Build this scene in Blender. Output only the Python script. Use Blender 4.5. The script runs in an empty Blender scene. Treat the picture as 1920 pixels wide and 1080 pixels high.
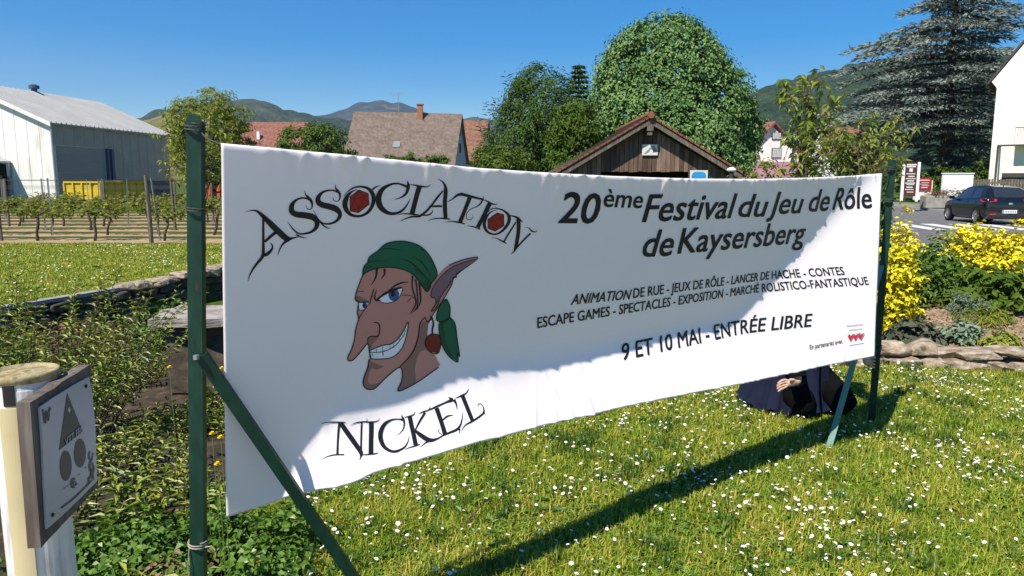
import bpy, bmesh, math, random
import numpy as np
from mathutils import Vector, Matrix
from mathutils.geometry import tessellate_polygon

random.seed(11)
rng = np.random.default_rng(11)
scene = bpy.context.scene
COL = scene.collection

# ------------------------------------------------------------------ camera, sky, sun, exposure
F, PITCH, EYE = 1387.0, math.radians(8.2), 1.65
cam_data = bpy.data.cameras.new("camera")
cam = bpy.data.objects.new("camera", cam_data)
COL.objects.link(cam)
cam_data.sensor_width = 36.0
cam_data.lens = F / 1920.0 * 36.0
cam_data.clip_start = 0.05
cam_data.clip_end = 20000.0
cam.location = (0, 0, EYE)
cam.rotation_euler = (math.pi / 2 - PITCH, 0, 0)
scene.camera = cam

SUN_H = np.array([-0.475, -0.605])           # horizontal pull towards the sun per metre of height
SUN_DIR = np.array([SUN_H[0], SUN_H[1], 1.0]); SUN_DIR /= np.linalg.norm(SUN_DIR)
world = bpy.data.worlds.new("World"); scene.world = world; world.use_nodes = True
wn = world.node_tree
sky = wn.nodes.new("ShaderNodeTexSky"); sky.sky_type = 'NISHITA'; sky.sun_disc = False
sky.sun_elevation = math.asin(SUN_DIR[2]); sky.sun_rotation = math.atan2(SUN_DIR[0], SUN_DIR[1])
sky.air_density = 1.0; sky.dust_density = 0.2; sky.ozone_density = 2.0; sky.altitude = 300
bg = wn.nodes["Background"]; bg.inputs[1].default_value = 0.08
hsv = wn.nodes.new("ShaderNodeHueSaturation"); hsv.inputs["Saturation"].default_value = 1.8; hsv.inputs["Hue"].default_value = 0.505
wn.links.new(sky.outputs[0], hsv.inputs["Color"]); wn.links.new(hsv.outputs[0], bg.inputs[0])
sd = bpy.data.lights.new("sun", 'SUN'); sd.energy = 5.0; sd.angle = math.radians(0.5); sd.color = (1.0, 0.93, 0.83)
so = bpy.data.objects.new("sun", sd); COL.objects.link(so)
so.rotation_euler = Vector(-SUN_DIR).to_track_quat('-Z', 'Y').to_euler()
so.location = (-20, -20, 40)
scene.view_settings.view_transform = 'Standard'; scene.view_settings.look = 'None'
scene.view_settings.exposure = 0.75; scene.view_settings.gamma = 1.0
scene.render.engine = 'CYCLES'
scene.cycles.max_bounces = 6; scene.cycles.diffuse_bounces = 3; scene.cycles.glossy_bounces = 2
scene.cycles.transmission_bounces = 4; scene.cycles.transparent_max_bounces = 4; scene.cycles.volume_bounces = 0

# ------------------------------------------------------------------ picture <-> world helpers (for measuring only)
FW = np.array([0, math.cos(PITCH), -math.sin(PITCH)]); UPV = np.array([0, math.sin(PITCH), math.cos(PITCH)])
EYEV = np.array([0, 0, EYE])
def ray(x, y): return np.array([(x - 960) / F, 0, 0]) + FW - UPV * ((y - 540) / F)
def at(x, y, D):
    r = ray(x, y); return EYEV + r * (D / r[1])
def gnd(x, y, z=0.0):
    r = ray(x, y); return EYEV + r * ((z - EYE) / r[2])
def zpx(y, D): return float(at(960, y, D)[2])
def xpx(x, D, y=340): return float(at(x, y, D)[0])

# ------------------------------------------------------------------ object helpers
WL = {}
def tag(o, label=None, cat=None, group=None, kind=None):
    if label: o["label"] = label
    if cat: o["category"] = cat
    if group: o["group"] = group
    if kind: o["kind"] = kind
    return o
def thing(name, label, cat, loc=(0, 0, 0), group=None):
    o = bpy.data.objects.new(name, None); COL.objects.link(o)
    o.location = loc; o.empty_display_size = 0.2
    WL[o.name] = np.array(loc, float)
    return tag(o, label, cat, group)
def nmesh(name, V, faces, mat, parent=None, base=None, smooth=False, midx=None):
    """one mesh object from world-space vertices; faces is an (n,k) array or a list of arrays/lists"""
    V = np.asarray(V, float).reshape(-1, 3)
    off = WL[parent.name] if parent is not None else (np.array(base, float) if base is not None else np.zeros(3))
    V = V - off
    me = bpy.data.meshes.new(name)
    if isinstance(faces, np.ndarray): blocks = [faces]
    else:
        by = {}
        for f in faces:
            f = np.asarray(f)
            if f.ndim == 2: by.setdefault(f.shape[1], []).append(f)
            else: by.setdefault(len(f), []).append(f[None, :])
        blocks = [np.concatenate(b) for b in by.values()] if by else []
    nl = sum(b.size for b in blocks); nf = sum(len(b) for b in blocks)
    me.vertices.add(len(V)); me.vertices.foreach_set("co", V.astype(np.float32).ravel())
    me.loops.add(nl); me.polygons.add(nf)
    li = np.concatenate([b.ravel() for b in blocks]).astype(np.int32)
    st = []; s = 0
    for b in blocks:
        st.append(s + np.arange(len(b)) * b.shape[1]); s += b.size
    me.loops.foreach_set("vertex_index", li)
    me.polygons.foreach_set("loop_start", np.concatenate(st).astype(np.int32))
    mats = mat if isinstance(mat, (list, tuple)) else [mat]
    for m in mats: me.materials.append(m)
    if midx is not None: me.polygons.foreach_set("material_index", np.asarray(midx, np.int32))
    me.polygons.foreach_set("use_smooth", np.full(nf, bool(smooth)))
    me.update(calc_edges=True); me.validate()
    o = bpy.data.objects.new(name, me); COL.objects.link(o)
    if parent is not None:
        o.parent = parent; WL[o.name] = WL[parent.name]
    else:
        o.location = off; WL[o.name] = off
    return o
class MB:
    """collects shapes for ONE mesh"""
    def __init__(s): s.v = []; s.f = []; s.m = []; s.n = 0; s.cur = 0
    def add(s, V, Fs):
        V = np.asarray(V, float).reshape(-1, 3); s.v.append(V)
        for f in Fs: s.f.append([int(i) + s.n for i in f]); s.m.append(s.cur)
        s.n += len(V); return s
    def box(s, c, size, rot=None, bev=0.0):
        x, y, z = [d / 2 for d in size]
        if bev > 0:
            b = bev; V = []
            for sx in (-1, 1):
                for sy in (-1, 1):
                    for sz in (-1, 1):
                        V += [(sx * (x - b), sy * (y - b), sz * z), (sx * (x - b), sy * y, sz * (z - b)), (sx * x, sy * (y - b), sz * (z - b))]
            V = np.array(V)
            bm = bmesh.new(); vs = [bm.verts.new(v) for v in V]; bmesh.ops.convex_hull(bm, input=vs)
            bm.verts.index_update(); V = np.array([v.co[:] for v in bm.verts]); Fs = [[v.index for v in f.verts] for f in bm.faces]; bm.free()
        else:
            V = np.array([(-x, -y, -z), (x, -y, -z), (x, y, -z), (-x, y, -z), (-x, -y, z), (x, -y, z), (x, y, z), (-x, y, z)])
            Fs = [(0, 3, 2, 1), (4, 5, 6, 7), (0, 1, 5, 4), (1, 2, 6, 5), (2, 3, 7, 6), (3, 0, 4, 7)]
        if rot is not None: V = V @ np.asarray(rot).T
        return s.add(V + np.asarray(c), Fs)
    def prism(s, poly, d):
        """planar polygon (n,3) extruded by vector d"""
        P = np.asarray(poly, float); n = len(P); d = np.asarray(d, float)
        Fs = [list(range(n))[::-1], list(range(n, 2 * n))] + [(i, (i + 1) % n, n + (i + 1) % n, n + i) for i in range(n)]
        return s.add(np.concatenate([P, P + d]), Fs)
    def tube(s, pts, radii, k=8, cap=True):
        V, Fs = tube(pts, radii, k, cap); return s.add(V, Fs)
    def lathe(s, c, prof, k=20):
        V = []; c = np.asarray(c)
        for r, z in prof:
            for i in range(k):
                t = 2 * math.pi * i / k; V.append((c[0] + r * math.cos(t), c[1] + r * math.sin(t), c[2] + z))
        Fs = [(a * k + i, a * k + (i + 1) % k, (a + 1) * k + (i + 1) % k, (a + 1) * k + i) for a in range(len(prof) - 1) for i in range(k)]
        Fs += [list(range(k))[::-1], list(range((len(prof) - 1) * k, len(prof) * k))]
        return s.add(V, Fs)
    def build(s, name, mat, parent=None, base=None, smooth=False):
        return _build(s, name, mat, parent, base, smooth)
def _build(s, name, mat, parent, base, smooth):
    multi = isinstance(mat, (list, tuple))
    if multi:                                   # keep material order: regroup faces by size the same way nmesh does
        by = {}
        for f, m in zip(s.f, s.m): by.setdefault(len(f), []).append(m)
        mi = [m for b in by.values() for m in b]
    else: mi = None
    return nmesh(name, np.concatenate(s.v), [np.array(f) for f in s.f], mat, parent, base, smooth, mi)
def frame_of(t):
    t = t / (np.linalg.norm(t) + 1e-9)
    u = np.cross(t, [0, 0, 1.0] if abs(t[2]) < 0.9 else [1.0, 0, 0]); u /= np.linalg.norm(u)
    return u, np.cross(u, t)
def tube(pts, radii, k=8, cap=True):
    P = np.asarray(pts, float); n = len(P)
    R = np.full(n, radii) if np.isscalar(radii) else np.asarray(radii, float)
    T = np.gradient(P, axis=0); V = []
    ang = np.arange(k) * 2 * math.pi / k
    u = None
    for i in range(n):
        t = T[i] / (np.linalg.norm(T[i]) + 1e-9)
        if u is None: u, w = frame_of(t)
        else:
            u = u - t * np.dot(u, t); u /= np.linalg.norm(u) + 1e-9; w = np.cross(u, t)
        V.append(P[i] + R[i] * (np.cos(ang)[:, None] * u + np.sin(ang)[:, None] * w))
    V = np.concatenate(V)
    Fs = [(a * k + i, a * k + (i + 1) % k, (a + 1) * k + (i + 1) % k, (a + 1) * k + i) for a in range(n - 1) for i in range(k)]
    if cap: Fs += [list(range(k))[::-1], list(range((n - 1) * k, n * k))]
    return V, Fs
def rotz(a): c, s = math.cos(a), math.sin(a); return np.array([[c, -s, 0], [s, c, 0], [0, 0, 1.0]])
def rotaxis(ax, a): return np.array(Matrix.Rotation(a, 3, Vector(ax)))
def unit(v): v = np.asarray(v, float); return v / (np.linalg.norm(v, axis=-1, keepdims=True) + 1e-9)
def copy_thing(o, loc, rz=0.0, sc=1.0, label=None):
    c = o.copy(); COL.objects.link(c); c.location = loc; c.rotation_euler = (0, 0, rz); c.scale = (sc, sc, sc)
    if label: c["label"] = label
    for ch in list(o.children):
        d = ch.copy(); COL.objects.link(d); d.parent = c
        for g in list(ch.children):
            e = g.copy(); COL.objects.link(e); e.parent = d
    return c

# ------------------------------------------------------------------ materials
def new_mat(name):
    m = bpy.data.materials.new(name); m.use_nodes = True
    nt = m.node_tree; return m, nt, nt.nodes["Principled BSDF"]
def ramp(nt, cols, pos=None, interp='LINEAR'):
    r = nt.nodes.new("ShaderNodeValToRGB"); e = r.color_ramp.elements; r.color_ramp.interpolation = interp
    pos = pos or [i / max(1, len(cols) - 1) for i in range(len(cols))]
    while len(e) < len(cols): e.new(0.5)
    for el, c, p in zip(e, cols, pos): el.position = p; el.color = (*c, 1)
    return r
def texco(nt, scale=(1, 1, 1), kind="Object"):
    t = nt.nodes.new("ShaderNodeTexCoord"); mp = nt.nodes.new("ShaderNodeMapping"); mp.inputs["Scale"].default_value = scale
    nt.links.new(t.outputs[kind], mp.inputs[0]); return mp.outputs[0]
def noise(nt, co, scale, detail=4, rough=0.55):
    n = nt.nodes.new("ShaderNodeTexNoise"); n.inputs["Scale"].default_value = scale; n.inputs["Detail"].default_value = detail
    n.inputs["Roughness"].default_value = rough
    nt.links.new(co, n.inputs["Vector"]); return n.outputs["Fac"]
def bump(nt, b, h, strength=0.3, dist=0.01):
    bp = nt.nodes.new("ShaderNodeBump"); bp.inputs["Strength"].default_value = strength; bp.inputs["Distance"].default_value = dist
    nt.links.new(h, bp.inputs["Height"]); nt.links.new(bp.outputs[0], b.inputs["Normal"])
def mat_noise(name, cols, scale=4, rough=0.8, stretch=(1, 1, 1), bmp=0.0, bdist=0.01, spec=0.3, metal=0.0, pos=None, detail=5):
    m, nt, b = new_mat(name); co = texco(nt, stretch); f = noise(nt, co, scale, detail)
    p = pos or list(np.linspace(0.3, 0.7, len(cols)))
    r = ramp(nt, cols, p); nt.links.new(f, r.inputs[0]); nt.links.new(r.outputs[0], b.inputs["Base Color"])
    b.inputs["Roughness"].default_value = rough; b.inputs["Specular IOR Level"].default_value = spec; b.inputs["Metallic"].default_value = metal
    if bmp: bump(nt, b, f, bmp, bdist)
    return m
def mat_plain(name, col, rough=0.6, spec=0.3, metal=0.0, vary=0.12, scale=6):
    c = np.array(col); return mat_noise(name, [tuple(c * (1 - vary)), tuple(np.minimum(1, c * (1 + vary)))], scale, rough, spec=spec, metal=metal)
def mat_leaf(name, cols, rough=0.55, trans=0.25, spec=0.25, clump=0.8):
    """leaf colours vary from leaf to leaf and, more slowly, through the plant"""
    m, nt, b = new_mat(name)
    g = nt.nodes.new("ShaderNodeNewGeometry"); f = noise(nt, texco(nt), clump, 2)
    mx = nt.nodes.new("ShaderNodeMath"); mx.operation = 'MULTIPLY_ADD'; mx.inputs[1].default_value = 0.55; nt.links.new(g.outputs["Random Per Island"], mx.inputs[0])
    ad = nt.nodes.new("ShaderNodeMath"); ad.operation = 'MULTIPLY'; ad.inputs[1].default_value = 0.5; nt.links.new(f, ad.inputs[0])
    nt.links.new(ad.outputs[0], mx.inputs[2])
    r = ramp(nt, cols, list(np.linspace(0.15, 0.85, len(cols)))); nt.links.new(mx.outputs[0], r.inputs[0])
    nt.links.new(r.outputs[0], b.inputs["Base Color"]); b.inputs["Roughness"].default_value = rough; b.inputs["Specular IOR Level"].default_value = spec
    tr = nt.nodes.new("ShaderNodeBsdfTranslucent"); nt.links.new(r.outputs[0], tr.inputs[0])
    mix = nt.nodes.new("ShaderNodeMixShader"); mix.inputs[0].default_value = trans
    nt.links.new(b.outputs[0], mix.inputs[1]); nt.links.new(tr.outputs[0], mix.inputs[2])
    nt.links.new(mix.outputs[0], nt.nodes["Material Output"].inputs[0]); return m
def mat_tiles(name, cols, course=0.3, rough=0.85, width=0.25):
    """roof tiles: rows across the slope (uses object z for the courses)"""
    m, nt, b = new_mat(name)
    tc = nt.nodes.new("ShaderNodeTexCoord"); sp = nt.nodes.new("ShaderNodeSeparateXYZ"); nt.links.new(tc.outputs["Object"], sp.inputs[0])
    d = nt.nodes.new("ShaderNodeMath"); d.operation = 'DIVIDE'; d.inputs[1].default_value = course; nt.links.new(sp.outputs[2], d.inputs[0])
    fr = nt.nodes.new("ShaderNodeMath"); fr.operation = 'FRACT'; nt.links.new(d.outputs[0], fr.inputs[0])
    f = noise(nt, texco(nt, (1, 1, 2)), 1.3, 6); f2 = noise(nt, texco(nt, (1 / width, 1 / width, 1 / course)), 1.0, 1)
    ad = nt.nodes.new("ShaderNodeMath"); ad.operation = 'MULTIPLY_ADD'; ad.inputs[1].default_value = 0.5; nt.links.new(f, ad.inputs[0])
    hf = nt.nodes.new("ShaderNodeMath"); hf.operation = 'MULTIPLY'; hf.inputs[1].default_value = 0.5; nt.links.new(f2, hf.inputs[0]); nt.links.new(hf.outputs[0], ad.inputs[2])
    r = ramp(nt, cols, list(np.linspace(0.35, 0.65, len(cols)))); nt.links.new(ad.outputs[0], r.inputs[0])
    nt.links.new(r.outputs[0], b.inputs["Base Color"]); b.inputs["Roughness"].default_value = rough; b.inputs["Specular IOR Level"].default_value = 0.2
    bump(nt, b, fr.outputs[0], 0.9, 0.05); return m

M = {}
M['ink'] = mat_plain('ink', (0.012, 0.012, 0.014), 0.5, 0.3)
M['green_paint'] = mat_noise('green_paint', [(0.06, 0.028, 0.014), (0.004, 0.024, 0.016), (0.006, 0.036, 0.022), (0.014, 0.055, 0.034)], 34, 0.5, (1, 1, .35), spec=0.3, pos=[.27, .32, .55, .78], bmp=.15, bdist=.002)
M['teal_paint'] = mat_noise('teal_paint', [(0.07, 0.17, 0.125), (0.11, 0.22, 0.17)], 25, 0.4, spec=0.5)
M['rope'] = mat_plain('rope', (0.05, 0.05, 0.045), 0.8)
M['twine'] = mat_plain('twine', (0.32, 0.28, 0.22), 0.9)
M['bark'] = mat_noise('bark', [(0.03, 0.022, 0.015), (0.08, 0.06, 0.045), (0.14, 0.11, 0.085)], 6, 0.9, (4, 4, 0.8), 0.6, 0.02)
M['old_wood'] = mat_noise('old_wood', [(0.05, 0.038, 0.028), (0.13, 0.105, 0.085), (0.22, 0.19, 0.16)], 8, 0.9, (6, 6, 0.5), 0.5, 0.004)
M['wire'] = mat_plain('wire', (0.06, 0.058, 0.055), 0.7)
M['steel'] = mat_plain('steel', (0.35, 0.36, 0.37), 0.4, 0.5, 0.6)
M['white_paint'] = mat_plain('white_paint', (0.78, 0.78, 0.76), 0.5, vary=0.05)
M['glass'] = mat_plain('glass', (0.02, 0.025, 0.03), 0.08, 0.8)
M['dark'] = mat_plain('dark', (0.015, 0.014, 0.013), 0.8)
# ------------------------------------------------------------------ ground, road, hills
WALL_A, WALL_B = gnd(0, 582)[:2], gnd(415, 512)[:2]          # edge of the far lawn (top of the old retaining wall)
wdir = unit(WALL_B - WALL_A); wnor = np.array([wdir[1], -wdir[0]])
def sstep(x, a, b):
    t = np.clip((x - a) / (b - a), 0, 1); return t * t * (3 - 2 * t)
def ground_z(x, y):
    side = (x - WALL_A[0]) * wnor[0] + (y - WALL_A[1]) * wnor[1]
    low = sstep(side, 0.0, 0.12) * sstep(y, 4.6, 6.0) * (1 - sstep(x, -2.0, -0.6)) * (1 - sstep(y, 13.5, 15))
    bed = (1 - sstep(x, -1.5, -0.7)) * (1 - sstep(y, 6, 8)) * 0.06
    rise = sstep(x, 2.9, 5.0) * sstep(y, 6.4, 8.8) * (1 - sstep(y, 10.5, 12)) * 0.30
    return -0.42 * low - bed + rise
xs = np.concatenate([[-6000, -2500, -900, -300, -120, -60, -30, -20], np.arange(-16, 16.01, 0.2), [20, 30, 60, 120, 300, 900, 2500, 6000]])
ys = np.concatenate([[-300, -80, -25, -8, -3], np.arange(-1, 16.01, 0.2), [18, 22, 28, 40, 60, 90, 150, 300, 700, 1500, 3000, 6500]])
X, Y = np.meshgrid(xs, ys); Z = ground_z(X, Y) + 0.0
V = np.stack([X, Y, Z], -1).reshape(-1, 3); nx, ny = len(xs), len(ys)
I = (np.arange(ny - 1)[:, None] * nx + np.arange(nx - 1)[None, :]).ravel()
m, nt, b = new_mat('ground_turf')
co = texco(nt); f1 = noise(nt, co, 0.35, 5); f2 = noise(nt, co, 14, 6, 0.7)
r1 = ramp(nt, [(0.055, 0.085, 0.012), (0.085, 0.115, 0.018), (0.13, 0.13, 0.035)], [0.35, 0.55, 0.7]); nt.links.new(f1, r1.inputs[0])
r2 = ramp(nt, [(0.35, 0.35, 0.3), (0.8, 0.8, 0.7), (1.3, 1.3, 1.1)], [0.3, 0.5, 0.75]); nt.links.new(f2, r2.inputs[0])
mx = nt.nodes.new("ShaderNodeMix"); mx.data_type = 'RGBA'; mx.blend_type = 'MULTIPLY'; mx.inputs[0].default_value = 1.0
nt.links.new(r1.outputs[0], mx.inputs[6]); nt.links.new(r2.outputs[0], mx.inputs[7]); nt.links.new(mx.outputs[2], b.inputs["Base Color"])
b.inputs["Roughness"].default_value = 0.95; b.inputs["Specular IOR Level"].default_value = 0.1; bump(nt, b, f2, 0.6, 0.03); M['turf'] = m
tag(nmesh("ground", V, np.stack([I, I + 1, I + 1 + nx, I + nx], 1), M['turf']), kind="structure")

def sheet(name, poly, z, mat, kind="structure"):
    P = np.array([(p[0], p[1], z) for p in poly]); return tag(nmesh(name, P, [list(range(len(P)))], mat), kind=kind)
M['asphalt'] = mat_noise('asphalt', [(0.085, 0.085, 0.088), (0.12, 0.12, 0.122), (0.15, 0.148, 0.145)], 2.2, 0.9, bmp=0.15, detail=10)
M['paving'] = mat_noise('paving', [(0.16, 0.15, 0.135), (0.23, 0.215, 0.195)], 3, 0.9, detail=9)
M['road_paint'] = mat_noise('road_paint', [(0.45, 0.45, 0.44), (0.72, 0.72, 0.70)], 5, 0.7, detail=9)
M['kerb'] = mat_noise('kerb', [(0.28, 0.27, 0.25), (0.38, 0.37, 0.34)], 4, 0.85)
rd = unit(np.array([0.16, 0.987]))                             # direction the road runs in
rn = np.array([rd[1], -rd[0]])                                  # to its right
K0 = gnd(1762, 398)[:2]                                         # a point on the far kerb
def rp(along, across): return K0 + rd * along + rn * across
sheet("road", [rp(-34, 0), rp(70, 0), rp(70, -9.5), rp(-34, -9.5)], 0.012, M['asphalt'])
kb = MB()
a0, a1 = rp(-34, 0), rp(70, 0); kd = np.array([*rn, 0]) * 0.18
kb.prism([(a0[0], a0[1], -0.05), (a1[0], a1[1], -0.05), (a1[0], a1[1], 0.14), (a0[0], a0[1], 0.14)], kd)
tag(kb.build("kerb", M['kerb']), kind="structure")
sheet("pavement", [rp(-34, 0.18), rp(70, 0.18), rp(70, 2.6), rp(-34, 2.6)], 0.13, M['paving'])
M['verge'] = mat_noise('verge', [(0.055, 0.13, 0.02), (0.09, 0.18, 0.03), (0.13, 0.20, 0.05)], 3, 0.95, detail=10)
sheet("grass_verge", [rp(-34, 2.6), rp(70, 2.6), rp(70, 9), rp(-34, 9)], 0.12, M['verge'])
# unseen pale paving behind the camera, added to bounce light onto the banner
M['bounce_ground'] = mat_noise('bounce_ground', [(0.34, 0.31, 0.27), (0.46, 0.42, 0.37)], 3, 0.9, detail=9)
sheet("bounce_paving", [(-40, -45), (40, -45), (40, 0.6), (-40, 0.6)], 0.012, M['bounce_ground'])
# zebra crossing: seven painted bars lying along the traffic direction
cz = MB(); c0 = gnd(1775, 426)[:2]
for k in range(-2, 6):
    c = c0 + rn * (k * 1.0); h = rd * 1.9; w = rn * 0.27
    P = [c - h - w, c + h - w, c + h + w, c - h + w]; cz.add([(p[0], p[1], 0.017) for p in P], [(0, 3, 2, 1)])
tag(cz.build("road_marking", M['road_paint']), kind="structure")

def mat_hill(name, cols, scale, streak=None):
    m, nt, b = new_mat(name); co = texco(nt); f = noise(nt, co, scale, 8, 0.65); f2 = noise(nt, co, scale * 0.07, 3)
    mm = nt.nodes.new("ShaderNodeMath"); mm.operation = 'MULTIPLY_ADD'; mm.inputs[1].default_value = 0.6; nt.links.new(f, mm.inputs[0])
    m2 = nt.nodes.new("ShaderNodeMath"); m2.operation = 'MULTIPLY'; m2.inputs[1].default_value = 0.4; nt.links.new(f2, m2.inputs[0]); nt.links.new(m2.outputs[0], mm.inputs[2])
    r = ramp(nt, cols, list(np.linspace(0.36, 0.66, len(cols)))); nt.links.new(mm.outputs[0], r.inputs[0]); nt.links.new(r.outputs[0], b.inputs["Base Color"])
    b.inputs["Roughness"].default_value = 1; b.inputs["Specular IOR Level"].default_value = 0.0; bump(nt, b, f, 1.0, 6.0); return m
def hill(name, sky_px, D_foot, D_ridge, mat, ruff=0.02, seed=0, cols=260, rows=46, foot_y=345):
    g = np.random.default_rng(seed)
    px = np.linspace(sky_px[0][0], sky_px[-1][0], cols); sx, sy = zip(*sky_px); py = np.interp(px, sx, sy)
    ker = np.hanning(9); ker /= ker.sum(); py = np.convolve(np.pad(py, 4, mode='edge'), ker, 'valid')
    V = []
    t = np.concatenate([np.linspace(0, 1, rows), [1.15, 1.5]])
    nz = g.normal(0, 1, (len(t), cols))
    for k in (7, 3):                                             # a little smoothing gives gullies instead of spikes
        kk = np.hanning(k + 2); kk /= kk.sum(); nz = np.apply_along_axis(lambda r: np.convolve(r, kk, 'same'), 1, nz)
    nz = nz / nz.std()
    for i, ti in enumerate(t):
        D = D_foot + (D_ridge - D_foot) * ti
        for j in range(cols):
            zr = zpx(py[j], D_ridge); fr = min(ti, 1.0); s = fr ** 1.15 if ti <= 1 else 1 - (ti - 1) * 0.7
            z = -3 + (zr + 3) * s + (nz[i, j] * ruff * zr if 0 < ti < 1.1 else 0)
            V.append((xpx(px[j], D), D, z))
    n = len(t); I = (np.arange(n - 1)[:, None] * cols + np.arange(cols - 1)[None, :]).ravel()
    return tag(nmesh(name, V, np.stack([I, I + 1, I + 1 + cols, I + cols], 1), mat, smooth=True), kind="structure")
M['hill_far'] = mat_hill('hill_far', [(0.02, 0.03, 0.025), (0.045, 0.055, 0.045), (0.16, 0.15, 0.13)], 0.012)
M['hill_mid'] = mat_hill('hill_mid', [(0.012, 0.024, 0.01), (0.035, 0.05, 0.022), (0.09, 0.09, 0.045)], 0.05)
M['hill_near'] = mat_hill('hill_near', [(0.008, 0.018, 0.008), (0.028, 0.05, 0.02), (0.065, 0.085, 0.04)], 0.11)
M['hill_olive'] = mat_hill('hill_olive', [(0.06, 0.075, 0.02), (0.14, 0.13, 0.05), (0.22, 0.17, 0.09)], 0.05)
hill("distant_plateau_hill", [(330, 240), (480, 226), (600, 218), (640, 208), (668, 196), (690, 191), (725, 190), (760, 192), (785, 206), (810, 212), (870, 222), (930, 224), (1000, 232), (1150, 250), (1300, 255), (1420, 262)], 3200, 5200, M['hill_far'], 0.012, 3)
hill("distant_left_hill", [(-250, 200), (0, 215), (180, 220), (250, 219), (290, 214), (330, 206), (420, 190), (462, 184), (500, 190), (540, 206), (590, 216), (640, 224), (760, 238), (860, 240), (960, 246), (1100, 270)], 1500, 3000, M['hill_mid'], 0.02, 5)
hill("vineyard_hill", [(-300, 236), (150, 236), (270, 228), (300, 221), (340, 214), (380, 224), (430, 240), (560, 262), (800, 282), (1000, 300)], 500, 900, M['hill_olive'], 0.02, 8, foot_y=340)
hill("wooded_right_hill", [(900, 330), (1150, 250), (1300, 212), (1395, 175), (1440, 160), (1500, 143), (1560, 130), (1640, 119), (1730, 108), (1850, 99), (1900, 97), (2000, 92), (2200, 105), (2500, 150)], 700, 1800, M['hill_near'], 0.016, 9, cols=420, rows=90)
# vineyard floor: straw coloured bare strips between green ones
M['straw'] = mat_noise('straw', [(0.20, 0.135, 0.075), (0.32, 0.225, 0.13), (0.40, 0.29, 0.18)], 5, 0.95, detail=10)
ROWS = [20.6, 22.8, 25.0, 27.3, 29.7, 32.2, 34.8, 37.6]
for k, yy in enumerate(ROWS):
    n = 60; xx = np.linspace(-0.75 * yy - 6, -0.20 * yy, n); w = 0.62 if k else 0.75
    lo = yy - w + rng.normal(0, 0.07, n); hi = yy + w + rng.normal(0, 0.09, n)
    P = np.concatenate([np.stack([xx, lo, np.full(n, 0.014)], 1), np.stack([xx, hi, np.full(n, 0.014)], 1)])
    i = np.arange(n - 1); tag(nmesh("vineyard_soil", P, np.stack([i, i + 1, i + 1 + n, i + n], 1), M['straw']), kind="structure")
# ------------------------------------------------------------------ foliage builders
def folded_leaves(P, A, N, L, W, fold=0.25, curl=0.15):
    """pointed leaves: base P, axis A, normal N, length L, width W -> two triangles folded along the midrib"""
    n = len(P); A = unit(A); S = unit(np.cross(A, N)); N = np.cross(S, A)
    L = np.broadcast_to(np.asarray(L, float), (n,))[:, None]; W = np.broadcast_to(np.asarray(W, float), (n,))[:, None]
    m = P + A * L * 0.45
    V = np.stack([P, m + S * W / 2 + N * W * fold, P + A * L - N * L * curl, m - S * W / 2 + N * W * fold], 1).reshape(-1, 3)
    k = np.arange(n) * 4
    Fc = np.concatenate([np.stack([k, k + 1, k + 2], 1), np.stack([k, k + 2, k + 3], 1)]); return V, Fc
def rand_dirs(n, g=rng): return unit(g.normal(0, 1, (n, 3)))
def crown_leaves(C, R, out, per, L, W, g=rng, flat=0.75, droop=0.3, upw=0.5):
    """leaf clumps: centres C, radii R, outward directions out"""
    n = len(C); idx = np.repeat(np.arange(n), per); q = g.normal(0, 0.5, (n * per, 3)); q[:, 2] *= flat
    P = C[idx] + q * R[idx][:, None]
    N = unit(out[idx] * 0.7 + unit(q) * 0.6 + np.array([0, 0, upw]) + rand_dirs(n * per, g) * 0.55)
    A = rand_dirs(n * per, g) + out[idx] * 0.6 - np.array([0, 0, droop]); A = unit(A - N * np.sum(A * N, 1)[:, None])
    s = g.uniform(0.7, 1.25, n * per)
    return folded_leaves(P - A * (L * s)[:, None] * 0.5, A, N, L * s, W * s)
def profile_clumps(base, prof, n, g, lumps=0.14, inner=0.35):
    """clump centres on a body of revolution; prof = [(height, radius_left, radius_right)]"""
    h = np.array([p[0] for p in prof]); rl = np.array([p[1] for p in prof]); rr = np.array([p[-1] for p in prof])
    hh = np.linspace(h[0], h[-1], 200); w = np.interp(hh, h, rl + rr) + 0.05; w /= w.sum()
    z = g.choice(hh, n, p=w) + g.uniform(-.5, .5, n) * (hh[1] - hh[0]); z = np.clip(z, h[0], h[-1])
    th = g.uniform(0, 2 * math.pi, n); cr = np.cos(th)
    R = np.interp(z, h, rl) * (cr < 0) + np.interp(z, h, rr) * (cr >= 0)
    ph = g.uniform(0, 6.28, 6)
    R = R * (1 + lumps * (np.sin(3 * th + ph[0] + z * 0.9) + 0.7 * np.sin(5 * th - z * 1.7 + ph[1]) + 0.5 * np.sin(9 * th + z * 2.6 + ph[2])) * 0.6)
    f = np.where(g.random(n) < inner, g.uniform(0.35, 0.85, n), g.uniform(0.88, 1.0, n))
    dz = 0.02 * (h[-1] - h[0])
    sl = (np.interp(z + dz, h, (rl + rr) / 2) - np.interp(z - dz, h, (rl + rr) / 2)) / (2 * dz)
    out = unit(np.stack([cr, np.sin(th), -np.clip(sl, -2.5, 2.5)], 1))
    C = np.stack([base[0] + R * f * cr, base[1] + R * f * np.sin(th), base[2] + z], 1)
    return C, out
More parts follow.
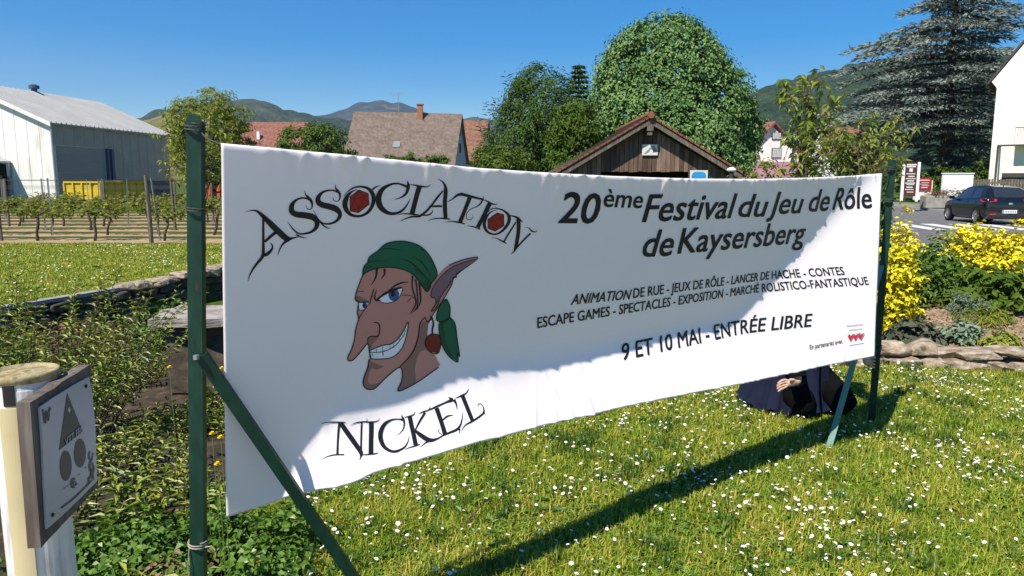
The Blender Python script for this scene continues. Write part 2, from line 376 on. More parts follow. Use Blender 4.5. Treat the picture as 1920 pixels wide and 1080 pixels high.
def broad_tree(name, label, cat, base, prof, n, per, cr, L, W, leaf, trunk_r, trunk_h, g, lumps=0.14, inner=0.3, group=None, limbs=10, droop=0.3, flat=0.75, lean=(0, 0)):
    t = thing(name, label, cat, base, group); base = np.array(base, float)
    C, out = profile_clumps(base, prof, n, g, lumps, inner)
    H = prof[-1][0]; C[:, 0] += lean[0] * (C[:, 2] - base[2]) / H; C[:, 1] += lean[1] * (C[:, 2] - base[2]) / H
    V, Fc = crown_leaves(C, g.uniform(0.6, 1.3, n) * cr, out, per, L, W, g, flat, droop)
    nmesh("crown", V, Fc, leaf, t)
    mb = MB(); top = base + np.array([lean[0], lean[1], H * 0.8])
    zz = np.linspace(0, 1, 7)[:, None]; pts = base + (top - base) * zz + np.concatenate([[[0, 0, 0]], g.normal(0, 0.02 * H * 0.3, (6, 3)) * [1, 1, 0]])
    mb.tube(pts, np.linspace(trunk_r, trunk_r * 0.2, 7), 9)
    for k in range(limbs):
        e = C[g.integers(len(C))]; s = pts[g.integers(1, 5)]; mid = (s + e) / 2 + np.array([0, 0, -0.05 * H])
        mb.tube([s, mid, e], [trunk_r * 0.4, trunk_r * 0.25, trunk_r * 0.06], 6)
    mb.build("trunk", M['bark'], t, smooth=True); return t
def bush(name, label, base, size, n, per, L, W, leaf, g, cat="shrub", group=None, cr=None, stems=6):
    """low plant: leaf clumps over an ellipsoid that stands on the ground"""
    t = thing(name, label, cat, base, group); sx, sy, sz = size
    d = rand_dirs(n, g); d[:, 2] = np.abs(d[:, 2]); f = g.uniform(0.55, 1.0, n)[:, None] * (1 + 0.15 * np.sin(d[:, :1] * 9 + d[:, 2:] * 7))
    C = np.array(base) + d * f * np.array([sx / 2, sy / 2, sz]) + np.array([0, 0, 0.02 * sz])
    V, Fc = crown_leaves(C, g.uniform(0.7, 1.3, n) * (cr or min(sx, sy, sz) * 0.16), d, per, L, W, g)
    V[:, 2] = np.maximum(V[:, 2], base[2] + 0.01)
    nmesh("foliage", V, Fc, leaf, t)
    mb = MB()
    for k in range(stems):
        e = C[g.integers(n)]; b0 = np.array(base) + np.array([g.normal(0, sx * 0.06), g.normal(0, sy * 0.06), 0])
        mb.tube([b0, (b0 + e) / 2 + [0, 0, 0.1 * sz], e], [sz * 0.018, sz * 0.012, sz * 0.005], 5)
    mb.build("stem", M['bark'], t); return t
def lance_shrub(name, label, base, spread, height, n, nodes, L, W, leaf, g, group=None, cat="shrub", tilt=0.5, droop=0.15, up=0.45):
    """many leafy shoots with pairs of lance leaves"""
    t = thing(name, label, cat, base, group); P = []; A = []; N = []; Ls = []; mb = MB()
    for k in range(n):
        a = g.uniform(0, 6.28); r = math.sqrt(g.random()); b0 = np.array(base) + np.array([math.cos(a) * spread[0] * r * 0.45, math.sin(a) * spread[1] * r * 0.45, 0])
        dirv = unit(np.array([math.cos(a) * r * tilt + g.normal(0, .18), math.sin(a) * r * tilt + g.normal(0, .18), 1.0])); h = height * g.uniform(0.55, 1.0) * (1 - 0.25 * r)
        tt = np.linspace(0, 1, nodes + 1); pts = b0 + dirv * h * tt[:, None] + np.array([math.cos(a), math.sin(a), -0.6]) * (h * droop * r) * (tt ** 2)[:, None]
        if k % 2 == 0: mb.tube(pts[::2], np.linspace(0.005, 0.002, len(pts[::2])), 4, False)
        ph = g.uniform(0, 6.28)
        for q in range(int(nodes * 0.25), nodes + 1):
            for s in (0, math.pi):
                an = ph + q * 1.57 + s; rad = np.array([math.cos(an), math.sin(an), up if q < nodes else 1.3]) + g.normal(0, .2, 3)
                P.append(pts[q]); A.append(rad); N.append(np.array([-rad[0] * 0.4, -rad[1] * 0.4, 1.0])); Ls.append(L * g.uniform(0.6, 1.15) * (0.6 if q == nodes else 1))
    P, A, N, Ls = map(np.array, (P, A, N, Ls))
    V, Fc = folded_leaves(P, A, N, Ls, Ls * W / L, 0.2, 0.25)
    nmesh("foliage", V, Fc, leaf, t); mb.build("stem", M['bark'], t); return t

M['lf_linden'] = mat_leaf('lf_linden', [(0.041, 0.108, 0.023), (0.076, 0.165, 0.037), (0.131, 0.228, 0.063), (0.207, 0.292, 0.095)], trans=0.08, clump=0.5)
M['lf_dark'] = mat_leaf('lf_dark', [(0.029, 0.067, 0.012), (0.057, 0.114, 0.017), (0.098, 0.162, 0.025)], trans=0.12, clump=0.5)
M['lf_mid'] = mat_leaf('lf_mid', [(0.046, 0.094, 0.013), (0.086, 0.144, 0.018), (0.132, 0.188, 0.029)], trans=0.28)
M['lf_bright'] = mat_leaf('lf_bright', [(0.051, 0.105, 0.010), (0.085, 0.150, 0.016), (0.136, 0.195, 0.024)], trans=0.35)
M['lf_blue'] = mat_leaf('lf_blue', [(0.042, 0.090, 0.060), (0.084, 0.138, 0.102), (0.132, 0.192, 0.144)], trans=0.15)
M['lf_cedar'] = mat_leaf('lf_cedar', [(0.056, 0.086, 0.064), (0.105, 0.136, 0.110), (0.186, 0.221, 0.185), (0.260, 0.288, 0.250)], trans=0.05, clump=0.3)
M['lf_olive'] = mat_leaf('lf_olive', [(0.120, 0.166, 0.021), (0.221, 0.264, 0.036), (0.360, 0.369, 0.059)], trans=0.3, clump=0.4)
M['lf_vine'] = mat_leaf('lf_vine', [(0.110, 0.150, 0.014), (0.187, 0.220, 0.021), (0.286, 0.300, 0.035)], trans=0.4, clump=2)
M['lf_yellow'] = mat_leaf('lf_yellow', [(0.14, 0.20, 0.015), (0.45, 0.42, 0.015), (0.74, 0.62, 0.018), (0.82, 0.70, 0.02), (0.85, 0.76, 0.06)], trans=0.25, clump=3)
M['lf_young'] = mat_leaf('lf_young', [(0.086, 0.150, 0.024), (0.158, 0.255, 0.036), (0.288, 0.330, 0.060), (0.346, 0.255, 0.084)], trans=0.4, clump=1)
M['lf_shrub'] = mat_leaf('lf_shrub', [(0.054, 0.084, 0.011), (0.109, 0.163, 0.018), (0.210, 0.254, 0.030), (0.330, 0.324, 0.050)], trans=0.12, clump=2.5, spec=0.4, rough=0.45)
M['lf_shrub2'] = mat_leaf('lf_shrub2', [(0.076, 0.097, 0.015), (0.140, 0.156, 0.023), (0.216, 0.204, 0.041)], trans=0.25, clump=2.5, spec=0.35)
M['lf_cover'] = mat_leaf('lf_cover', [(0.046, 0.114, 0.010), (0.094, 0.188, 0.020), (0.160, 0.263, 0.036)], trans=0.3, clump=3, spec=0.4, rough=0.42)
M['lf_purple'] = mat_leaf('lf_purple', [(0.030, 0.044, 0.025), (0.056, 0.070, 0.040), (0.100, 0.100, 0.063)], trans=0.05, clump=3)
M['lf_grey'] = mat_leaf('lf_grey', [(0.10, 0.16, 0.09), (0.17, 0.24, 0.15), (0.26, 0.32, 0.22)], trans=0.2, clump=3)
M['lf_dry'] = mat_leaf('lf_dry', [(0.10, 0.06, 0.03), (0.18, 0.11, 0.06), (0.24, 0.16, 0.09)], trans=0.1, clump=3)
M['blade'] = mat_leaf('blade', [(0.097, 0.190, 0.011), (0.164, 0.276, 0.015), (0.269, 0.364, 0.025), (0.443, 0.427, 0.061), (0.654, 0.445, 0.111)], trans=0.32, clump=2.2, rough=0.5, spec=0.3)
M['petal'] = mat_plain('petal', (0.80, 0.80, 0.80), 0.6, vary=0.04)
M['pollen'] = mat_plain('pollen', (0.75, 0.50, 0.03), 0.7)
M['stalk'] = mat_plain('stalk', (0.10, 0.17, 0.03), 0.6)

# ------------------------------------------------------------------ the lawn
def grass(name, P, h, w, mat, g, lean=0.85):
    n = len(P); a = g.uniform(0, 6.28, n); D = np.stack([np.cos(a), np.sin(a), np.zeros(n)], 1)
    S = np.stack([-D[:, 1], D[:, 0], np.zeros(n)], 1)
    l = np.abs(g.normal(0, lean, n))[:, None]; hh = np.broadcast_to(h, (n,))[:, None]; ww = np.broadcast_to(w, (n,))[:, None]
    up = np.array([0, 0, 1.0])
    p1 = P + (up + D * l * 0.5) * hh * 0.5; p2 = P + up * hh * (1 - 0.18 * l) * np.clip(1.15 - 0.35 * l, .45, 1) + D * l * hh * 0.95
    V = np.stack([P - S * ww * .4, P + S * ww * .4, p1 + S * ww * .5, p1 - S * ww * .5, p2], 1).reshape(-1, 3)
    k = np.arange(n) * 5
    Fs = [np.stack([k, k + 1, k + 2, k + 3], 1), np.stack([k + 3, k + 2, k + 4], 1)]
    return tag(nmesh(name, V, Fs, mat), kind="stuff")
def lawn_inside(x, y):
    front = x > -1.05 + 0.10 * np.sin(y * 5) + 0.12 * np.sin(y * 1.7) - 0.12 * (y - 2)
    back = y < 6.42 - 0.12 * np.clip(x - 3.2, 0, 3) + 0.05 * np.sin(x * 4)
    return front & back
g = np.random.default_rng(21)
n = 460000
x = g.uniform(-2, 6.8, n); y = 2.05 + (6.5 - 2.05) * g.random(n) ** 1.25
keep = lawn_inside(x, y) & (np.abs(x - 0.02 * y) < y * 0.72 + 1.0); x, y = x[keep], y[keep]
tuft = 0.5 + 0.5 * np.sin(x * 7.1 + 1.3 * np.sin(y * 5.3)) * np.sin(y * 6.3 + 1.7 * np.sin(x * 4.1))
keep = g.random(len(x)) < 0.55 + 0.45 * tuft; x, y, tuft = x[keep], y[keep], tuft[keep]
P = np.stack([x, y, ground_z(x, y) - 0.004], 1)
tag(grass("lawn_grass", P, 0.028 + 0.05 * g.random(len(x)) * (0.45 + 0.75 * tuft), 0.0037 * (1 + 0.12 * (y - 2)) * g.uniform(0.7, 1.4, len(x)), M['blade'], g), "short sunlit lawn grass with dry tips under and before the banner", "grass")
# taller coarse tufts the mower missed
n = 420; x = g.uniform(-1.3, 6.2, n); y = g.uniform(2.1, 6.3, n); k = lawn_inside(x, y); x, y = x[k], y[k]; n = len(x); per = 34
x = np.repeat(x, per) + g.normal(0, .035, n * per); y = np.repeat(y, per) + g.normal(0, .035, n * per); hh = np.repeat(g.uniform(.06, .12, n), per) * g.uniform(.6, 1.1, n * per)
M['tuft'] = mat_leaf('tuft', [(0.035, 0.085, 0.008), (0.06, 0.13, 0.012), (0.10, 0.18, 0.02)], trans=0.3, clump=2.0, rough=.45, spec=.4)
tag(grass("grass_tufts", np.stack([x, y, ground_z(x, y) - .004], 1), hh, .0062 * g.uniform(.8, 1.5, n * per), M['tuft'], g, 0.6), "darker coarse tufts of longer grass standing out of the lawn", "grass")
# broad leaves mixed into the turf: plantain and daisy rosettes, clover
n = 9000; x = g.uniform(-1.5, 6.2, n); y = g.uniform(2.05, 6.4, n); k = lawn_inside(x, y); x, y = x[k], y[k]; n = len(x)
idx = np.repeat(np.arange(n), 6); a = np.tile(np.arange(6) * 1.047, n) + np.repeat(g.uniform(0, 6.28, n), 6)
C = np.stack([x, y, ground_z(x, y) + 0.012], 1)[idx]; A = np.stack([np.cos(a), np.sin(a), g.uniform(0.25, 1.0, len(a))], 1)
sz = np.repeat(g.uniform(0.014, 0.045, n) * g.uniform(.6, 1.15, n), 6) * g.uniform(0.7, 1.2, len(a))
V, Fc = folded_leaves(C, A, np.array([0, 0, 1.0]) - A * 0.3, sz, sz * g.uniform(0.3, 0.7, len(a)), 0.15, 0.25)
tag(nmesh("lawn_weeds", V, Fc, M['lf_cover']), "low leaf rosettes and clover scattered through the lawn", "weeds", kind="stuff")
# far lawn on the left
n = 120000; y = g.uniform(9.2, 19.6, n); x = -g.uniform(0.2, 0.76, n) * y - 0.3
side = (x - WALL_A[0]) * wnor[0] + (y - WALL_A[1]) * wnor[1]; k = side < -0.02; x, y = x[k], y[k]
tu = 0.5 + 0.5 * np.sin(x * 2.1 + 1.3 * np.sin(y * 1.3)) * np.sin(y * 2.3 + 1.7 * np.sin(x * 1.1))
tag(grass("meadow_grass", np.stack([x, y, ground_z(x, y) - 0.004], 1), 0.03 + 0.06 * g.random(len(x)) * (.5 + tu), 0.014, M['blade'], g), "mown meadow grass between the old stone wall and the vineyard", "grass")

# daisies: one mesh each for the 300 nearest, the far ones as one mass
def daisy_mesh(tilt, az, h, r, g):
    V = []; Fs = []; mi = []
    R = rotaxis((math.cos(az), math.sin(az), 0), tilt); top = np.array([0, 0, h])
    n = 16
    ring = [R @ np.array([math.cos(2 * math.pi * i / n) * r * (1.0 if i % 2 else 0.8), math.sin(2 * math.pi * i / n) * r * (1.0 if i % 2 else 0.8), r * g.uniform(-0.05, .22)]) + top for i in range(n)]
    V += [top + R @ np.array([0, 0, -0.001])] + ring
    for i in range(n): Fs.append([0, 1 + i, 1 + (i + 1) % n]); mi.append(0)
    b = len(V); q = 8
    V += [R @ np.array([math.cos(6.283 * i / q) * r * .36, math.sin(6.283 * i / q) * r * .36, 0.0012]) + top for i in range(q)] + [R @ np.array([0, 0, r * .22]) + top]
    for i in range(q): Fs.append([b + i, b + (i + 1) % q, b + q]); mi.append(1)
    b = len(V); s = 0.0012
    V += [np.array([s, 0, 0]), np.array([-s, s, 0]), np.array([-s, -s, 0])] + [top + np.array([s, 0, -.002]), top + np.array([-s, s, -.002]), top + np.array([-s, -s, -.002])]
    for i in range(3): Fs.append([b + i, b + (i + 1) % 3, b + 3 + (i + 1) % 3]); Fs.append([b + i, b + 3 + (i + 1) % 3, b + 3 + i]); mi += [2, 2]
    return np.array(V), np.array(Fs), mi
protos = [daisy_mesh(g.uniform(0.0, 0.6), g.uniform(0, 6.28), g.uniform(0.045, 0.075), g.uniform(0.0085, 0.0115), g) for _ in range(8)]
cl = []
while len(cl) < 3000:
    cx, cy = g.uniform(-1.2, 6.2), 2.05 + 4.3 * g.random() ** 0.8
    if not lawn_inside(np.array(cx), np.array(cy)) or abs(cx) > cy * 0.72 + .2: continue
    dens = 0.5 + 0.5 * math.sin(cx * 2.3 + 0.8) * math.sin(cy * 2.9 + cx)
    if g.random() > 0.25 + 1.1 * (0.5 + 0.5 * math.sin(cx * 1.3 + 2.1 * math.sin(cy * 0.9) + 0.4) * math.sin(cy * 1.7 + 0.9 * cx)): continue
    k = g.integers(1, 3) if g.random() > dens * 0.5 else g.integers(3, 13)
    for _ in range(k): cl.append((cx + g.normal(0, .10), cy + g.normal(0, .09)))
cl = [c for c in cl if lawn_inside(np.array(c[0]), np.array(c[1]))]
# sort by how near they are to the camera; the first 300 inside the picture stand alone
cl.sort(key=lambda c: math.hypot(c[0], c[1]))
def banner_side(c): return 0.59 * (2.36 - c[0]) - 0.807 * (4.68 - c[1])
pm = []
for V, Fs, mi in protos:
    o = nmesh("daisy", V, Fs, [M['petal'], M['pollen'], M['stalk']], base=(0, 0, 0), midx=mi); pm.append(o.data); bpy.data.objects.remove(o)
used = 0; rest = []
for (x, y) in cl:
    z = float(ground_z(np.array(x), np.array(y)))
    if used < 300 and y > 2.25 and abs(x) < y * 0.69:
        o = bpy.data.objects.new("daisy", pm[g.integers(8)]); COL.objects.link(o); o.location = (x, y, z); o.rotation_euler = (0, 0, g.uniform(0, 6.28)); o.scale = (g.uniform(.6, 1.15),) * 3
        tag(o, "small white daisy with a yellow centre standing in the near lawn grass", "daisy", "daisies in the near lawn"); used += 1
    else: rest.append((x, y, z))
Vs = []; Fs = []; mi = []; nn = 0
for (x, y, z) in rest:
    V, Ff, m_ = protos[g.integers(8)]; Vs.append(V @ rotz(g.uniform(0, 6.28)).T * g.uniform(.6, 1.15) + [x, y, z]); Fs.append(Ff + nn); nn += len(V); mi += m_
tag(nmesh("far_daisies", np.concatenate(Vs), np.concatenate(Fs), [M['petal'], M['pollen'], M['stalk']], midx=mi), "white daisies dotted through the farther lawn by the stone edging", "daisies", kind="stuff")
n = 900; y = 9.4 + 9.6 * g.random(n) ** 0.9; x = -g.uniform(0.2, 0.75, n) * y - 0.3
dn = np.sin(x * 1.1 + 2) * np.sin(y * 0.9 + 1) ; side = (x - WALL_A[0]) * wnor[0] + (y - WALL_A[1]) * wnor[1]
k = (side < -0.05) & (g.random(n) < 0.35 + 0.65 * (dn > 0)); x, y = x[k], y[k]; n = len(x)
C = np.stack([x, y, 0.07 + 0.02 * g.random(n)], 1); A = np.stack([g.normal(0, 1, n), g.normal(0, 1, n), np.zeros(n)], 1)
V, Fc = folded_leaves(C, A, np.tile([0, -0.4, 1.0], (n, 1)), 0.032, 0.03, 0.05, 0.0)
tag(nmesh("meadow_daisies", V, Fc, M['petal']), "white daisies speckled over the meadow before the vineyard", "daisies", kind="stuff")
# ------------------------------------------------------------------ the banner: a shallow billow between two posts
BL, BR = at(415, 268, 2.08), at(1655, 325, 4.60)
B_A = unit(np.array([BR[0] - BL[0], BR[1] - BL[1], 0])); B_N = np.array([B_A[1], -B_A[0], 0])      # along, towards the viewer
B_O = np.array([BL[0], BL[1], 0]); B_LEN = float(np.dot(BR - BL, B_A))
ZT = 1.73
gb = np.random.default_rng(4)
PK = [(gb.uniform(0.02, B_LEN - .02), gb.uniform(0.006, 0.022), gb.uniform(0.002, 0.009), gb.uniform(0.010, 0.05) * (2.4 if gb.random() < .10 else 1), gb.uniform(-.6, .6)) for _ in range(105)]
PB = [(gb.uniform(0.2, B_LEN - .1), gb.uniform(0.008, 0.03), gb.uniform(0.0015, 0.006), gb.uniform(0.03, 0.16), gb.uniform(-.6, .6)) for _ in range(60)]
def top_curve(a): t = np.clip(a / B_LEN, 0, 1); return np.interp(a, TOPA, TOPZ) if TOPA is not None else ZT + 0 * t
TOPA = TOPZ = BOTA = BOTZ = None
def belly(a, z):
    dz = z - ZT; da = a - B_LEN
    T = -0.03 + 0.195 * dz
    Lp = 0.0 - 0.06 * a + 0.155 * dz
    R = -0.03 + 0.30 * da - 0.24 * dz
    zc = 0.885 + 0.05 * np.exp(-((a - 0.95) / 0.3) ** 2) - 0.30 * (1 - sstep(a, 0.05, 0.42))
    Bm = -0.03 + 0.195 * (zc - ZT) - 0.66 * (z - zc)
    k = 26 + 34 * sstep(a, 0.6, 3.0)
    D = np.stack([T, Lp, R, Bm]) * k; m = D.max(0)
    return (m + np.log(np.exp(D - m).sum(0))) / k - 0.012 + 0.0012 * np.sin(a * 5.1 + z * 3) * np.sin(z * 6.1 + a) 
def bdisp(a, z):
    a = np.asarray(a, float); z = np.asarray(z, float); d = belly(a, z)
    if TOPA is not None:
        zt = np.interp(a, TOPA, TOPZ); zb = np.interp(a, BOTA, BOTZ)
        d = d - 0.5 * np.clip(z - (zt - 0.010), 0, 0.02)              # stitched hem, leaning back and catching the sun
        for (ac, w, am, l, sl) in PK:
            d = d + am * np.exp(-((a - ac - sl * (zt - z)) / w) ** 2) * np.exp(-np.clip(zt - z, 0, 9) / l)
        for (ac, w, am, l, sl) in PB:
            d = d + am * np.exp(-((a - ac - sl * (z - zb)) / w) ** 2) * np.exp(-np.clip(z - zb, 0, 9) / l)
    return d
def bsurf(a, z, off=0.0):
    a = np.asarray(a, float); z = np.asarray(z, float)
    return B_O + a[..., None] * B_A + z[..., None] * np.array([0, 0, 1.0]) + (bdisp(a, z) + off)[..., None] * B_N
def binv(px, py):
    """photo point -> (along, height) on the cloth, so that the print sits where it is printed"""
    px = np.asarray(px, float); py = np.asarray(py, float)
    r = (px[..., None] - 960) / F * np.array([1, 0, 0]) + FW - UPV * ((py[..., None] - 540) / F)
    d = np.zeros(px.shape); den = r @ B_N
    for _ in range(40):
        t = ((B_O - EYEV) @ B_N + d) / den
        Q = EYEV + r * t[..., None]; a = (Q - B_O) @ B_A; z = Q[..., 2]
        d = 0.5 * d + 0.5 * belly(a, z)
    return a, z
tp = np.array([(415, 268), (500, 276), (600, 285.5), (700, 295), (800, 305), (900, 315), (1000, 322), (1060, 325.5), (1150, 330), (1250, 333.5), (1310, 335), (1420, 335.5), (1520, 333), (1600, 329.5), (1655, 325)], float)
bp_ = np.array([(425, 970), (500, 947), (600, 918), (700, 888), (800, 858), (900, 828), (1000, 803), (1100, 780), (1178, 761), (1300, 737), (1400, 718), (1500, 697), (1600, 676), (1640, 668)], float)
ta, tz = binv(tp[:, 0], tp[:, 1]); ba, bz = binv(bp_[:, 0], bp_[:, 1])
el = float(ba[0]); TOPA, TOPZ, BOTA, BOTZ = ta, tz, ba, bz
NA, NR = 440, 74
sv = np.concatenate([np.linspace(0, .08, 14)[:-1], np.linspace(.08, .88, 42)[:-1], np.linspace(.88, 1, 20)])
NR = len(sv); u = np.linspace(0, 1, NA)
aT = ta[0] + (ta[-1] - ta[0]) * u; aB = ba[0] + (ba[-1] - ba[0]) * u
AA = aB[None] + (aT - aB)[None] * sv[:, None]; zT = np.interp(aT, ta, tz); zB = np.interp(aB, ba, bz)
ZZ = zB[None] + (zT - zB)[None] * sv[:, None]
m, nt, b = new_mat('banner_cloth'); f = noise(nt, texco(nt, (1, 1, 1)), 700, 2); f2 = noise(nt, texco(nt), 9, 4)
b.inputs["Base Color"].default_value = (0.845, 0.78, 0.765, 1); b.inputs["Roughness"].default_value = 0.42; b.inputs["Specular IOR Level"].default_value = 0.45
bump(nt, b, f2, 0.10, 0.01); M['banner'] = m
banner = thing("banner", "long white festival banner with a goblin head and black lettering, stretched between two green posts", "banner", tuple(B_O + B_A * B_LEN / 2 + [0, 0, 0.55]))
Vf = bsurf(AA, ZZ).reshape(-1, 3); Vk = bsurf(AA, ZZ, -0.0012).reshape(-1, 3); I = (np.arange(NR - 1)[:, None] * NA + np.arange(NA - 1)[None]).ravel()
q = np.stack([I, I + 1, I + 1 + NA, I + NA], 1); n0 = len(Vf)
rim = np.concatenate([np.arange(NA), np.arange(1, NR) * NA + NA - 1, (NR - 1) * NA + np.arange(NA - 2, -1, -1), np.arange(NR - 2, 0, -1) * NA]); rim2 = np.roll(rim, -1)
cloth = nmesh("cloth", np.concatenate([Vf, Vk]), [q, q[:, ::-1] + n0, np.stack([rim2, rim, rim + n0, rim2 + n0], 1)], M['banner'], banner, smooth=True)

# --- printing
def cat_rom(P, step=3.0):
    P = np.asarray(P, float)
    if len(P) == 2: 
        n = max(2, int(np.linalg.norm(P[1] - P[0]) / step)); t = np.linspace(0, 1, n)[:, None]; return P[0] + (P[1] - P[0]) * t
    Q = np.concatenate([[2 * P[0] - P[1]], P, [2 * P[-1] - P[-2]]]); out = []
    for i in range(1, len(Q) - 2):
        n = max(2, int(np.linalg.norm((Q[i + 1] - Q[i])[:2]) / step)); t = np.linspace(0, 1, n, endpoint=False)[:, None]
        out.append(0.5 * (2 * Q[i] + (Q[i + 1] - Q[i - 1]) * t + (2 * Q[i - 1] - 5 * Q[i] + 4 * Q[i + 1] - Q[i + 2]) * t ** 2 + (-Q[i - 1] + 3 * Q[i] - 3 * Q[i + 1] + Q[i + 2]) * t ** 3))
    out.append(P[-1:]); return np.concatenate(out)
class Print:
    def __init__(s, mapper): s.mb = MB(); s.map = mapper
    def strokes(s, lst, off, sc, width=1.0, lift=0.002, step=2.0):
        for P in lst:
            P = np.array([p if len(p) == 3 else (*p, 6) for p in P], float); P[:, :2] = P[:, :2] / sc + off; P[:, 2] *= width / sc
            C = cat_rom(P, step); T = np.gradient(C[:, :2], axis=0); T /= np.linalg.norm(T, axis=1, keepdims=True) + 1e-9
            Nn = np.stack([-T[:, 1], T[:, 0]], 1); w = np.maximum(C[:, 2:3], 0.25) / 2
            a = C[:, :2] + Nn * w; c = C[:, :2] - Nn * w; n = len(C)
            V = s.map(np.concatenate([a[:, 0], C[:, 0], c[:, 0]]), np.concatenate([a[:, 1], C[:, 1], c[:, 1]]), lift)
            Fs = [(i, i + 1, n + i + 1, n + i) for i in range(n - 1)] + [(n + i, n + i + 1, 2 * n + i + 1, 2 * n + i) for i in range(n - 1)]
            s.mb.add(V, Fs)
        return s
    def fill(s, poly, off, sc, lift=0.001, smooth=True, cell=8.0):
        P = np.array(poly, float)[:, :2] / sc + off
        if smooth: P = cat_rom(np.concatenate([P, P[:1]]), 3.0)[:-1]
        bm = bmesh.new(); vs = [bm.verts.new((x, y, 0)) for x, y in P]
        for t in tessellate_polygon([[Vector((x, y, 0)) for x, y in P]]):
            try: bm.faces.new([vs[i] for i in t])
            except ValueError: pass
        for ax in (0, 1):
            for c in np.arange(math.floor(P[:, ax].min() / cell) * cell, P[:, ax].max(), cell):
                nrm = [0, 0, 0]; nrm[ax] = 1; co = [0, 0, 0]; co[ax] = c
                bmesh.ops.bisect_plane(bm, geom=bm.verts[:] + bm.edges[:] + bm.faces[:], plane_co=co, plane_no=nrm)
        bm.verts.index_update(); X = np.array([v.co[:2] for v in bm.verts]); Fs = [[v.index for v in f.verts] for f in bm.faces]; bm.free()
        s.mb.add(s.map(X[:, 0], X[:, 1], lift), Fs); return s
    def build(s, name, mat, parent): 
        return s.mb.build(name, mat, parent)
def bmap(px, py, lift):
    a, z = binv(px, py); return bsurf(a, z, lift)
def circ(x, y, r, ry=None, n=20): return [(x + r * math.cos(6.2832 * i / n), y + (ry or r) * math.sin(6.2832 * i / n)) for i in range(n)]

LA, SA = np.array([440, 340.]), 5.683
assoc = [
 [(105,330,2),(170,312,10),(235,318,22),(300,372,44),(380,452,62),(460,530,66),(535,598,64),(585,622,44)],
 [(303,365,22),(303,500,24),(303,640,26),(303,740,32),(292,805,34),(240,870,26),(190,940,20),(155,1010,12),(140,1065,3)],
 [(318,645,26),(380,588,30),(445,535,36)],
 [(312,790,34),(350,770,36),(390,730,24),(401,690,16),(387,662,8),(370,655,3)],
 [(560,620,44),(610,607,22),(650,598,12),(690,590,5)], [(565,620,44),(520,660,22),(485,710,14),(455,790,3)],
 [(745,95,3),(750,135,10),(775,165,24),(810,205,30),(825,250,18),(815,290,10),(790,300,8),(765,285,7),(760,255,3)],
 [(812,205,22),(760,182,18),(700,180,18),(640,210,28),(606,262,50),(608,322,60),(655,352,62),(740,362,66),(825,380,66),(872,424,54),(873,472,48),(850,512,34),(800,545,24),(730,560,18),(680,555,16),(630,520,16),(590,470,10),(560,430,3)],
 [(650,565,14),(700,590,14),(740,603,8),(772,603,3)],
 [(1075,30,3),(1070,65,10),(1090,95,24),(1115,130,26),(1120,170,16),(1105,205,8),(1075,213,8),(1048,195,7),(1045,165,3)],
 [(1102,118,20),(1050,98,16),(990,98,18),(930,120,26),(888,172,46),(890,222,58),(935,252,62),(1010,270,64),(1078,296,64),(1118,342,46),(1110,390,36),(1070,430,26),(1010,452,20),(950,450,14),(905,420,10),(870,370,6),(835,305,3)],
 [(905,430,14),(950,475,16),(990,497,10),(1025,497,3)],
 [(1155,165,3),(1200,110,10),(1260,70,16),(1340,57,20),(1420,78,30),(1470,142,45),(1475,222,40),(1440,302,34),(1380,355,26),(1300,372,26),(1220,345,36),(1178,282,50),(1175,212,55),(1205,147,34),(1250,105,14),(1300,88,5)],
 [(1465,90,20),(1500,62,14),(1550,42,3)]]
LC, SC = np.array([440, 310.]), 3.3103
cee = [[(1070,95,2),(1076,130,20),(1062,175,15),(1030,200,8),(990,212,2)],
 [(1072,135,16),(1020,115,11),(970,118,13),(915,150,26),(891,205,36),(905,260,34),(950,295,22),(1000,298,16),(1045,275,13),(1075,235,7),(1088,205,2)]]
LB, SB = np.array([720, 310.]), 6.0
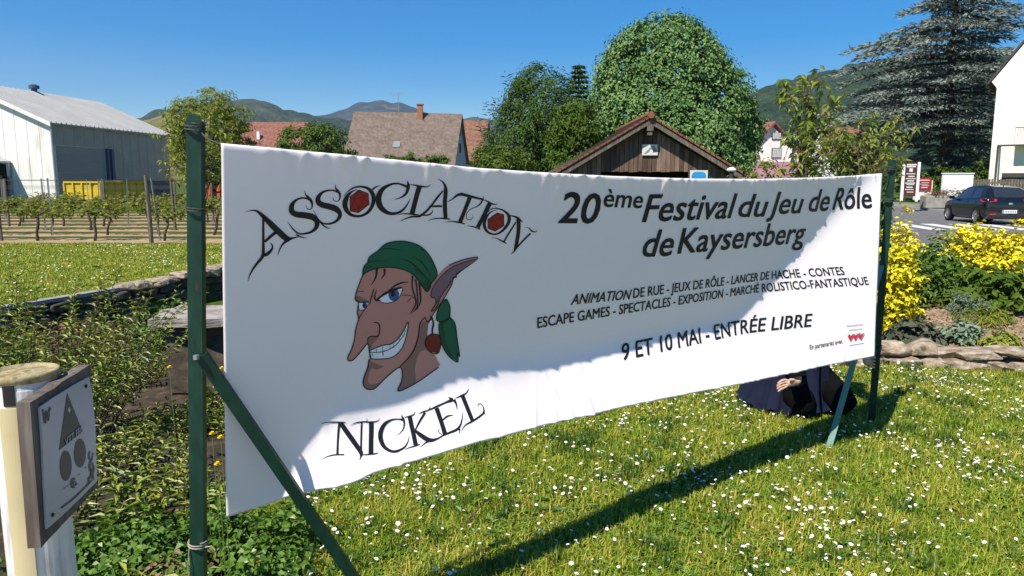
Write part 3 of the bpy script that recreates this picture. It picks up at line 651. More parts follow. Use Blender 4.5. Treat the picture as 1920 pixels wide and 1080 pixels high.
iation = [
 [(280,215,4),(340,222,14),(400,235,22),(470,243,14),(500,235,8),(518,215,3)], [(397,235,55),(368,330,52),(342,430,52),(312,545,56)], [(150,560,3),(200,545,10),(280,548,16),(340,553,16),(385,553,8)],
 [(600,155,3),(650,180,14),(685,235,28),(690,300,44),(682,400,46),(684,500,46),(690,592,44)], [(662,285,14),(600,360,22),(540,440,22),(480,510,24),(400,570,26),(320,577,20),(240,600,12),(180,632,3)],
 [(430,560,14),(490,560,16),(530,540,14),(545,515,6),(540,498,2)], [(500,465,14),(580,460,22),(650,460,22)], [(495,628,3),(540,605,10),(620,597,12),(690,600,16),(740,607,14)],
 [(700,412,4),(760,385,12),(820,338,26),(880,322,36)], [(870,325,36),(950,345,30),(1030,365,24),(1112,384,18)], [(1112,345,3),(1112,390,16)],
 [(1105,385,18),(1085,430,16),(1040,465,10),(970,495,7),(930,540,7),(920,585,7),(945,612,8),(980,605,7),(998,575,5),(985,550,2)], [(966,355,46),(928,450,44),(890,545,42),(852,640,46)], [(680,640,3),(750,630,9),(830,640,18),(905,658,14)],
 [(1110,385,6),(1160,405,14),(1220,435,16),(1265,438,6),(1275,425,2)], [(1190,425,50),(1142,520,46),(1097,610,44),(1052,697,46)], [(930,680,3),(1000,690,12),(1080,718,14)],
 [(1165,530,3),(1190,500,8),(1240,482,12),(1310,495,16),(1370,530,26),(1405,580,36),(1395,650,34),(1345,720,28),(1280,768,20),(1210,772,20),(1150,735,28),(1125,670,34),(1140,600,30),(1180,540,18),(1230,510,8),(1280,500,3)],
 [(1400,560,4),(1440,570,14),(1500,590,24),(1555,640,8)], [(1480,640,14),(1430,720,18),(1380,800,18),(1345,862,18)], [(1200,815,3),(1260,820,8),(1320,850,16),(1375,880,10)],
 [(1508,600,45),(1512,700,44),(1502,800,42),(1482,910,36),(1460,970,16),(1425,1000,3)], [(1480,940,16),(1560,850,18),(1645,765,20)], [(1585,700,3),(1625,705,8),(1660,740,16),(1700,750,10),(1718,735,4),(1700,722,2)]]
LN, SN = np.array([590, 720.]), 5.647
nick = [
 [(60,418,3),(130,405,10),(220,402,14),(325,403,8)], [(257,410,22),(247,520,22),(240,640,22),(237,750,26)], [(70,800,3),(120,765,8),(200,748,14),(310,745,14)], [(272,410,50),(340,510,52),(420,622,52),(484,720,44),(482,770,14),(470,805,3)], [(495,400,16),(490,520,18),(486,700,18)],
 [(380,435,3),(430,410,10),(510,398,14),(560,395,6)], [(545,395,8),(552,375,5),(540,358,2)],
 [(510,400,6),(580,400,14),(650,393,10),(688,365,3)], [(595,400,50),(595,500,48),(593,600,48),(592,735,50)], [(490,745,5),(560,743,12),(640,735,12),(668,722,4)],
 [(915,325,3),(930,360,24),(945,410,18),(935,470,12),(900,515,6),(865,540,2)], [(940,380,24),(880,370,12),(810,378,18),(740,420,36),(697,500,48),(694,580,48),(730,660,40),(800,705,28),(870,705,24),(940,670,18),(980,610,10),(998,545,3)],
 [(945,352,6),(1010,335,12),(1045,320,10),(1060,292,3)], [(1002,340,46),(1022,440,46),(1045,540,46),(1065,642,48)], [(945,690,3),(1000,668,10),(1070,650,14),(1112,632,8)], [(1060,485,12),(1110,390,20),(1165,300,24)], [(1095,315,3),(1150,290,14),(1200,275,12),(1220,238,3)],
 [(1060,490,26),(1120,540,46),(1200,588,48),(1270,585,26),(1360,545,6)], [(1230,585,36),(1170,620,14),(1110,668,3)],
 [(1180,285,8),(1280,240,20),(1380,195,18),(1450,165,36),(1412,140,6)], [(1470,165,34),(1495,210,18),(1505,275,3)], [(1287,255,48),(1320,350,46),(1350,440,46),(1377,530,50)], [(1350,380,14),(1400,340,18),(1465,325,3)], [(1280,590,4),(1340,550,14),(1420,515,22),(1500,480,26),(1540,430,18),(1560,350,8),(1565,285,2)], [(1340,530,10),(1310,510,8),(1305,485,6),(1325,478,2)], [(1530,470,18),(1530,525,3)],
 [(1480,155,3),(1550,120,16),(1600,95,12),(1628,45,3)], [(1560,120,44),(1600,220,42),(1640,320,42),(1665,382,40)], [(1550,495,3),(1590,435,12),(1660,395,20),(1730,350,20),(1785,300,18),(1780,240,10),(1750,205,7),(1722,220,6),(1735,240,2)], [(1790,290,12),(1803,335,2)]]
Print(bmap).strokes(assoc, LA, SA).strokes(cee, LC, SC).strokes(iation, LB, SB).build("heading_lettering", M['ink'], banner)
Print(bmap).strokes(nick, LN, SN).build("name_lettering", M['ink'], banner)
M['die_red'] = mat_plain('die_red', (0.33, 0.022, 0.012), 0.5, 0.3)
dieA = [(1225,165),(1320,92),(1420,130),(1430,245),(1315,335),(1228,315)]; dieB = [(1165,610),(1270,535),(1345,555),(1345,680),(1245,742),(1170,710)]
def die(poly, off, sc):
    o = Print(bmap).fill(poly, off, sc, 0.0014, False).build("printed_die", M['die_red'], banner)
    P = np.array(poly, float); c = P.mean(0); ins = c + (P - c) * 0.55; e = []
    for i in range(0, 6): 
        e.append([(*P[i], 7), (*P[(i + 1) % 6], 7)])
    for i in (0, 2, 4): e.append([(*ins[i], 4), (*ins[(i + 2) % 6], 4)]); e.append([(*ins[i], 4), (*P[i], 4)]); e.append([(*ins[i], 4), (*P[(i + 1) % 6], 4)]); e.append([(*ins[i], 4), (*P[i - 1], 4)])
    Print(bmap).strokes(e, off, sc, 1.0, 0.0021).build("die_edges", M['ink'], o)
die(dieA, LA, SA); die(dieB, LB, SB)

# --- goblin head emblem
LG, SG = np.array([630, 440.]), 3.6
for nme, c in dict(g_skin=(0.52, 0.235, 0.195), g_shade=(0.26, 0.14, 0.115), g_ear=(0.20, 0.12, 0.15), g_green=(0.010, 0.11, 0.055), g_green2=(0.006, 0.07, 0.035), g_white=(0.78, 0.80, 0.84), g_blue=(0.05, 0.10, 0.30), g_red=(0.17, 0.015, 0.015)).items(): M[nme] = mat_plain(nme, c, 0.5, 0.3, vary=0.03)
skin = [(180,270),(160,320),(135,390),(128,440),(148,455),(145,500),(142,530),(150,570),(130,640),(122,710),(100,780),(76,835),(95,852),(130,830),(180,770),(212,735),(222,780),(232,835),(218,850),(215,890),(188,960),(182,1010),(205,1040),(250,1042),(290,1010),(340,960),(425,895),(445,930),(440,990),(418,1055),(530,1005),(690,895),(685,850),(665,810),(640,800),(610,770),(612,700),(620,600),(640,560),(665,520),(720,440),(775,345),(790,300),(830,255),(955,158),(870,165),(760,205),(690,270),(640,330),(600,360),(560,320),(500,260),(400,225),(300,222)]
ear_in = [(940,166),(880,180),(780,220),(700,290),(650,360),(640,420),(668,430),(670,470),(640,515),(690,440),(745,360),(772,330),(765,318),(785,315),(785,290),(810,288),(812,265),(835,245)]
band = [(178,272),(180,240),(190,210),(210,190),(225,150),(280,110),(330,65),(400,45),(480,48),(560,75),(620,130),(660,200),(680,270),(640,330),(612,385),(570,330),(520,270),(450,235),(360,220),(270,228),(210,250)]
knot = [(745,435),(765,480),(765,550),(740,580),(700,590),(675,565),(690,500),(715,450)]
tail = [(765,555),(800,600),(815,700),(832,822),(817,800),(820,858),(770,830),(720,760),(695,660),(695,600),(720,585)]
neck = [(430,892),(500,822),(545,742),(560,640),(582,592),(620,590),(612,700),(610,770),(560,800),(532,900),(530,1005),(418,1055),(442,985),(446,925)]
chin = [(220,848),(290,880),(320,888),(270,912),(235,905),(212,990),(240,1012),(290,1000),(250,1037),(202,1036),(185,1002),(200,930)]
nose = [(212,735),(215,692),(245,682),(285,690),(262,722),(240,750),(230,775)]
brow = [(130,440),(140,412),(200,435),(228,462),(205,458),(160,452)]
eye = [(280,442),(320,400),(370,372),(445,358),(425,420),(390,450),(330,462)]; eye2 = [(150,460),(212,457),(205,490),(180,505),(150,505)]
teeth = [(228,780),(310,748),(380,732),(440,672),(485,590),(470,690),(440,770),(380,825),(300,838),(232,832)]
ering = [(610,690),(650,670),(700,685),(705,740),(685,800),(630,790),(598,735)]
head = Print(bmap).fill(skin, LG, SG, 0.0010).build("goblin_emblem", M['g_skin'], banner)
Print(bmap).fill(neck, LG, SG, 0.0015).fill(chin, LG, SG, 0.0015).fill(nose, LG, SG, 0.0015).fill(brow, LG, SG, 0.0015).build("skin_shading_print", M['g_shade'], head)
Print(bmap).fill(ear_in, LG, SG, 0.0015, False).build("ear_inside", M['g_ear'], head)
Print(bmap).fill(band, LG, SG, 0.0017).fill(knot, LG, SG, 0.0020).fill(tail, LG, SG, 0.0016, False).build("headscarf", M['g_green'], head)
Print(bmap).fill([(560,330),(612,385),(640,330),(560,240),(520,230),(600,300)], LG, SG, 0.0021).fill([(700,600),(720,600),(745,730),(790,830),(760,815),(715,740)], LG, SG, 0.0021).build("headscarf_fold", M['g_green2'], head)
Print(bmap).fill(eye, LG, SG, 0.0017).fill(eye2, LG, SG, 0.0017).build("eye_white", M['g_white'], head)
Print(bmap).fill(circ(388, 404, 36, 44), LG, SG, 0.0021).fill(circ(192, 477, 16, 21), LG, SG, 0.0021).build("iris", M['g_blue'], head)
Print(bmap).fill(teeth, LG, SG, 0.0017).build("teeth", M['g_white'], head)
Print(bmap).fill(ering, LG, SG, 0.0022, False).build("earring", M['g_red'], head)
def closed(P, w): return [(x, y, w) for x, y in P + P[:1]]
lines = [closed(band, 7), closed(knot, 7), closed(tail, 7), closed(ering, 7), closed(eye, 5), closed(teeth, 6), [(x, y, 7) for x, y in skin[:32]], [(x, y, 6) for x, y in skin[37:47]], [(x, y, 5) for x, y in ear_in],
 [(345,385,3),(400,342,10),(450,322,8),(487,322,3)], [(262,445,6),(340,392,16),(400,369,13),(447,357,4)], [(255,360,3),(240,410,8),(225,470,6)], [(272,370,3),(258,420,10),(268,445,8),(300,440,4)],
 [(250,590,4),(285,600,8),(293,640,8),(280,685,7),(240,685,6),(214,700,5),(212,740,3)], [(130,440,8),(160,455,8),(215,455,8)], [(215,470,4),(170,535,5),(148,575,5)], [(150,460,4),(155,505,4),(190,504,4),(215,470,3)], [(145,385,3),(185,380,4)],
 [(275,230,16),(265,290,10),(235,340,3)], [(325,230,16),(325,265,10),(303,300,3)], [(515,278,12),(512,350,9),(532,425,10),(535,470,9),(500,535,3)], [(535,300,11),(545,380,9),(547,480,8),(512,530,3)], [(560,320,11),(568,420,11),(565,460,8),(540,510,3)], [(440,408,3),(500,410,5),(525,430,3)], [(480,455,3),(505,425,5)],
 [(280,105,3),(340,92,6),(440,105,2)], [(205,190,3),(270,178,5),(350,178,2)], [(185,225,3),(240,215,5)], [(430,165,2),(500,185,7),(580,260,7),(640,325,3)], [(510,145,2),(580,190,6),(640,280,3)],
 [(600,555,4),(565,600,7),(550,700,7),(510,800,8),(430,890,5)], [(230,795,4),(320,787,5),(400,745,5),(462,668,3)], [(270,770,3),(268,800,4)], [(312,755,3),(315,815,6)], [(360,745,3),(362,765,4)], [(385,765,3),(388,735,3)], [(425,720,3),(425,690,3)], [(450,690,3),(470,640,3)], [(240,800,3),(248,820,4)],
 [(645,555,8),(655,600,12),(648,640,12),(648,672,10)], [(600,555,6),(612,585,6),(640,570,8),(632,545,5)], [(640,520,5),(668,500,6),(700,440,5)]]
Print(bmap).strokes(lines, LG, SG, 1.0, 0.0028).fill(circ(382, 398, 16, 20), LG, SG, 0.0026).fill(circ(190, 476, 7, 10), LG, SG, 0.0026).build("ink_outline", M['ink'], head)

# --- set lettering (Blender's own font, fattened)
def text_mesh(s, bold):
    cu = bpy.data.curves.new("txt", 'FONT'); cu.body = s; cu.offset = bold; cu.resolution_u = 3; cu.size = 1.0
    o = bpy.data.objects.new("txt", cu); COL.objects.link(o); bpy.context.view_layer.update()
    me = bpy.data.meshes.new_from_object(o.evaluated_get(bpy.context.evaluated_depsgraph_get()))
    V = np.array([v.co[:2] for v in me.vertices]); Fs = [list(p.vertices) for p in me.polygons]
    bpy.data.objects.remove(o); bpy.data.curves.remove(cu); bpy.data.meshes.remove(me); return V, Fs
CAPV, _ = text_mesh("H", 0.0); CAP = CAPV[:, 1].max()
LT, ST = np.array([1000., 330.]), 1920 / 680
def word(mb, s, p0, p1, stem, bold=0.02, lift=0.002, off=LT, sc=ST, mapper=None, xh=1.0):
    """s set from p0 to p1 along its baseline; stem = (foot, head) of an upright giving cap height and slant"""
    V, Fs = text_mesh(s, 0.0); x0, x1 = V[:, 0].min(), V[:, 0].max()
    pts = np.array([p0, p1, stem[0], stem[1]], float) / sc + off
    inv = mapper[0] if mapper else binv
    a, z = inv(pts[:, 0], pts[:, 1]); base = np.array([a[0], z[0]]); ex = np.array([a[1], z[1]]) - base; up = np.array([a[3] - a[2], z[3] - z[2]])
    V = np.stack([(V[:, 0] - x0) / (x1 - x0), V[:, 1] / CAP / xh], 1); AZ = base + V[:, :1] * ex + V[:, 1:] * up
    bm = bmesh.new(); vs = [bm.verts.new((p[0], p[1], 0)) for p in AZ]
    for f in Fs:
        try: bm.faces.new([vs[i] for i in f])
        except ValueError: pass
    if not mapper:
        for ax in (0, 1):
            for c in np.arange(math.floor(AZ[:, ax].min() / 0.035) * 0.035, AZ[:, ax].max(), 0.035):
                nrm = [0, 0, 0]; nrm[ax] = 1; co = [0, 0, 0]; co[ax] = c
                bmesh.ops.bisect_plane(bm, geom=bm.verts[:] + bm.edges[:] + bm.faces[:], plane_co=co, plane_no=nrm)
    bm.verts.index_update(); X = np.array([v.co[:2] for v in bm.verts]); Fs = [[v.index for v in f.verts] for f in bm.faces]; bm.free()
    k = bold * np.linalg.norm(up) * 1.05                # heavier weight: copies set a hair apart
    for j, (dx, dz) in enumerate(((0, 0), (1, .5), (-1, -.5), (1, -.5), (-1, .5)) if k > 0 else ((0, 0),)):
        mb.add((mapper[1] if mapper else bsurf)(X[:, 0] + dx * k, X[:, 1] + dz * k, lift + .00018 * j), Fs)
mb = MB()
word(mb, "20", (132,247), (330,250), ((145,245),(183,85)), 0.030)
word(mb, "ème", (366,162), (570,170), ((400,162),(420,66)), 0.026)
word(mb, "Festival", (575,243), (1040,222), ((585,242),(626,98)), 0.026)
word(mb, "du", (1075,217), (1218,214), ((1120,215),(1158,95)), 0.026)
word(mb, "Jeu", (1242,203), (1408,196), ((1290,201),(1325,85)), 0.026)
word(mb, "de", (1450,190), (1556,183), ((1475,188),(1506,72)), 0.026)
word(mb, "Rôle", (1582,178), (1790,168), ((1590,177),(1622,64)), 0.026)
word(mb, "de", (568,428), (725,421), ((610,426),(650,285)), 0.026)
word(mb, "Kaysersberg", (762,411), (1425,353), ((770,410),(800,277)), 0.026)
mb.build("title_lettering", M['ink'], banner)
mb = MB()
word(mb, "ANIMATION", (197,682), (506,652), ((400,660),(414,608)), 0.025)
word(mb, "DE RUE - JEUX DE RÔLE - LANCER DE HACHE - CONTES", (527,646), (1648,522), ((612,634),(615,585)), 0.025)
word(mb, "ESCAPE GAMES - SPECTACLES - EXPOSITION - MARCHÉ ROLISTICO-FANTASTIQUE", (20,805), (1775,574), ((22,804),(22,749)), 0.025)
mb.build("programme_lettering", M['ink'], banner)
mb = MB()
word(mb, "9 ET 10 MAI - ENTRÉE LIBRE", (470,976), (1467,796), ((548,958),(546,872)), 0.025)
mb.build("date_lettering", M['ink'], banner)
mb = MB(); word(mb, "En partenariat avec", (1462,918), (1635,884), ((1463,917),(1461,893)), 0.004)
mb.build("partner_lettering", M['ink'], banner)
LH, SH = np.array([1580., 590.]), 9.817
def heart(x, y, w, h): return [(x, y + h * .5), (x - w * .5, y - h * .12), (x - w * .48, y - h * .38), (x - w * .26, y - h * .5), (x, y - h * .28), (x + w * .26, y - h * .5), (x + w * .48, y - h * .38), (x + w * .5, y - h * .12)]
M['logo_grey'] = mat_plain('logo_grey', (0.25, 0.26, 0.28), 0.5); M['logo_red'] = mat_plain('logo_red', (0.55, 0.025, 0.04), 0.5)
hp = Print(bmap)
for hx, hy in ((145, 432), (232, 422), (335, 408)): hp.fill(heart(hx + 6, hy, 118, 160), LH, SH, 0.0012, False)
logo = hp.build("partner_logo", M['logo_grey'], banner)
hp = Print(bmap)
for hx, hy in ((140, 430), (227, 420), (318, 410)): hp.fill(heart(hx, hy, 88, 120), LH, SH, 0.0018, False)
hp.build("logo_heart", M['logo_red'], logo)
bars = []
for y0, xa, xb in ((215, 70, 375), (290, 115, 345)):
    for xx in range(xa, xb, 22): bars.append([(xx, y0 - (xx - xa) * .1, 30), (xx + 13, y0 - 1.3 - (xx - xa) * .1, 30)])
bars.append([(120, 570, 12), (385, 525, 12)])
Print(bmap).strokes(bars, LH, SH, 1.0, 0.0014, 1.0).build("logo_caption", M['logo_grey'], logo)

# ------------------------------------------------------------------ posts and struts
def angle_iron(mb, p0, p1, wdir_, ddir, w, d, t=0.004, round_top=False):
    p0 = np.array(p0, float); p1 = np.array(p1, float); ax = unit(p1 - p0); wv = unit(np.array(wdir_, float) - ax * np.dot(wdir_, ax)); dv = unit(np.cross(ax, wv)); 
    if np.dot(dv, ddir) < 0: dv = -dv
    L = np.linalg.norm(p1 - p0); sec = [(-w / 2, 0), (w / 2, 0), (w / 2, L)] 
    if round_top: sec = [(-w / 2, 0), (w / 2, 0)] + [(w / 2 * math.cos(a), L - w / 2 + w / 2 * math.sin(a)) for a in np.linspace(0, math.pi, 11)]
    else: sec = [(-w / 2, 0), (w / 2, 0), (w / 2, L), (-w / 2, L)]
    mb.prism([p0 + wv * x + ax * y for x, y in sec], dv * t)
    q0 = p0 + wv * (w / 2 - t) + dv * (t + 0.0002); q1 = q0 + ax * (L - (w * .5 if round_top else 0))
    mb.prism([q0, q0 + wv * (t - .0003), q1 + wv * (t - .0003), q1], dv * d); return ax, wv, dv
def wrap(mb, c, ax, r, n=2.2, th=0.004, rise=0.012, sq=(1, 1)):
    u_, w_ = frame_of(np.array(ax)); t = np.linspace(0, 6.283 * n, int(16 * n))
    mb.tube(np.array(c) + r * (np.cos(t)[:, None] * u_ * sq[0] + np.sin(t)[:, None] * w_ * sq[1]) + np.array(ax) * (t / 6.283 * rise)[:, None], th, 5)
LPt = at(362.5, 213, 2.10); LPm = at(369, 1080, 2.14); s_ = (LPt[2] + 0.10) / (LPt[2] - LPm[2]); LPb = LPt + (LPm - LPt) * s_
RPb = gnd(1632, 815, -0.08); RPt = at(1673, 300, 4.70)
post = thing("banner_post", "green angle-iron post with a rounded top holding the near left end of the banner", "post", (LPb[0], LPb[1], 0))
mb = MB(); ax, wv, dv = angle_iron(mb, LPb, LPt, (1, 0.05, 0), (0, 1, 0), 0.041, 0.03, 0.004, True); mb.build("upright", M['green_paint'], post)
st0 = at(376, 668, 2.11); dd = unit(at(662, 1085, 2.36) - st0); st1 = st0 + dd * ((st0[2] + 0.06) / -dd[2])
mb = MB(); angle_iron(mb, st1, st0, (0.8, 0.1, 0.6), (0, 1, 0), 0.036, 0.02, 0.004); mb.build("strut", M['green_paint'], post)
mb = MB(); c = st0 + np.array([-0.008, -0.012, 0.0]); mb.lathe(c, [(0.009, -0.006), (0.009, 0.006)], 6); mb.build("bolt", M['steel'], post)
def along(p, q_, y):                                                  # point of a post at a picture height
    f_ = np.linspace(0, 1, 400)[:, None]; P = np.array(p) + (np.array(q_) - np.array(p)) * f_
    r = P - EYEV; py = 540 - F * (r @ UPV) / (r @ FW); return P[np.argmin(abs(py - y))]
post2 = thing("banner_post", "green angle-iron post at the far right end of the banner with a pale strut", "post", (RPb[0], RPb[1], 0))
mb = MB(); ax2, _, _ = angle_iron(mb, RPb, RPt, (0.9, -0.45, 0), (0, 1, 0), 0.045, 0.036, 0.004); mb.build("upright", M['green_paint'], post2)
s0 = along(RPb, RPt, 490) + np.array([0.0, 0.02, 0]); s1 = gnd(1548, 860, -0.05)
mb = MB(); angle_iron(mb, s1, s0, (0.9, -0.3, 0.2), (0, 1, 0), 0.036, 0.028, 0.004); mb.build("strut", M['teal_paint'], post2)
# cords: parts of the banner
mb = MB(); c = along(LPb, LPt, 246); wrap(mb, c + dv * 0.012, ax, 0.027, 2.5, 0.003, 0.009); e = bsurf(np.array(float(ta[0])), np.array(float(tz[0])))
mb.tube([c + wv * 0.02, (c + e) / 2 + [0, 0, -0.004], e + [0, 0, -0.004]], 0.003, 5); mb.build("tie_cord", M['rope'], banner)
mb = MB(); c = along(LPb, LPt, 398); wrap(mb, c + dv * 0.012, ax, 0.027, 1.6, 0.0022, 0.007); mb.build("tie_cord", M['rope'], banner)
mb = MB(); c = along(LPb, LPt, 1026); wrap(mb, c + dv * 0.012, ax, 0.028, 2.4, 0.0022, 0.008); mb.tube([c + wv * .02, c + wv * .05 + [0, -.01, .012], c + wv * .058 + [0, -.01, .0]], 0.002, 4)
mb.tube([c - wv * .022, c - wv * .024 + [0, -.01, -.05], c - wv * .026 + [0, -.005, -.12]], 0.0016, 4); mb.build("twine", M['twine'], post)
for yy, n_ in ((318, 2.5), (378, 1.8), (655, 2.4)):
    mb = MB(); c = along(RPb, RPt, yy); wrap(mb, c + np.array([0, 0.012, 0]), ax2, 0.030, n_, 0.004, 0.012)
    if yy != 378:
        i_ = -1; e = bsurf(np.array(float((ta if yy < 400 else ba)[-1])), np.array(float((tz if yy < 400 else bz)[-1])))
        mb.tube([c, (c + e) / 2 + [0, 0, -.004], e + [0, 0, -.003]], 0.003, 5)
    mb.build("tie_cord", M['rope'], banner)
# ------------------------------------------------------------------ buildings
def V3(p, z): return np.array([p[0], p[1], z])
def house(name, label, cat, A, B, depth_dir, depth, z0, eave, ridge, wall_m, roof_m, ridge_along=True, over=0.35, parts=True):
    """rectangular house: front side from A to B (xy), going back by depth; ridge parallel to AB if ridge_along"""
    A = np.array(A, float); B = np.array(B, float); dv = unit(np.array(depth_dir, float)); av = unit(B - A); L = np.linalg.norm(B - A)
    t = thing(name, label, cat, ((A + B)[0] / 2 + dv[0] * depth / 2, (A + B)[1] / 2 + dv[1] * depth / 2, z0))
    P = [A, B, B + dv * depth, A + dv * depth]; mb = MB()
    if ridge_along: r0 = A + dv * depth / 2; r1 = B + dv * depth / 2
    else: r0 = A + av * L / 2; r1 = r0 + dv * depth
    bot = [V3(p, z0 - .3) for p in P]; top = [V3(p, eave) for p in P]; Rr = [V3(r0, ridge - .12), V3(r1, ridge - .12)]
    V = bot + top + Rr
    Fs = [(0, 1, 5, 4), (1, 2, 6, 5), (2, 3, 7, 6), (3, 0, 4, 7)]
    Fs += [(4, 8, 7), (5, 6, 9)] if ridge_along else [(4, 5, 8), (6, 7, 9)]
    mb.add(V, Fs); mb.build("wall", wall_m, t)
    rb = MB(); th = 0.22
    if ridge_along: sides = [(A, B, r0, r1, -dv), (P[3], P[2], r0, r1, dv)]; lv = av
    else: sides = [(A, P[3], r0, r1, -av), (B, P[2], r0, r1, av)]; lv = dv
    for k, (e0, e1, q0, q1, outv) in enumerate(sides):
        run = np.linalg.norm((q0 - e0)); sl = (ridge - eave) / run
        a = V3(e0 + outv * over - lv * over, eave - sl * over); b_ = V3(e1 + outv * over + lv * over, eave - sl * over); c = V3(q1 + lv * over, ridge + .002 * k); d = V3(q0 - lv * over, ridge + .002 * k)
        rb.prism([a, b_, c, d], (0, 0, th))
    rf = rb.build("roof", roof_m, t); return t, dict(A=A, B=B, av=av, dv=dv, L=L, r0=r0, r1=r1, P=P, roof=rf)
def panel(mb, c, ux, uz, w, h, d):
    """box panel centred at c with width dir ux, height dir uz, thickness d along ux x uz"""
    ux = unit(ux); uz = unit(uz); n = np.cross(ux, uz); R = np.stack([ux, n, uz], 1); return mb.box(c, (w, d, h), R)

# --- white steel warehouse on the left
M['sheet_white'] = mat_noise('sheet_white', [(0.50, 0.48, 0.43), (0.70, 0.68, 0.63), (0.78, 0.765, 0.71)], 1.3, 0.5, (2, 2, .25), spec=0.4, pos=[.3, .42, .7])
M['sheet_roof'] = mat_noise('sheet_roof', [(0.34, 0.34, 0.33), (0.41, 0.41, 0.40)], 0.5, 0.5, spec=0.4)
M['sheet_shaded'] = mat_noise('sheet_shaded', [(0.33, 0.285, 0.23), (0.41, 0.36, 0.295)], 0.7, 0.6)  # greyer than the gable sheets: the side's shade is put into the colour
M['door_grey'] = mat_plain('door_grey', (0.30, 0.27, 0.24), 0.55, vary=0.05, scale=0.5)
M['base_grey'] = mat_noise('base_grey', [(0.10, 0.10, 0.10), (0.16, 0.16, 0.155)], 1, 0.85)
M['blue_steel'] = mat_plain('blue_steel', (0.05, 0.085, 0.14), 0.5)
M['plank'] = mat_noise('plank', [(0.12, 0.07, 0.04), (0.2, 0.12, 0.07)], 2, 0.8, (0.3, 0.3, 6))
DW = 70.0; we = unit(np.array([0.10, 0.995])); wg = np.array([-we[1], we[0]]); c0_ = at(94, 231, DW); zE = float(c0_[2]); c0 = c0_[:2]; LW = 19.5; HW = 8.6; zR = zE + 3.85
wh = thing("warehouse", "large white sheet steel warehouse with a pitched ribbed roof and grey door", "warehouse", (c0[0], c0[1], 0))
mb = MB(); P = [c0, c0 + we * LW, c0 + we * LW + wg * 2 * HW, c0 + wg * 2 * HW]
V = [V3(p, 0) for p in P] + [V3(p, zE) for p in P] + [V3(c0 + wg * HW, zR - .1), V3(c0 + wg * HW + we * LW, zR - .1)]
mb.add(V, [(3, 0, 4, 8, 7), (1, 2, 6, 9, 5), (2, 3, 7, 6), (0, 1, 5, 4)])
for k in range(1, 15):                                           # seams of the gable sheets
    q_ = c0 + wg * (k * 1.2); zt_ = zE + (zR - zE) * (1 - abs(k * 1.2 - HW) / HW) - .15; mb.box(V3(q_ - we * 0.012, zt_ / 2), (0.05, 0.03, zt_), rotz(math.atan2(wg[1], wg[0])))
mb.build("wall", M['sheet_white'], wh)
mb = MB(); nv = -wg
dx0, dx1 = 0.35, 8.6                                             # side facing right: sheets greyed for shade, above a door and a dark plinth
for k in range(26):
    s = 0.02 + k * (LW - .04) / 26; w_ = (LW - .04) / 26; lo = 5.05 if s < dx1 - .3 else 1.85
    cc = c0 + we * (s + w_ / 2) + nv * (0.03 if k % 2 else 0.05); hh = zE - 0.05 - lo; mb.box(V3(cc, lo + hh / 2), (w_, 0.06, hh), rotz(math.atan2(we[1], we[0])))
mb.build("cladding", M['sheet_shaded'], wh)
mb = MB(); mb.box(V3(c0 + we * ((dx1 + LW) / 2) + nv * 0.04, 0.92), (LW - dx1, 0.08, 1.84), rotz(math.atan2(we[1], we[0]))); mb.build("plinth", M['base_grey'], wh)
mb = MB()
for k in range(6): mb.box(V3(c0 + we * 3.95 + nv * 0.02, 0.42 + k * 0.83), (7.0, 0.05, 0.81), rotz(math.atan2(we[1], we[0])))
d_ = mb.build("door", M['door_grey'], wh)
mb = MB()
for k in range(4): mb.box(V3(c0 + we * (1.5 + k * 1.65) + nv * 0.055, 1.2), (0.9, 0.03, 0.45), rotz(math.atan2(we[1], we[0])))
mb.build("window", M['glass'], d_)
for s in (7.75, 8.45):
    mb = MB(); mb.box(V3(c0 + we * s + nv * 0.15, 2.5), (0.28, 0.28, 5.0), rotz(math.atan2(we[1], we[0]))); mb.build("door_post", M['blue_steel'], wh)
mb = MB()
for sgn in (0, 1):
    e0 = c0 - we * .4 + nv * .35 if sgn == 0 else c0 - we * .4 + wg * (2 * HW + .35); r0 = c0 - we * .4 + wg * HW; L_ = LW + .8
    zlo = zE - .10; a = V3(e0, zlo); b_ = V3(e0 + we * L_, zlo); c = V3(r0 + we * L_, zR); d = V3(r0, zR); mb.prism([a, b_, c, d], (0, 0, 0.14))
    n_ = 30
    for k in range(n_ + 1):                                       # standing ribs of the sheets
        f_ = k / n_; p = a + (b_ - a) * f_; q_ = d + (c - d) * f_; mb.prism([p + [0, 0, .142], p + V3(we * .14, .142), q_ + V3(we * .14, .142), q_ + [0, 0, .142]], (0, 0, 0.11))
mb.build("roof", M['sheet_roof'], wh)
mb = MB(); mb.prism([V3(c0 - we * .44 + nv * .35, zE - .32), V3(c0 - we * .44 + wg * HW, zR - .2), V3(c0 - we * .44 + wg * HW, zR + .18), V3(c0 - we * .44 + nv * .35, zE + .06)], V3(-we * 0.05, 0)); mb.build("verge_trim", M['sheet_white'], wh)
rv = at(105, 176, 79); rv[:2] = (c0 + wg * HW + we * 9.4); mb = MB(); mb.lathe((rv[0], rv[1], zR), [(0.28, 0), (0.28, .45), (0.5, .5), (0.5, .8), (0.2, .95)], 10); mb.build("roof_vent", M['blue_steel'], wh)
mb = MB(); mb.tube([V3(c0 - we * .15 + nv * .15, 0.1), V3(c0 - we * .15 + nv * .15, zE - .2)], 0.09, 8); mb.build("downpipe", M['steel'], wh)
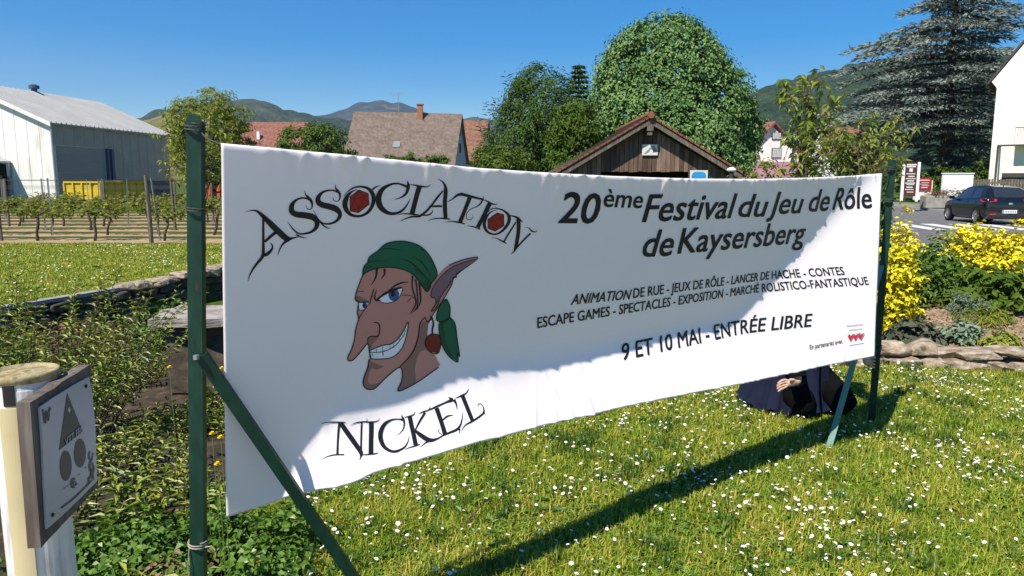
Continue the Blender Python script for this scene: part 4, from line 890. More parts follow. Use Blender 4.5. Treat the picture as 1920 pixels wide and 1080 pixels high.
# lean-to on its gable
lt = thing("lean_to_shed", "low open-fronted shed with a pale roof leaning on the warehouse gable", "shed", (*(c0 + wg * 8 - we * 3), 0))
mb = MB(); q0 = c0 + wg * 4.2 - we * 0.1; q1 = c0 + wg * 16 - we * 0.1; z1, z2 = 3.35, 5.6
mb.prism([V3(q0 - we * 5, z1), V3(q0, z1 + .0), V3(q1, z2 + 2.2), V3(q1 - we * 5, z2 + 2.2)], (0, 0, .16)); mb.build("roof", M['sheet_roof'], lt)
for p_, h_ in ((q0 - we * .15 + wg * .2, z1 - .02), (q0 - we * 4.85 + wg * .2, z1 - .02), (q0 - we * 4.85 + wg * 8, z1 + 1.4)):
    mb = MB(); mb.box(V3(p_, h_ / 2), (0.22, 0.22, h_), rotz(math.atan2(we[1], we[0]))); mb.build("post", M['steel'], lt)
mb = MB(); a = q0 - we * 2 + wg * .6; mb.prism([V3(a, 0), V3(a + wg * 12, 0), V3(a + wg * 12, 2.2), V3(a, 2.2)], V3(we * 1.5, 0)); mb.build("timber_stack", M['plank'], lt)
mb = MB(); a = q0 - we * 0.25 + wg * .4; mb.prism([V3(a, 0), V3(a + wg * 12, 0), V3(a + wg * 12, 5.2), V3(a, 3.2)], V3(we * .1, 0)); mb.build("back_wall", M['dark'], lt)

# --- yellow skip, orange machine and the small pale shed near it
M['yellow'] = mat_noise('yellow', [(0.55, 0.36, 0.01), (0.70, 0.50, 0.02)], 2, 0.5, spec=0.4); M['orange'] = mat_noise('orange', [(0.45, 0.07, 0.015), (0.6, 0.12, 0.03)], 2, 0.5)
def skip(name, label, xa, xb, xc, ytop, D, mat, z0=0.0):
    a = at(xa, 385, D)[:2]; b_ = at(xb, 385, D)[:2]; c = at(xc, 385, D + 4.2)[:2]; top = zpx(ytop, D); t = thing(name, label, "container", (a[0], a[1], z0)); mb = MB()
    d = c - b_; P = [a, b_, c, a + d]
    for i in range(4):
        p, q_ = P[i], P[(i + 1) % 4]; e = unit(q_ - p); n_ = np.array([e[1], -e[0]]); mb.prism([V3(p + e * .06, .25), V3(q_ - e * .06, .25), V3(q_ - e * .06, top), V3(p + e * .06, top)], V3(-n_ * 0.06, 0))
        m_ = int(np.linalg.norm(q_ - p) / 0.8) + 1
        for k in range(m_ + 1): cc = p + (q_ - p) * k / m_ + n_ * .05; mb.box(V3(cc, (top + .25) / 2), (.10, .10, top - .3), rotz(math.atan2(e[1], e[0])))
        mb.prism([V3(p - n_ * -.1, top), V3(q_ + n_ * .1, top), V3(q_ - n_ * .06, top), V3(p - n_ * .06, top)], (0, 0, .12))
    body = mb.build("body", mat, t); mb = MB(); mb.prism([V3(p, .12) for p in P], (0, 0, .13)); mb.build("floor_plate", M['dark'], t)
    return t, P, top
_, PY, topY = skip("skip_container", "bright yellow ribbed skip container standing behind the vines", 124, 190, 272, 343, 58, M['yellow'])
t, _, _ = skip("skip_container", "orange red ribbed bin between the green post and the banner corner", 379, 413, 440, 345, 56, M['orange'])
cc = (PY[0] + PY[1] + PY[2] + PY[3]) / 4; mb = MB(); gg = np.random.default_rng(5)
for k in range(40): mb.box(V3(cc + gg.uniform(-1, 1, 2) * [1.0, 1.6], topY - .1 + .25 * gg.random()), (gg.uniform(.5, 1.6), .18, .06), rotz(gg.uniform(0, 3)) @ rotaxis((1, 0, 0), gg.uniform(-.3, .3)))
tag(mb.build("timber_heap", M['plank'], base=V3(cc, topY)), "brown heap of scrap boards filling the yellow skip", "timber heap")
M['shed_wall'] = mat_plain('shed_wall', (0.35, 0.34, 0.32), 0.8)
house("small_shed", "small low shed with a pale sheet roof seen beside the green post", "shed", at(383, 330, 66)[:2], at(425, 330, 66)[:2], (0.1, 1), 6, 0, zpx(324, 66), zpx(296, 66), M['shed_wall'], M['sheet_roof'])

# --- red roofed house, main tiled house and its neighbour
M['tile_brown'] = mat_tiles('tile_brown', [(0.13, 0.095, 0.075), (0.185, 0.14, 0.112), (0.23, 0.18, 0.15)], 0.34); M['tile_red'] = mat_tiles('tile_red', [(0.15, 0.058, 0.045), (0.20, 0.085, 0.065), (0.25, 0.12, 0.09)], 0.3)
M['tile_old'] = mat_tiles('tile_old', [(0.14, 0.07, 0.045), (0.22, 0.11, 0.07), (0.27, 0.16, 0.11)], 0.3)
M['render_grey'] = mat_noise('render_grey', [(0.42, 0.42, 0.42), (0.5, 0.5, 0.49)], 1, 0.9); M['render_white'] = mat_noise('render_white', [(0.68, 0.66, 0.63), (0.76, 0.74, 0.71)], 1, 0.9)
M['brick'] = mat_plain('brick', (0.32, 0.13, 0.07), 0.9); M['frame_dark'] = mat_plain('frame_dark', (0.05, 0.045, 0.04), 0.6)
def roof_pt(H, eave, ridge, s, f, side=0):                         # point on the front roof plane: s along, f up the slope
    e = H['A'] + H['av'] * s; r = H['r0'] + H['av'] * s; p = e + (r - e) * f; return V3(p, eave + (ridge - eave) * f + .24)
D1 = 74.0; A = at(646, 300, D1)[:2]; B = at(848, 300, D1 + 2.5)[:2]; ev, rg = zpx(311, D1), zpx(213, D1 + 4)
th_, H1 = house("house", "house with a long brown tiled roof, brick chimney and roof window", "house", A, B, (0.12, 0.99), 8.4, 0, ev, rg, M['render_grey'], M['tile_brown'], True, 0.3)
p = roof_pt(H1, ev, rg, H1['L'] * 0.615, 0.93); mb = MB(); mb.box(p + [0, 0, .35], (0.55, 0.55, 1.6)); mb.box(p + [0, 0, 1.2], (0.7, 0.7, .12)); mb.build("chimney", M['brick'], th_)
p = roof_pt(H1, ev, rg, H1['L'] * 0.44, 0.36); sl = unit(roof_pt(H1, ev, rg, 0, 1) - roof_pt(H1, ev, rg, 0, 0)); mb = MB(); panel(mb, p + [0, 0, .03], V3(H1['av'], 0), sl, .72, .8, .10); wf = mb.build("window", M['steel'], th_); mb = MB(); panel(mb, p + np.cross(V3(H1['av'], 0), sl) * -.06 + [0, 0, .04], V3(H1['av'], 0), sl, .56, .64, .06); mb.build("pane", M['glass'], wf)
gx = H1['B'] + H1['dv'] * 4.2 + H1['av'] * .03
for zz, ww in ((ev + 2.0, .7), (ev + 3.8, .6)):
    mb = MB(); mb.box(V3(gx, zz), (.08, ww, 1.0), rotz(math.atan2(H1['dv'][1], H1['dv'][0]) - math.pi / 2)); mb.build("window", M['frame_dark'], th_)
mb = MB(); p = roof_pt(H1, ev, rg, H1['L'] * .40, 1.0); mb.tube([p, p + [0, 0, 2.0]], 0.03, 5)
for k in range(5): mb.tube([p + [-.7 + .0 * k, 0, 1.98 - .06 * k + 0], p + [.5, 0, 1.98 - .06 * k]], 0.012, 4) if k in (0, 4) else None
mb.tube([p + [-.9, 0, 1.9], p + [.6, 0, 1.9]], .015, 4)
mb.build("aerial", M['steel'], th_)
D2 = 84.0; A = at(835, 300, D2)[:2]; B = at(902, 300, D2 + .8)[:2]
h2, H2 = house("house", "smaller house with a reddish tiled roof behind the brown roofed one", "house", A, B, (0.12, 0.99), 8, 0, zpx(302, D2), zpx(228, D2 + 4), M['render_white'], M['tile_old'], True, 0.3)
mb = MB(); 
for k in range(3): mb.box(V3(H2['A'] + H2['av'] * (1.0 + 1.15 * k) - H2['dv'] * .05, 1.6), (.75, .08, 1.1))
mb.build("window", M['frame_dark'], h2)
D3 = 96.0; A = at(425, 300, D3)[:2]; B = at(560, 300, D3)[:2]
h3, H3 = house("house", "house with a faded red tiled roof between the tall tree and the round bush", "house", A, B, (0, 1), 9, 0, zpx(288, D3), zpx(232, D3 + 4.5), M['render_white'], M['tile_red'], True, 0.3)
p = roof_pt(H3, zpx(288, D3), zpx(232, D3 + 4.5), 3.6, .45); mb = MB(); mb.box(p + [0, -.1, .3], (.35, .5, 1.0)); mb.build("vent_pipe", M['white_paint'], h3)

# --- wooden barn
M['barn_board'] = None
m, nt, b = new_mat('barn_board'); g_ = nt.nodes.new("ShaderNodeNewGeometry"); f = noise(nt, texco(nt, (8, 8, 0.9)), 2.0, 8, .65)
mm = nt.nodes.new("ShaderNodeMath"); mm.operation = 'MULTIPLY_ADD'; mm.inputs[1].default_value = .35; nt.links.new(g_.outputs["Random Per Island"], mm.inputs[0]); m2 = nt.nodes.new("ShaderNodeMath"); m2.operation = 'MULTIPLY'; m2.inputs[1].default_value = .7; nt.links.new(f, m2.inputs[0]); nt.links.new(m2.outputs[0], mm.inputs[2])
r = ramp(nt, [(0.035, 0.019, 0.012), (0.095, 0.055, 0.035), (0.175, 0.11, 0.075), (0.27, 0.185, 0.135)], [.22, .42, .62, .8]); nt.links.new(mm.outputs[0], r.inputs[0]); nt.links.new(r.outputs[0], b.inputs["Base Color"]); b.inputs["Roughness"].default_value = .85; bump(nt, b, f, .5, .01); M['barn_board'] = m
M['verge_tile'] = mat_noise('verge_tile', [(0.16, 0.055, 0.03), (0.26, 0.10, 0.06)], 3, .85); M['mossy_tile'] = mat_tiles('mossy_tile', [(0.05, 0.04, 0.03), (0.10, 0.085, 0.055), (0.16, 0.13, 0.09)], 0.17, width=.2)
DB = 27.0; pk = at(1219, 222, DB); eL = at(1055, 333, DB); eR = at(1404, 321, DB); bd = unit(np.array([0.16, 0.987]))
cx = pk[0]; hw = (eR[0] - eL[0]) / 2; zp, ze = pk[2], (eL[2] + eR[2]) / 2; bl = 9.0
bt = thing("barn", "weathered brown board barn with a mossy tiled gable roof", "barn", (cx, DB, 0)); slo = (zp - ze) / hw
mb = MB(); nb = 34; inner = hw - 0.5; gz = lambda x: zp - .22 - abs(x) * slo
op0, op1 = xpx(1127, DB + .35) - cx, xpx(1293, DB + .35) - cx; zop = zpx(322, DB + .35); gw = 2 * inner / nb; gg = np.random.default_rng(3)
for k in range(nb):
    x0 = -inner + k * gw + .008; x1 = x0 + gw - .016; yb = DB + .35 + gg.uniform(0, .012); lo = zop + gg.uniform(-.02, .02) if op0 < (x0 + x1) / 2 < op1 else 0.0
    mb.prism([(cx + x0, yb, lo), (cx + x1, yb, lo), (cx + x1, yb, gz(x1)), (cx + x0, yb, gz(x0))], (0, .03, 0))
mb.build("gable_boards", M['barn_board'], bt)
mb = MB(); iw = inner - .02; y0, y1 = DB + .4, DB + bl
mb.add([(cx - iw, y0, 0), (cx - iw, y1, 0), (cx - iw, y1, gz(iw)), (cx - iw, y0, gz(iw)), (cx + iw, y0, 0), (cx + iw, y1, 0), (cx + iw, y1, gz(iw)), (cx + iw, y0, gz(iw)), (cx, y1, gz(0))], [(0, 1, 2, 3), (4, 7, 6, 5), (1, 5, 6, 8, 2)])
mb.build("wall", M['barn_board'], bt)
mb = MB(); ly = np.array([bd[0] * bl, bd[1] * bl, 0]) * 1.02
for sgn in (-1, 1):
    e = np.array([cx + sgn * hw, DB - .05, ze - .02]); t_ = np.array([cx, DB - .05, zp - .02 + .002 * sgn]); mb.prism([e, t_, t_ + [0, bl + .3, 0], e + [0, bl + .3, 0]], (0, 0, .07))
    nrow = 17
    for k in range(nrow):                                          # rows of flat tiles, each lapping the one below
        a = e + (t_ - e) * (k / nrow) + [0, 0, .075]; b_ = e + (t_ - e) * min(1, (k + 1.25) / nrow) + [0, 0, .075]; rgz = np.array([0, 0, .05])
        mb.prism([a + rgz, b_ + [0, 0, .012], b_ + [0, bl + .3, .012], a + rgz + [0, bl + .3, 0]], (0, 0, .022))
mb.build("roof", M['mossy_tile'], bt)
mb = MB()
for sgn in (-1, 1):                                                # red verge tiles along the gable edge
    e = np.array([cx + sgn * hw, DB - .12, ze]); t_ = np.array([cx, DB - .12, zp]); n_ = 17
    for k in range(n_):
        a = e + (t_ - e) * (k / n_); b_ = e + (t_ - e) * min(1.0, (k + 1.12) / n_); mb.prism([a + [0, 0, .115], b_ + [0, 0, .085], b_ + [0, 0, .03], a + [0, 0, .03]], (0, .07 + .0005 * k, 0))
mb.tube([(cx, DB - .2, zp + .11), (cx, DB + bl + .3, zp + .11)], .13, 8); mb.build("verge_tiles", M['verge_tile'], bt)
mb = MB()
for sgn in (-1, 1):
    e = np.array([cx + sgn * (hw - .02), DB - .07, ze - .02]); t_ = np.array([cx + .001 * sgn, DB - .07, zp - .02]); mb.prism([e, t_, t_ - [0, 0, .17], e - [0, 0, .17]], (0, .035, 0))
mb.build("barge_board", M['old_wood'], bt)
mb = MB(); mb.box((cx, DB + .15, zp - .33), (.22, .5, .22)); mb.box((cx, DB + .13, zp - .52), (.16, .4, .14)); mb.build("ridge_beam", M['old_wood'], bt)
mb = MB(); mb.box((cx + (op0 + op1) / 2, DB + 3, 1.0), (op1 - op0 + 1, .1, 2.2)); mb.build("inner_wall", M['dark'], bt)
# pictures fixed to the barn
M['pic_white'] = mat_plain('pic_white', (0.62, 0.62, 0.58), 0.6, vary=.05); M['pic_grey'] = mat_plain('pic_grey', (0.22, 0.23, 0.23), 0.6); M['pic_blue'] = mat_noise('pic_blue', [(0.02, 0.20, 0.50), (0.05, 0.32, 0.62)], 4, .5)
c = at(1218.5, 281, DB + .30); w_ = 29 / F * DB; h_ = 20 / F * DB
s1_ = thing("sign", "small white picture board of a house high on the barn gable", "sign", tuple(c)); mb = MB(); mb.box(c, (w_, .03, h_)); mb.build("board", M['pic_white'], s1_)
mb = MB(); yk = c[1] - .018; X_ = lambda u_, v_: (c[0] + (u_ - .5) * w_ * .9, yk, c[2] + (v_ - .5) * h_ * .85)
for k, P in enumerate(([(0.1, .12), (.35, .5), (.55, .62), (.45, .3), (.2, .06)], [(.4, .62), (.68, .95), (.78, .88), (.6, .55)], [(.7, .2), (.98, .3), (.96, .6), (.78, .85), (.72, .55)])):
    mb.prism([X_(*q_) for q_ in P], (0, -.003 - .001 * k, 0))
mb.build("picture", M['pic_grey'], s1_)
c = at(1310, 336, DB + .22); w_ = 33 / F * DB; s2_ = thing("sign", "white sign with a rounded blue emblem on the barn beside its doorway", "sign", tuple(c)); mb = MB(); mb.box(c, (w_, .03, w_)); mb.build("board", M['pic_white'], s2_)
mb = MB(); mb.prism([(c[0] + .25 * math.copysign(abs(math.cos(a)) ** .6, math.cos(a)) * w_ / .6, c[1] - .018, c[2] + .02 + .235 * math.copysign(abs(math.sin(a)) ** .6, math.sin(a)) * w_ / .6) for a in np.linspace(0, 6.283, 28)[:-1]], (0, -.004, 0)); mb.build("emblem", M['pic_blue'], s2_)
# lamp with a pale cap at the barn's right corner
D_ = 25.0; p = at(1371, 330, D_); lp = thing("garden_lamp", "short lamp post with a pale cap at the barn's right eave", "lamp", (p[0], p[1], 0)); mb = MB(); mb.tube([(p[0], p[1], 0), (p[0], p[1], zpx(322, D_))], .07, 10); mb.build("post", M['frame_dark'], lp); mb = MB(); mb.lathe((p[0], p[1], zpx(322, D_)), [(.10, 0), (.16, .05), (.14, .1), (.04, .15)], 12); mb.build("cap", M['white_paint'], lp)

# --- white and pink house behind the barn
M['pink'] = mat_noise('pink', [(0.40, 0.20, 0.24), (0.47, 0.25, 0.29)], 1, .9); M['shutter'] = mat_plain('shutter', (0.38, 0.39, 0.38), .6)
D4 = 62.0; A = at(1392, 320, D4)[:2]; B = at(1496, 320, D4)[:2]
h4, H4 = house("house", "white gabled house with pink lower walls and red roofs behind the barn", "house", A, B, (-0.45, 0.9), 11, 0, zpx(290, D4), zpx(233, D4), M['render_white'], M['tile_red'], False, 0.35)
fn = np.array([H4['dv'][0], H4['dv'][1]]) * -1
def front_box(parent, nm, x, y, w, h, mat, D=D4, d=.06, off=.05):
    p = at(x, y, D); s_ = (p[:2] - H4['A']) @ H4['av']; q_ = H4['A'] + H4['av'] * s_ + fn * off; mb = MB(); mb.box(V3(q_, p[2]), (w, d, h), rotz(math.atan2(H4['av'][1], H4['av'][0]))); return mb.build(nm, mat, parent)
for x, y, w, h in ((1455, 255, .75, .55), (1455, 287, .8, .8), (1432, 316, .6, .5)):
    w_ = front_box(h4, "window", x, y, w, h, M['frame_dark']); front_box(w_, "shutter", x, y, w * .9, h * .88, M['shutter'], off=.09)
q_ = at(1440, 312, D4 - 1.2); mb = MB(); mb.box((q_[0], q_[1], q_[2] - .45), (5.2, 2.0, 1.6)); mb.build("porch", M['pink'], h4)
mb = MB(); e = at(1372, 300, D4 - .5); mb.box((e[0], e[1] + 2, e[2] * .5), (3.4, 5, e[2])); mb.build("side_wing", M['pink'], h4)
mb = MB(); mb.prism([(e[0] - 1.9, e[1] - .8, e[2]), (e[0] + 2.1, e[1] - .8, e[2]), (e[0] + 1.7, e[1] + 3, zpx(268, D4)), (e[0] - 1.5, e[1] + 3, zpx(268, D4))], (0, 0, .15)); mb.build("side_roof", M['tile_red'], h4)
h5, _ = house("house", "distant red roofed house glimpsed through the leafy hedge", "house", at(1560, 320, 90)[:2], at(1630, 320, 90)[:2], (0, 1), 8, 0, zpx(290, 90), zpx(242, 94), M['render_white'], M['tile_red'])

# --- cream house on the right
M['cream'] = mat_noise('cream', [(0.72, 0.67, 0.56), (0.78, 0.73, 0.62)], .6, .9); M['slate'] = mat_tiles('slate', [(0.05, 0.045, 0.045), (0.09, 0.08, 0.08)], .25)
D5 = 46.0; gA = at(1853, 340, D5); gd = unit(np.array([0.8, -0.6])); gA = gA[:2]; zt = zpx(160, D5); hc = thing("house", "tall cream house with a steep gable, railing balcony and dark frame porch", "house", (gA[0], gA[1], 0))
gb_ = np.array([-gd[1], gd[0]]); mb = MB(); W5 = 9.5
prof = [(0, 0), (W5, 0), (W5, zt), (W5 + .28, zt + .22), (W5 * .5, zt + 7.4), (-.28, zt + .22), (0, zt - .15)]
mb.prism([V3(gA + gd * x, z) for x, z in prof], V3(gb_ * 10, 0)); mb.build("wall", M['cream'], hc)
mb = MB()
for x0, z0_, x1, z1_ in ((-.5, zt + .05, W5 * .5, zt + 7.55), (W5 + .5, zt + .05, W5 * .5, zt + 7.552)):
    mb.prism([V3(gA + gd * x0 + gb_ * .12, z0_), V3(gA + gd * x1 + gb_ * .12, z1_), V3(gA + gd * x1 + gb_ * 10.4, z1_), V3(gA + gd * x0 + gb_ * 10.4, z0_)], (0, 0, .2))
mb.build("roof", M['slate'], hc)
def on5(x, y, off=0.0):                                             # point on the gable wall
    r = ray(x, y); n_ = V3(gb_, 0); t_ = np.dot(V3(gA, 0) - EYEV, n_) / np.dot(r, n_); return EYEV + r * t_ - n_ * off
mb = MB(); p, q_ = on5(1903, 271, .0), on5(1960, 266, .0); mb.prism([p, V3(q_[:2], p[2]), V3(q_[:2], p[2]) - V3(gb_ * .9, 0), p - V3(gb_ * .9, 0)], (0, 0, -.12)); bal = mb.build("balcony", M['cream'], hc)
mb = MB(); d_ = unit(V3(q_[:2] - p[:2], 0)); o_ = p - V3(gb_ * .85, 0); n_ = 16
for k in range(n_ + 1): mb.tube([o_ + d_ * (k * .13), o_ + d_ * (k * .13) + [0, 0, .95]], .012, 4)
mb.tube([o_ + [0, 0, .95], o_ + d_ * 2.1 + [0, 0, .95]], .025, 5); mb.build("railing", M['frame_dark'], bal)
mb = MB(); p = on5(1870, 335, 1.6); pt = on5(1871, 275, 1.6); mb.tube([V3(p[:2], 0), V3(p[:2], pt[2])], .06, 6); e_ = V3(p[:2], pt[2]) + V3(gd * 4, 0); mb.tube([V3(p[:2], pt[2]), e_], .06, 6); mb.tube([e_, V3(e_[:2], 0)], .06, 6); w_ = V3(p[:2], pt[2]); mb.tube([w_, w_ + V3(gb_ * 1.6, 0)], .05, 6); mb.build("porch_frame", M['frame_dark'], hc)
mb = MB(); p = on5(1908, 330, .06); mb.box(V3(p[:2], 1.1), (1.6, .1, 2.1), rotz(math.atan2(gd[1], gd[0]))); mb.build("door", M['frame_dark'], hc)
# ------------------------------------------------------------------ trees
gt = np.random.default_rng(77)
def prof_px(pts, D, base_y_z=0.0):
    """outline given as (y, x_left, x_right) in the picture -> heights and radii about the middle axis at distance D"""
    xm = np.mean([(l + r) / 2 for _, l, r in pts]); cx = xpx(xm, D); out = []
    for y, l, r in sorted(pts, key=lambda p: -p[0]): out.append((zpx(y, D) - base_y_z, cx - xpx(l, D), xpx(r, D) - cx))
    return cx, out
cx, pr = prof_px([(345, 1150, 1350), (325, 1098, 1408), (290, 1088, 1414), (250, 1092, 1408), (215, 1098, 1396), (180, 1108, 1384), (150, 1116, 1370), (120, 1128, 1352), (95, 1142, 1338), (70, 1158, 1318), (50, 1180, 1296), (38, 1210, 1275), (31, 1238, 1252)], 38)
broad_tree("broadleaf_tree", "huge dense rounded deciduous tree towering right behind the barn", "tree", (cx, 38, 0), pr, 2500, 26, 0.40, 0.175, 0.12, M['lf_linden'], .35, 9, gt, lumps=.11, inner=.25, droop=.8)
cx, pr = prof_px([(345, 940, 1050), (310, 908, 1062), (270, 918, 1070), (230, 935, 1076), (200, 942, 1078), (175, 950, 1072), (155, 962, 1062), (140, 980, 1045), (124, 1004, 1020)], 44)
broad_tree("broadleaf_tree", "dark green bushy tree left of the huge rounded tree", "tree", (cx, 44, 0), pr, 420, 40, 0.5, 0.22, 0.08, M['lf_dark'], .25, 6, gt, lumps=.22, inner=.25)
cx, pr = prof_px([(300, 975, 1050), (240, 960, 1066), (200, 970, 1070), (165, 980, 1064), (140, 992, 1050), (115, 1012, 1026)], 50)
t_ = lance_shrub("slender_tree", "feathery blue-green tree top of upright shoots above the dark bushy tree", (cx, 50, 0), (5.6, 5.6), zpx(108, 50), 85, 34, .5, .07, M['lf_blue'], gt, cat="tree", tilt=.12, droop=.03)
cx, pr = prof_px([(340, 1040, 1110), (300, 1030, 1112), (260, 1034, 1112), (230, 1042, 1110), (205, 1056, 1108), (190, 1070, 1100)], 35)
broad_tree("broadleaf_tree", "bright yellow-green tree squeezed between the dark tree and the huge one", "tree", (cx, 35, 0), pr, 150, 40, 0.42, 0.2, 0.09, M['lf_bright'], .14, 4, gt, lumps=.2)
cx, pr = prof_px([(340, 900, 950), (312, 888, 1000), (290, 890, 985), (278, 900, 960)], 40)
broad_tree("bush", "low rounded green bush at the foot of the dark bushy tree", "bush", (cx, 40, 0), pr, 110, 40, 0.4, 0.2, 0.09, M['lf_mid'], .1, 2, gt, lumps=.15)
# fir
def fir(name, label, base, H, R, n_tier, leaf, g):
    t = thing(name, label, "tree", base); P = []; A = []; N = []
    for i in range(n_tier):
        f = i / (n_tier - 1); z = H * (.12 + .86 * f); r = R * (1 - f) ** .85 + .12; nb_ = int(9 - 4 * f)
        for k in range(nb_):
            a = 6.28 * k / nb_ + i * .7 + g.uniform(-.2, .2); d = np.array([math.cos(a), math.sin(a), -.22]); q = np.linspace(.12, 1, 10)
            for s in q:
                p = np.array(base) + [0, 0, z] + d * r * s + [0, 0, .18 * r * s * s]
                for w_ in (-1, 0, 1, -.5, .5):
                    P.append(p); A.append(d + w_ * np.array([-math.sin(a), math.cos(a), 0]) + g.normal(0, .15, 3)); N.append([0, 0, 1.0])
    P, A, N = map(np.array, (P, A, N)); V, Fc = folded_leaves(P, A, N, g.uniform(.25, .55, len(P)) * R / 1.9, .14 * R / 1.9, -.2, .2); nmesh("crown", V, Fc, leaf, t)
    mb = MB(); mb.tube([base, np.array(base) + [0, 0, H]], [.22, .02], 7); mb.build("trunk", M['bark'], t); return t
fir("fir_tree", "narrow dark fir peeking out left of the huge rounded tree", (xpx(1083, 58), 58, 0), zpx(117, 58), 2.3, 26, M['lf_dark'], gt)
# tall feathery tree on the left, bush and hedges round the houses
cx, pr = prof_px([(345, 352, 440), (310, 336, 452), (280, 330, 460), (255, 334, 458), (230, 338, 456), (210, 345, 452), (192, 352, 446), (178, 370, 440), (168, 395, 430)], 47)
broad_tree("broadleaf_tree", "layered olive green tree with feathery top behind the near green post", "tree", (cx, 47, 0), pr, 300, 42, .5, .26, .07, M['lf_olive'], .22, 5, gt, lumps=.3, inner=.2, flat=.35)
cx, pr = prof_px([(330, 560, 630), (300, 530, 655), (275, 524, 658), (258, 532, 652), (244, 548, 638), (236, 575, 615)], 52)
broad_tree("broadleaf_tree", "round leafy green tree in front of the red and brown roofs", "tree", (cx, 52, 0), pr, 170, 44, .45, .24, .13, M['lf_mid'], .15, 3, gt, lumps=.2)
cx, pr = prof_px([(320, 440, 510), (290, 446, 502), (274, 462, 490)], 70)
broad_tree("bush", "dark bush below the faded red roof", "bush", (cx, 70, 0), pr, 60, 30, .5, .22, .12, M['lf_dark'], .1, 2, gt)
def hedge(name, label, p0, p1, depth, h, n, per, L, W, leaf, g, z0=0.0, rag=.12, group=None, cr=.22):
    p0 = np.array(p0[:2]); p1 = np.array(p1[:2]); d = p1 - p0; nn = unit(np.array([-d[1], d[0]])); t = thing(name, label, "hedge", (*((p0 + p1) / 2), z0), group)
    u_ = g.random(n); v_ = g.uniform(-.5, .5, n); w_ = np.sqrt(g.random(n)); top = h * (1 + rag * np.sin(u_ * 17) + rag * g.normal(0, .5, n)); C = np.concatenate([p0 + d * u_[:, None] + nn * (v_ * depth)[:, None], (z0 + top * w_)[:, None]], 1)
    out = unit(np.concatenate([nn * (v_ * 2)[:, None] - nn * .5, (w_ * 1.2)[:, None]], 1)); V, Fc = crown_leaves(C, np.full(n, cr) * g.uniform(.7, 1.3, n), out, per, L, W, g); V[:, 2] = np.maximum(V[:, 2], z0)
    nmesh("foliage", V, Fc, leaf, t); mb = MB()
    for k in range(8):
        p = p0 + d * (k + .5) / 8; mb.tube([V3(p, z0), V3(p, z0 + h * .7)], [.04, .01], 5)
    mb.build("stem", M['bark'], t); return t
hedge("hedge", "bright trimmed hedge below the brown tiled roof", at(716, 300, 60), at(842, 300, 60), 1.2, zpx(293, 60), 260, 30, .22, .1, M['lf_bright'], gt, rag=.04)
# cedar
def cedar(base, H, prof, g):
    t = thing("cedar_tree", "great grey-green cedar with flat tiered branches right of centre", "tree", base); base = np.array(base); P = []; A = []; N = []; S = []; mb = MB()
    mb.tube([base, base + [.1, 0, H * .3], base + [-.1, 0, H * .6], base + [0, 0, H]], [.62, .45, .28, .03], 10)
    hh = np.array([p[0] for p in prof]); rl = np.array([p[1] for p in prof]); rr = np.array([p[2] for p in prof]); zs = np.linspace(hh[0], hh[-1] - .3, 31)
    for i, z0_ in enumerate(zs):
        nb_ = 6 if z0_ < H * .75 else 5
        for k in range(nb_):
            a = 6.283 * k / nb_ + i * 2.4 + g.uniform(-.4, .4); ca = math.cos(a); R = (np.interp(z0_, hh, rl) if ca < 0 else np.interp(z0_, hh, rr)); R = R * (abs(ca) + .8 * (1 - abs(ca))) * g.uniform(.62, 1.08)
            z = z0_ + g.uniform(-.25, .25); up_ = g.uniform(.02, .22); q = np.linspace(0, 1, 7); d = np.array([ca, math.sin(a), 0]); sd_ = np.array([-math.sin(a), ca, 0])
            pts = base + [0, 0, z] + d * (R * q)[:, None] + np.array([0, 0, 1.0]) * (R * (up_ * q - .22 * q ** 2))[:, None]; mb.tube(pts, np.linspace(.10, .015, 7) * (.5 + R / 8), 5, False)
            ns = max(6, int(R * 5))
            for s in np.linspace(.22, 1.0, ns):
                p = base + [0, 0, z] + d * R * s + [0, 0, R * (up_ * s - .22 * s * s)]; wid = R * .34 * (1.15 - s) + .22
                m_ = 13
                off = g.uniform(-1, 1, m_); q_ = p + sd_ * (off * wid)[:, None] + d * (g.normal(0, .18, m_) + np.abs(off) * wid * .35)[:, None] + np.array([0, 0, 1]) * (g.normal(0.03, .07, m_) - np.abs(off) * wid * .12)[:, None]
                P.append(q_); A.append(d + sd_ * off[:, None] * .9 + g.normal(0, .3, (m_, 3)) + [0, 0, -.12]); N.append(np.tile([0, -.25, 1.0], (m_, 1)) + g.normal(0, .6, (m_, 3)))
    P, A, N = map(np.concatenate, (P, A, N)); V, Fc = folded_leaves(P, A, N, g.uniform(.28, .62, len(P)), g.uniform(.07, .14, len(P)), -.15, .1)
    nmesh("crown", V, Fc, M['lf_cedar'], t); mb.build("trunk", M['bark'], t, smooth=True)
DC = 60.0; bx = xpx(1768, DC); zb = lambda y: zpx(y, DC); wpx = 1 / F * DC
cedar((bx, DC, 0), 20.5, [(zb(322), 1.2, 3.0), (zb(285), 4.0, 5.6), (zb(250), 9.0, 6.0), (zb(215), 11.4, 6.4), (zb(180), 10.6, 5.8), (zb(150), 9.0, 6.0), (zb(118), 8.4, 4.4), (zb(95), 8.6, 3.6), (zb(70), 8.0, 4.4), (zb(45), 5.2, 6.4), (zb(30), 3.8, 6.2), (zb(5), 3.6, 3.0), (zb(-40), 2.6, 2.6), (20.0, .2, .2)], np.random.default_rng(15))
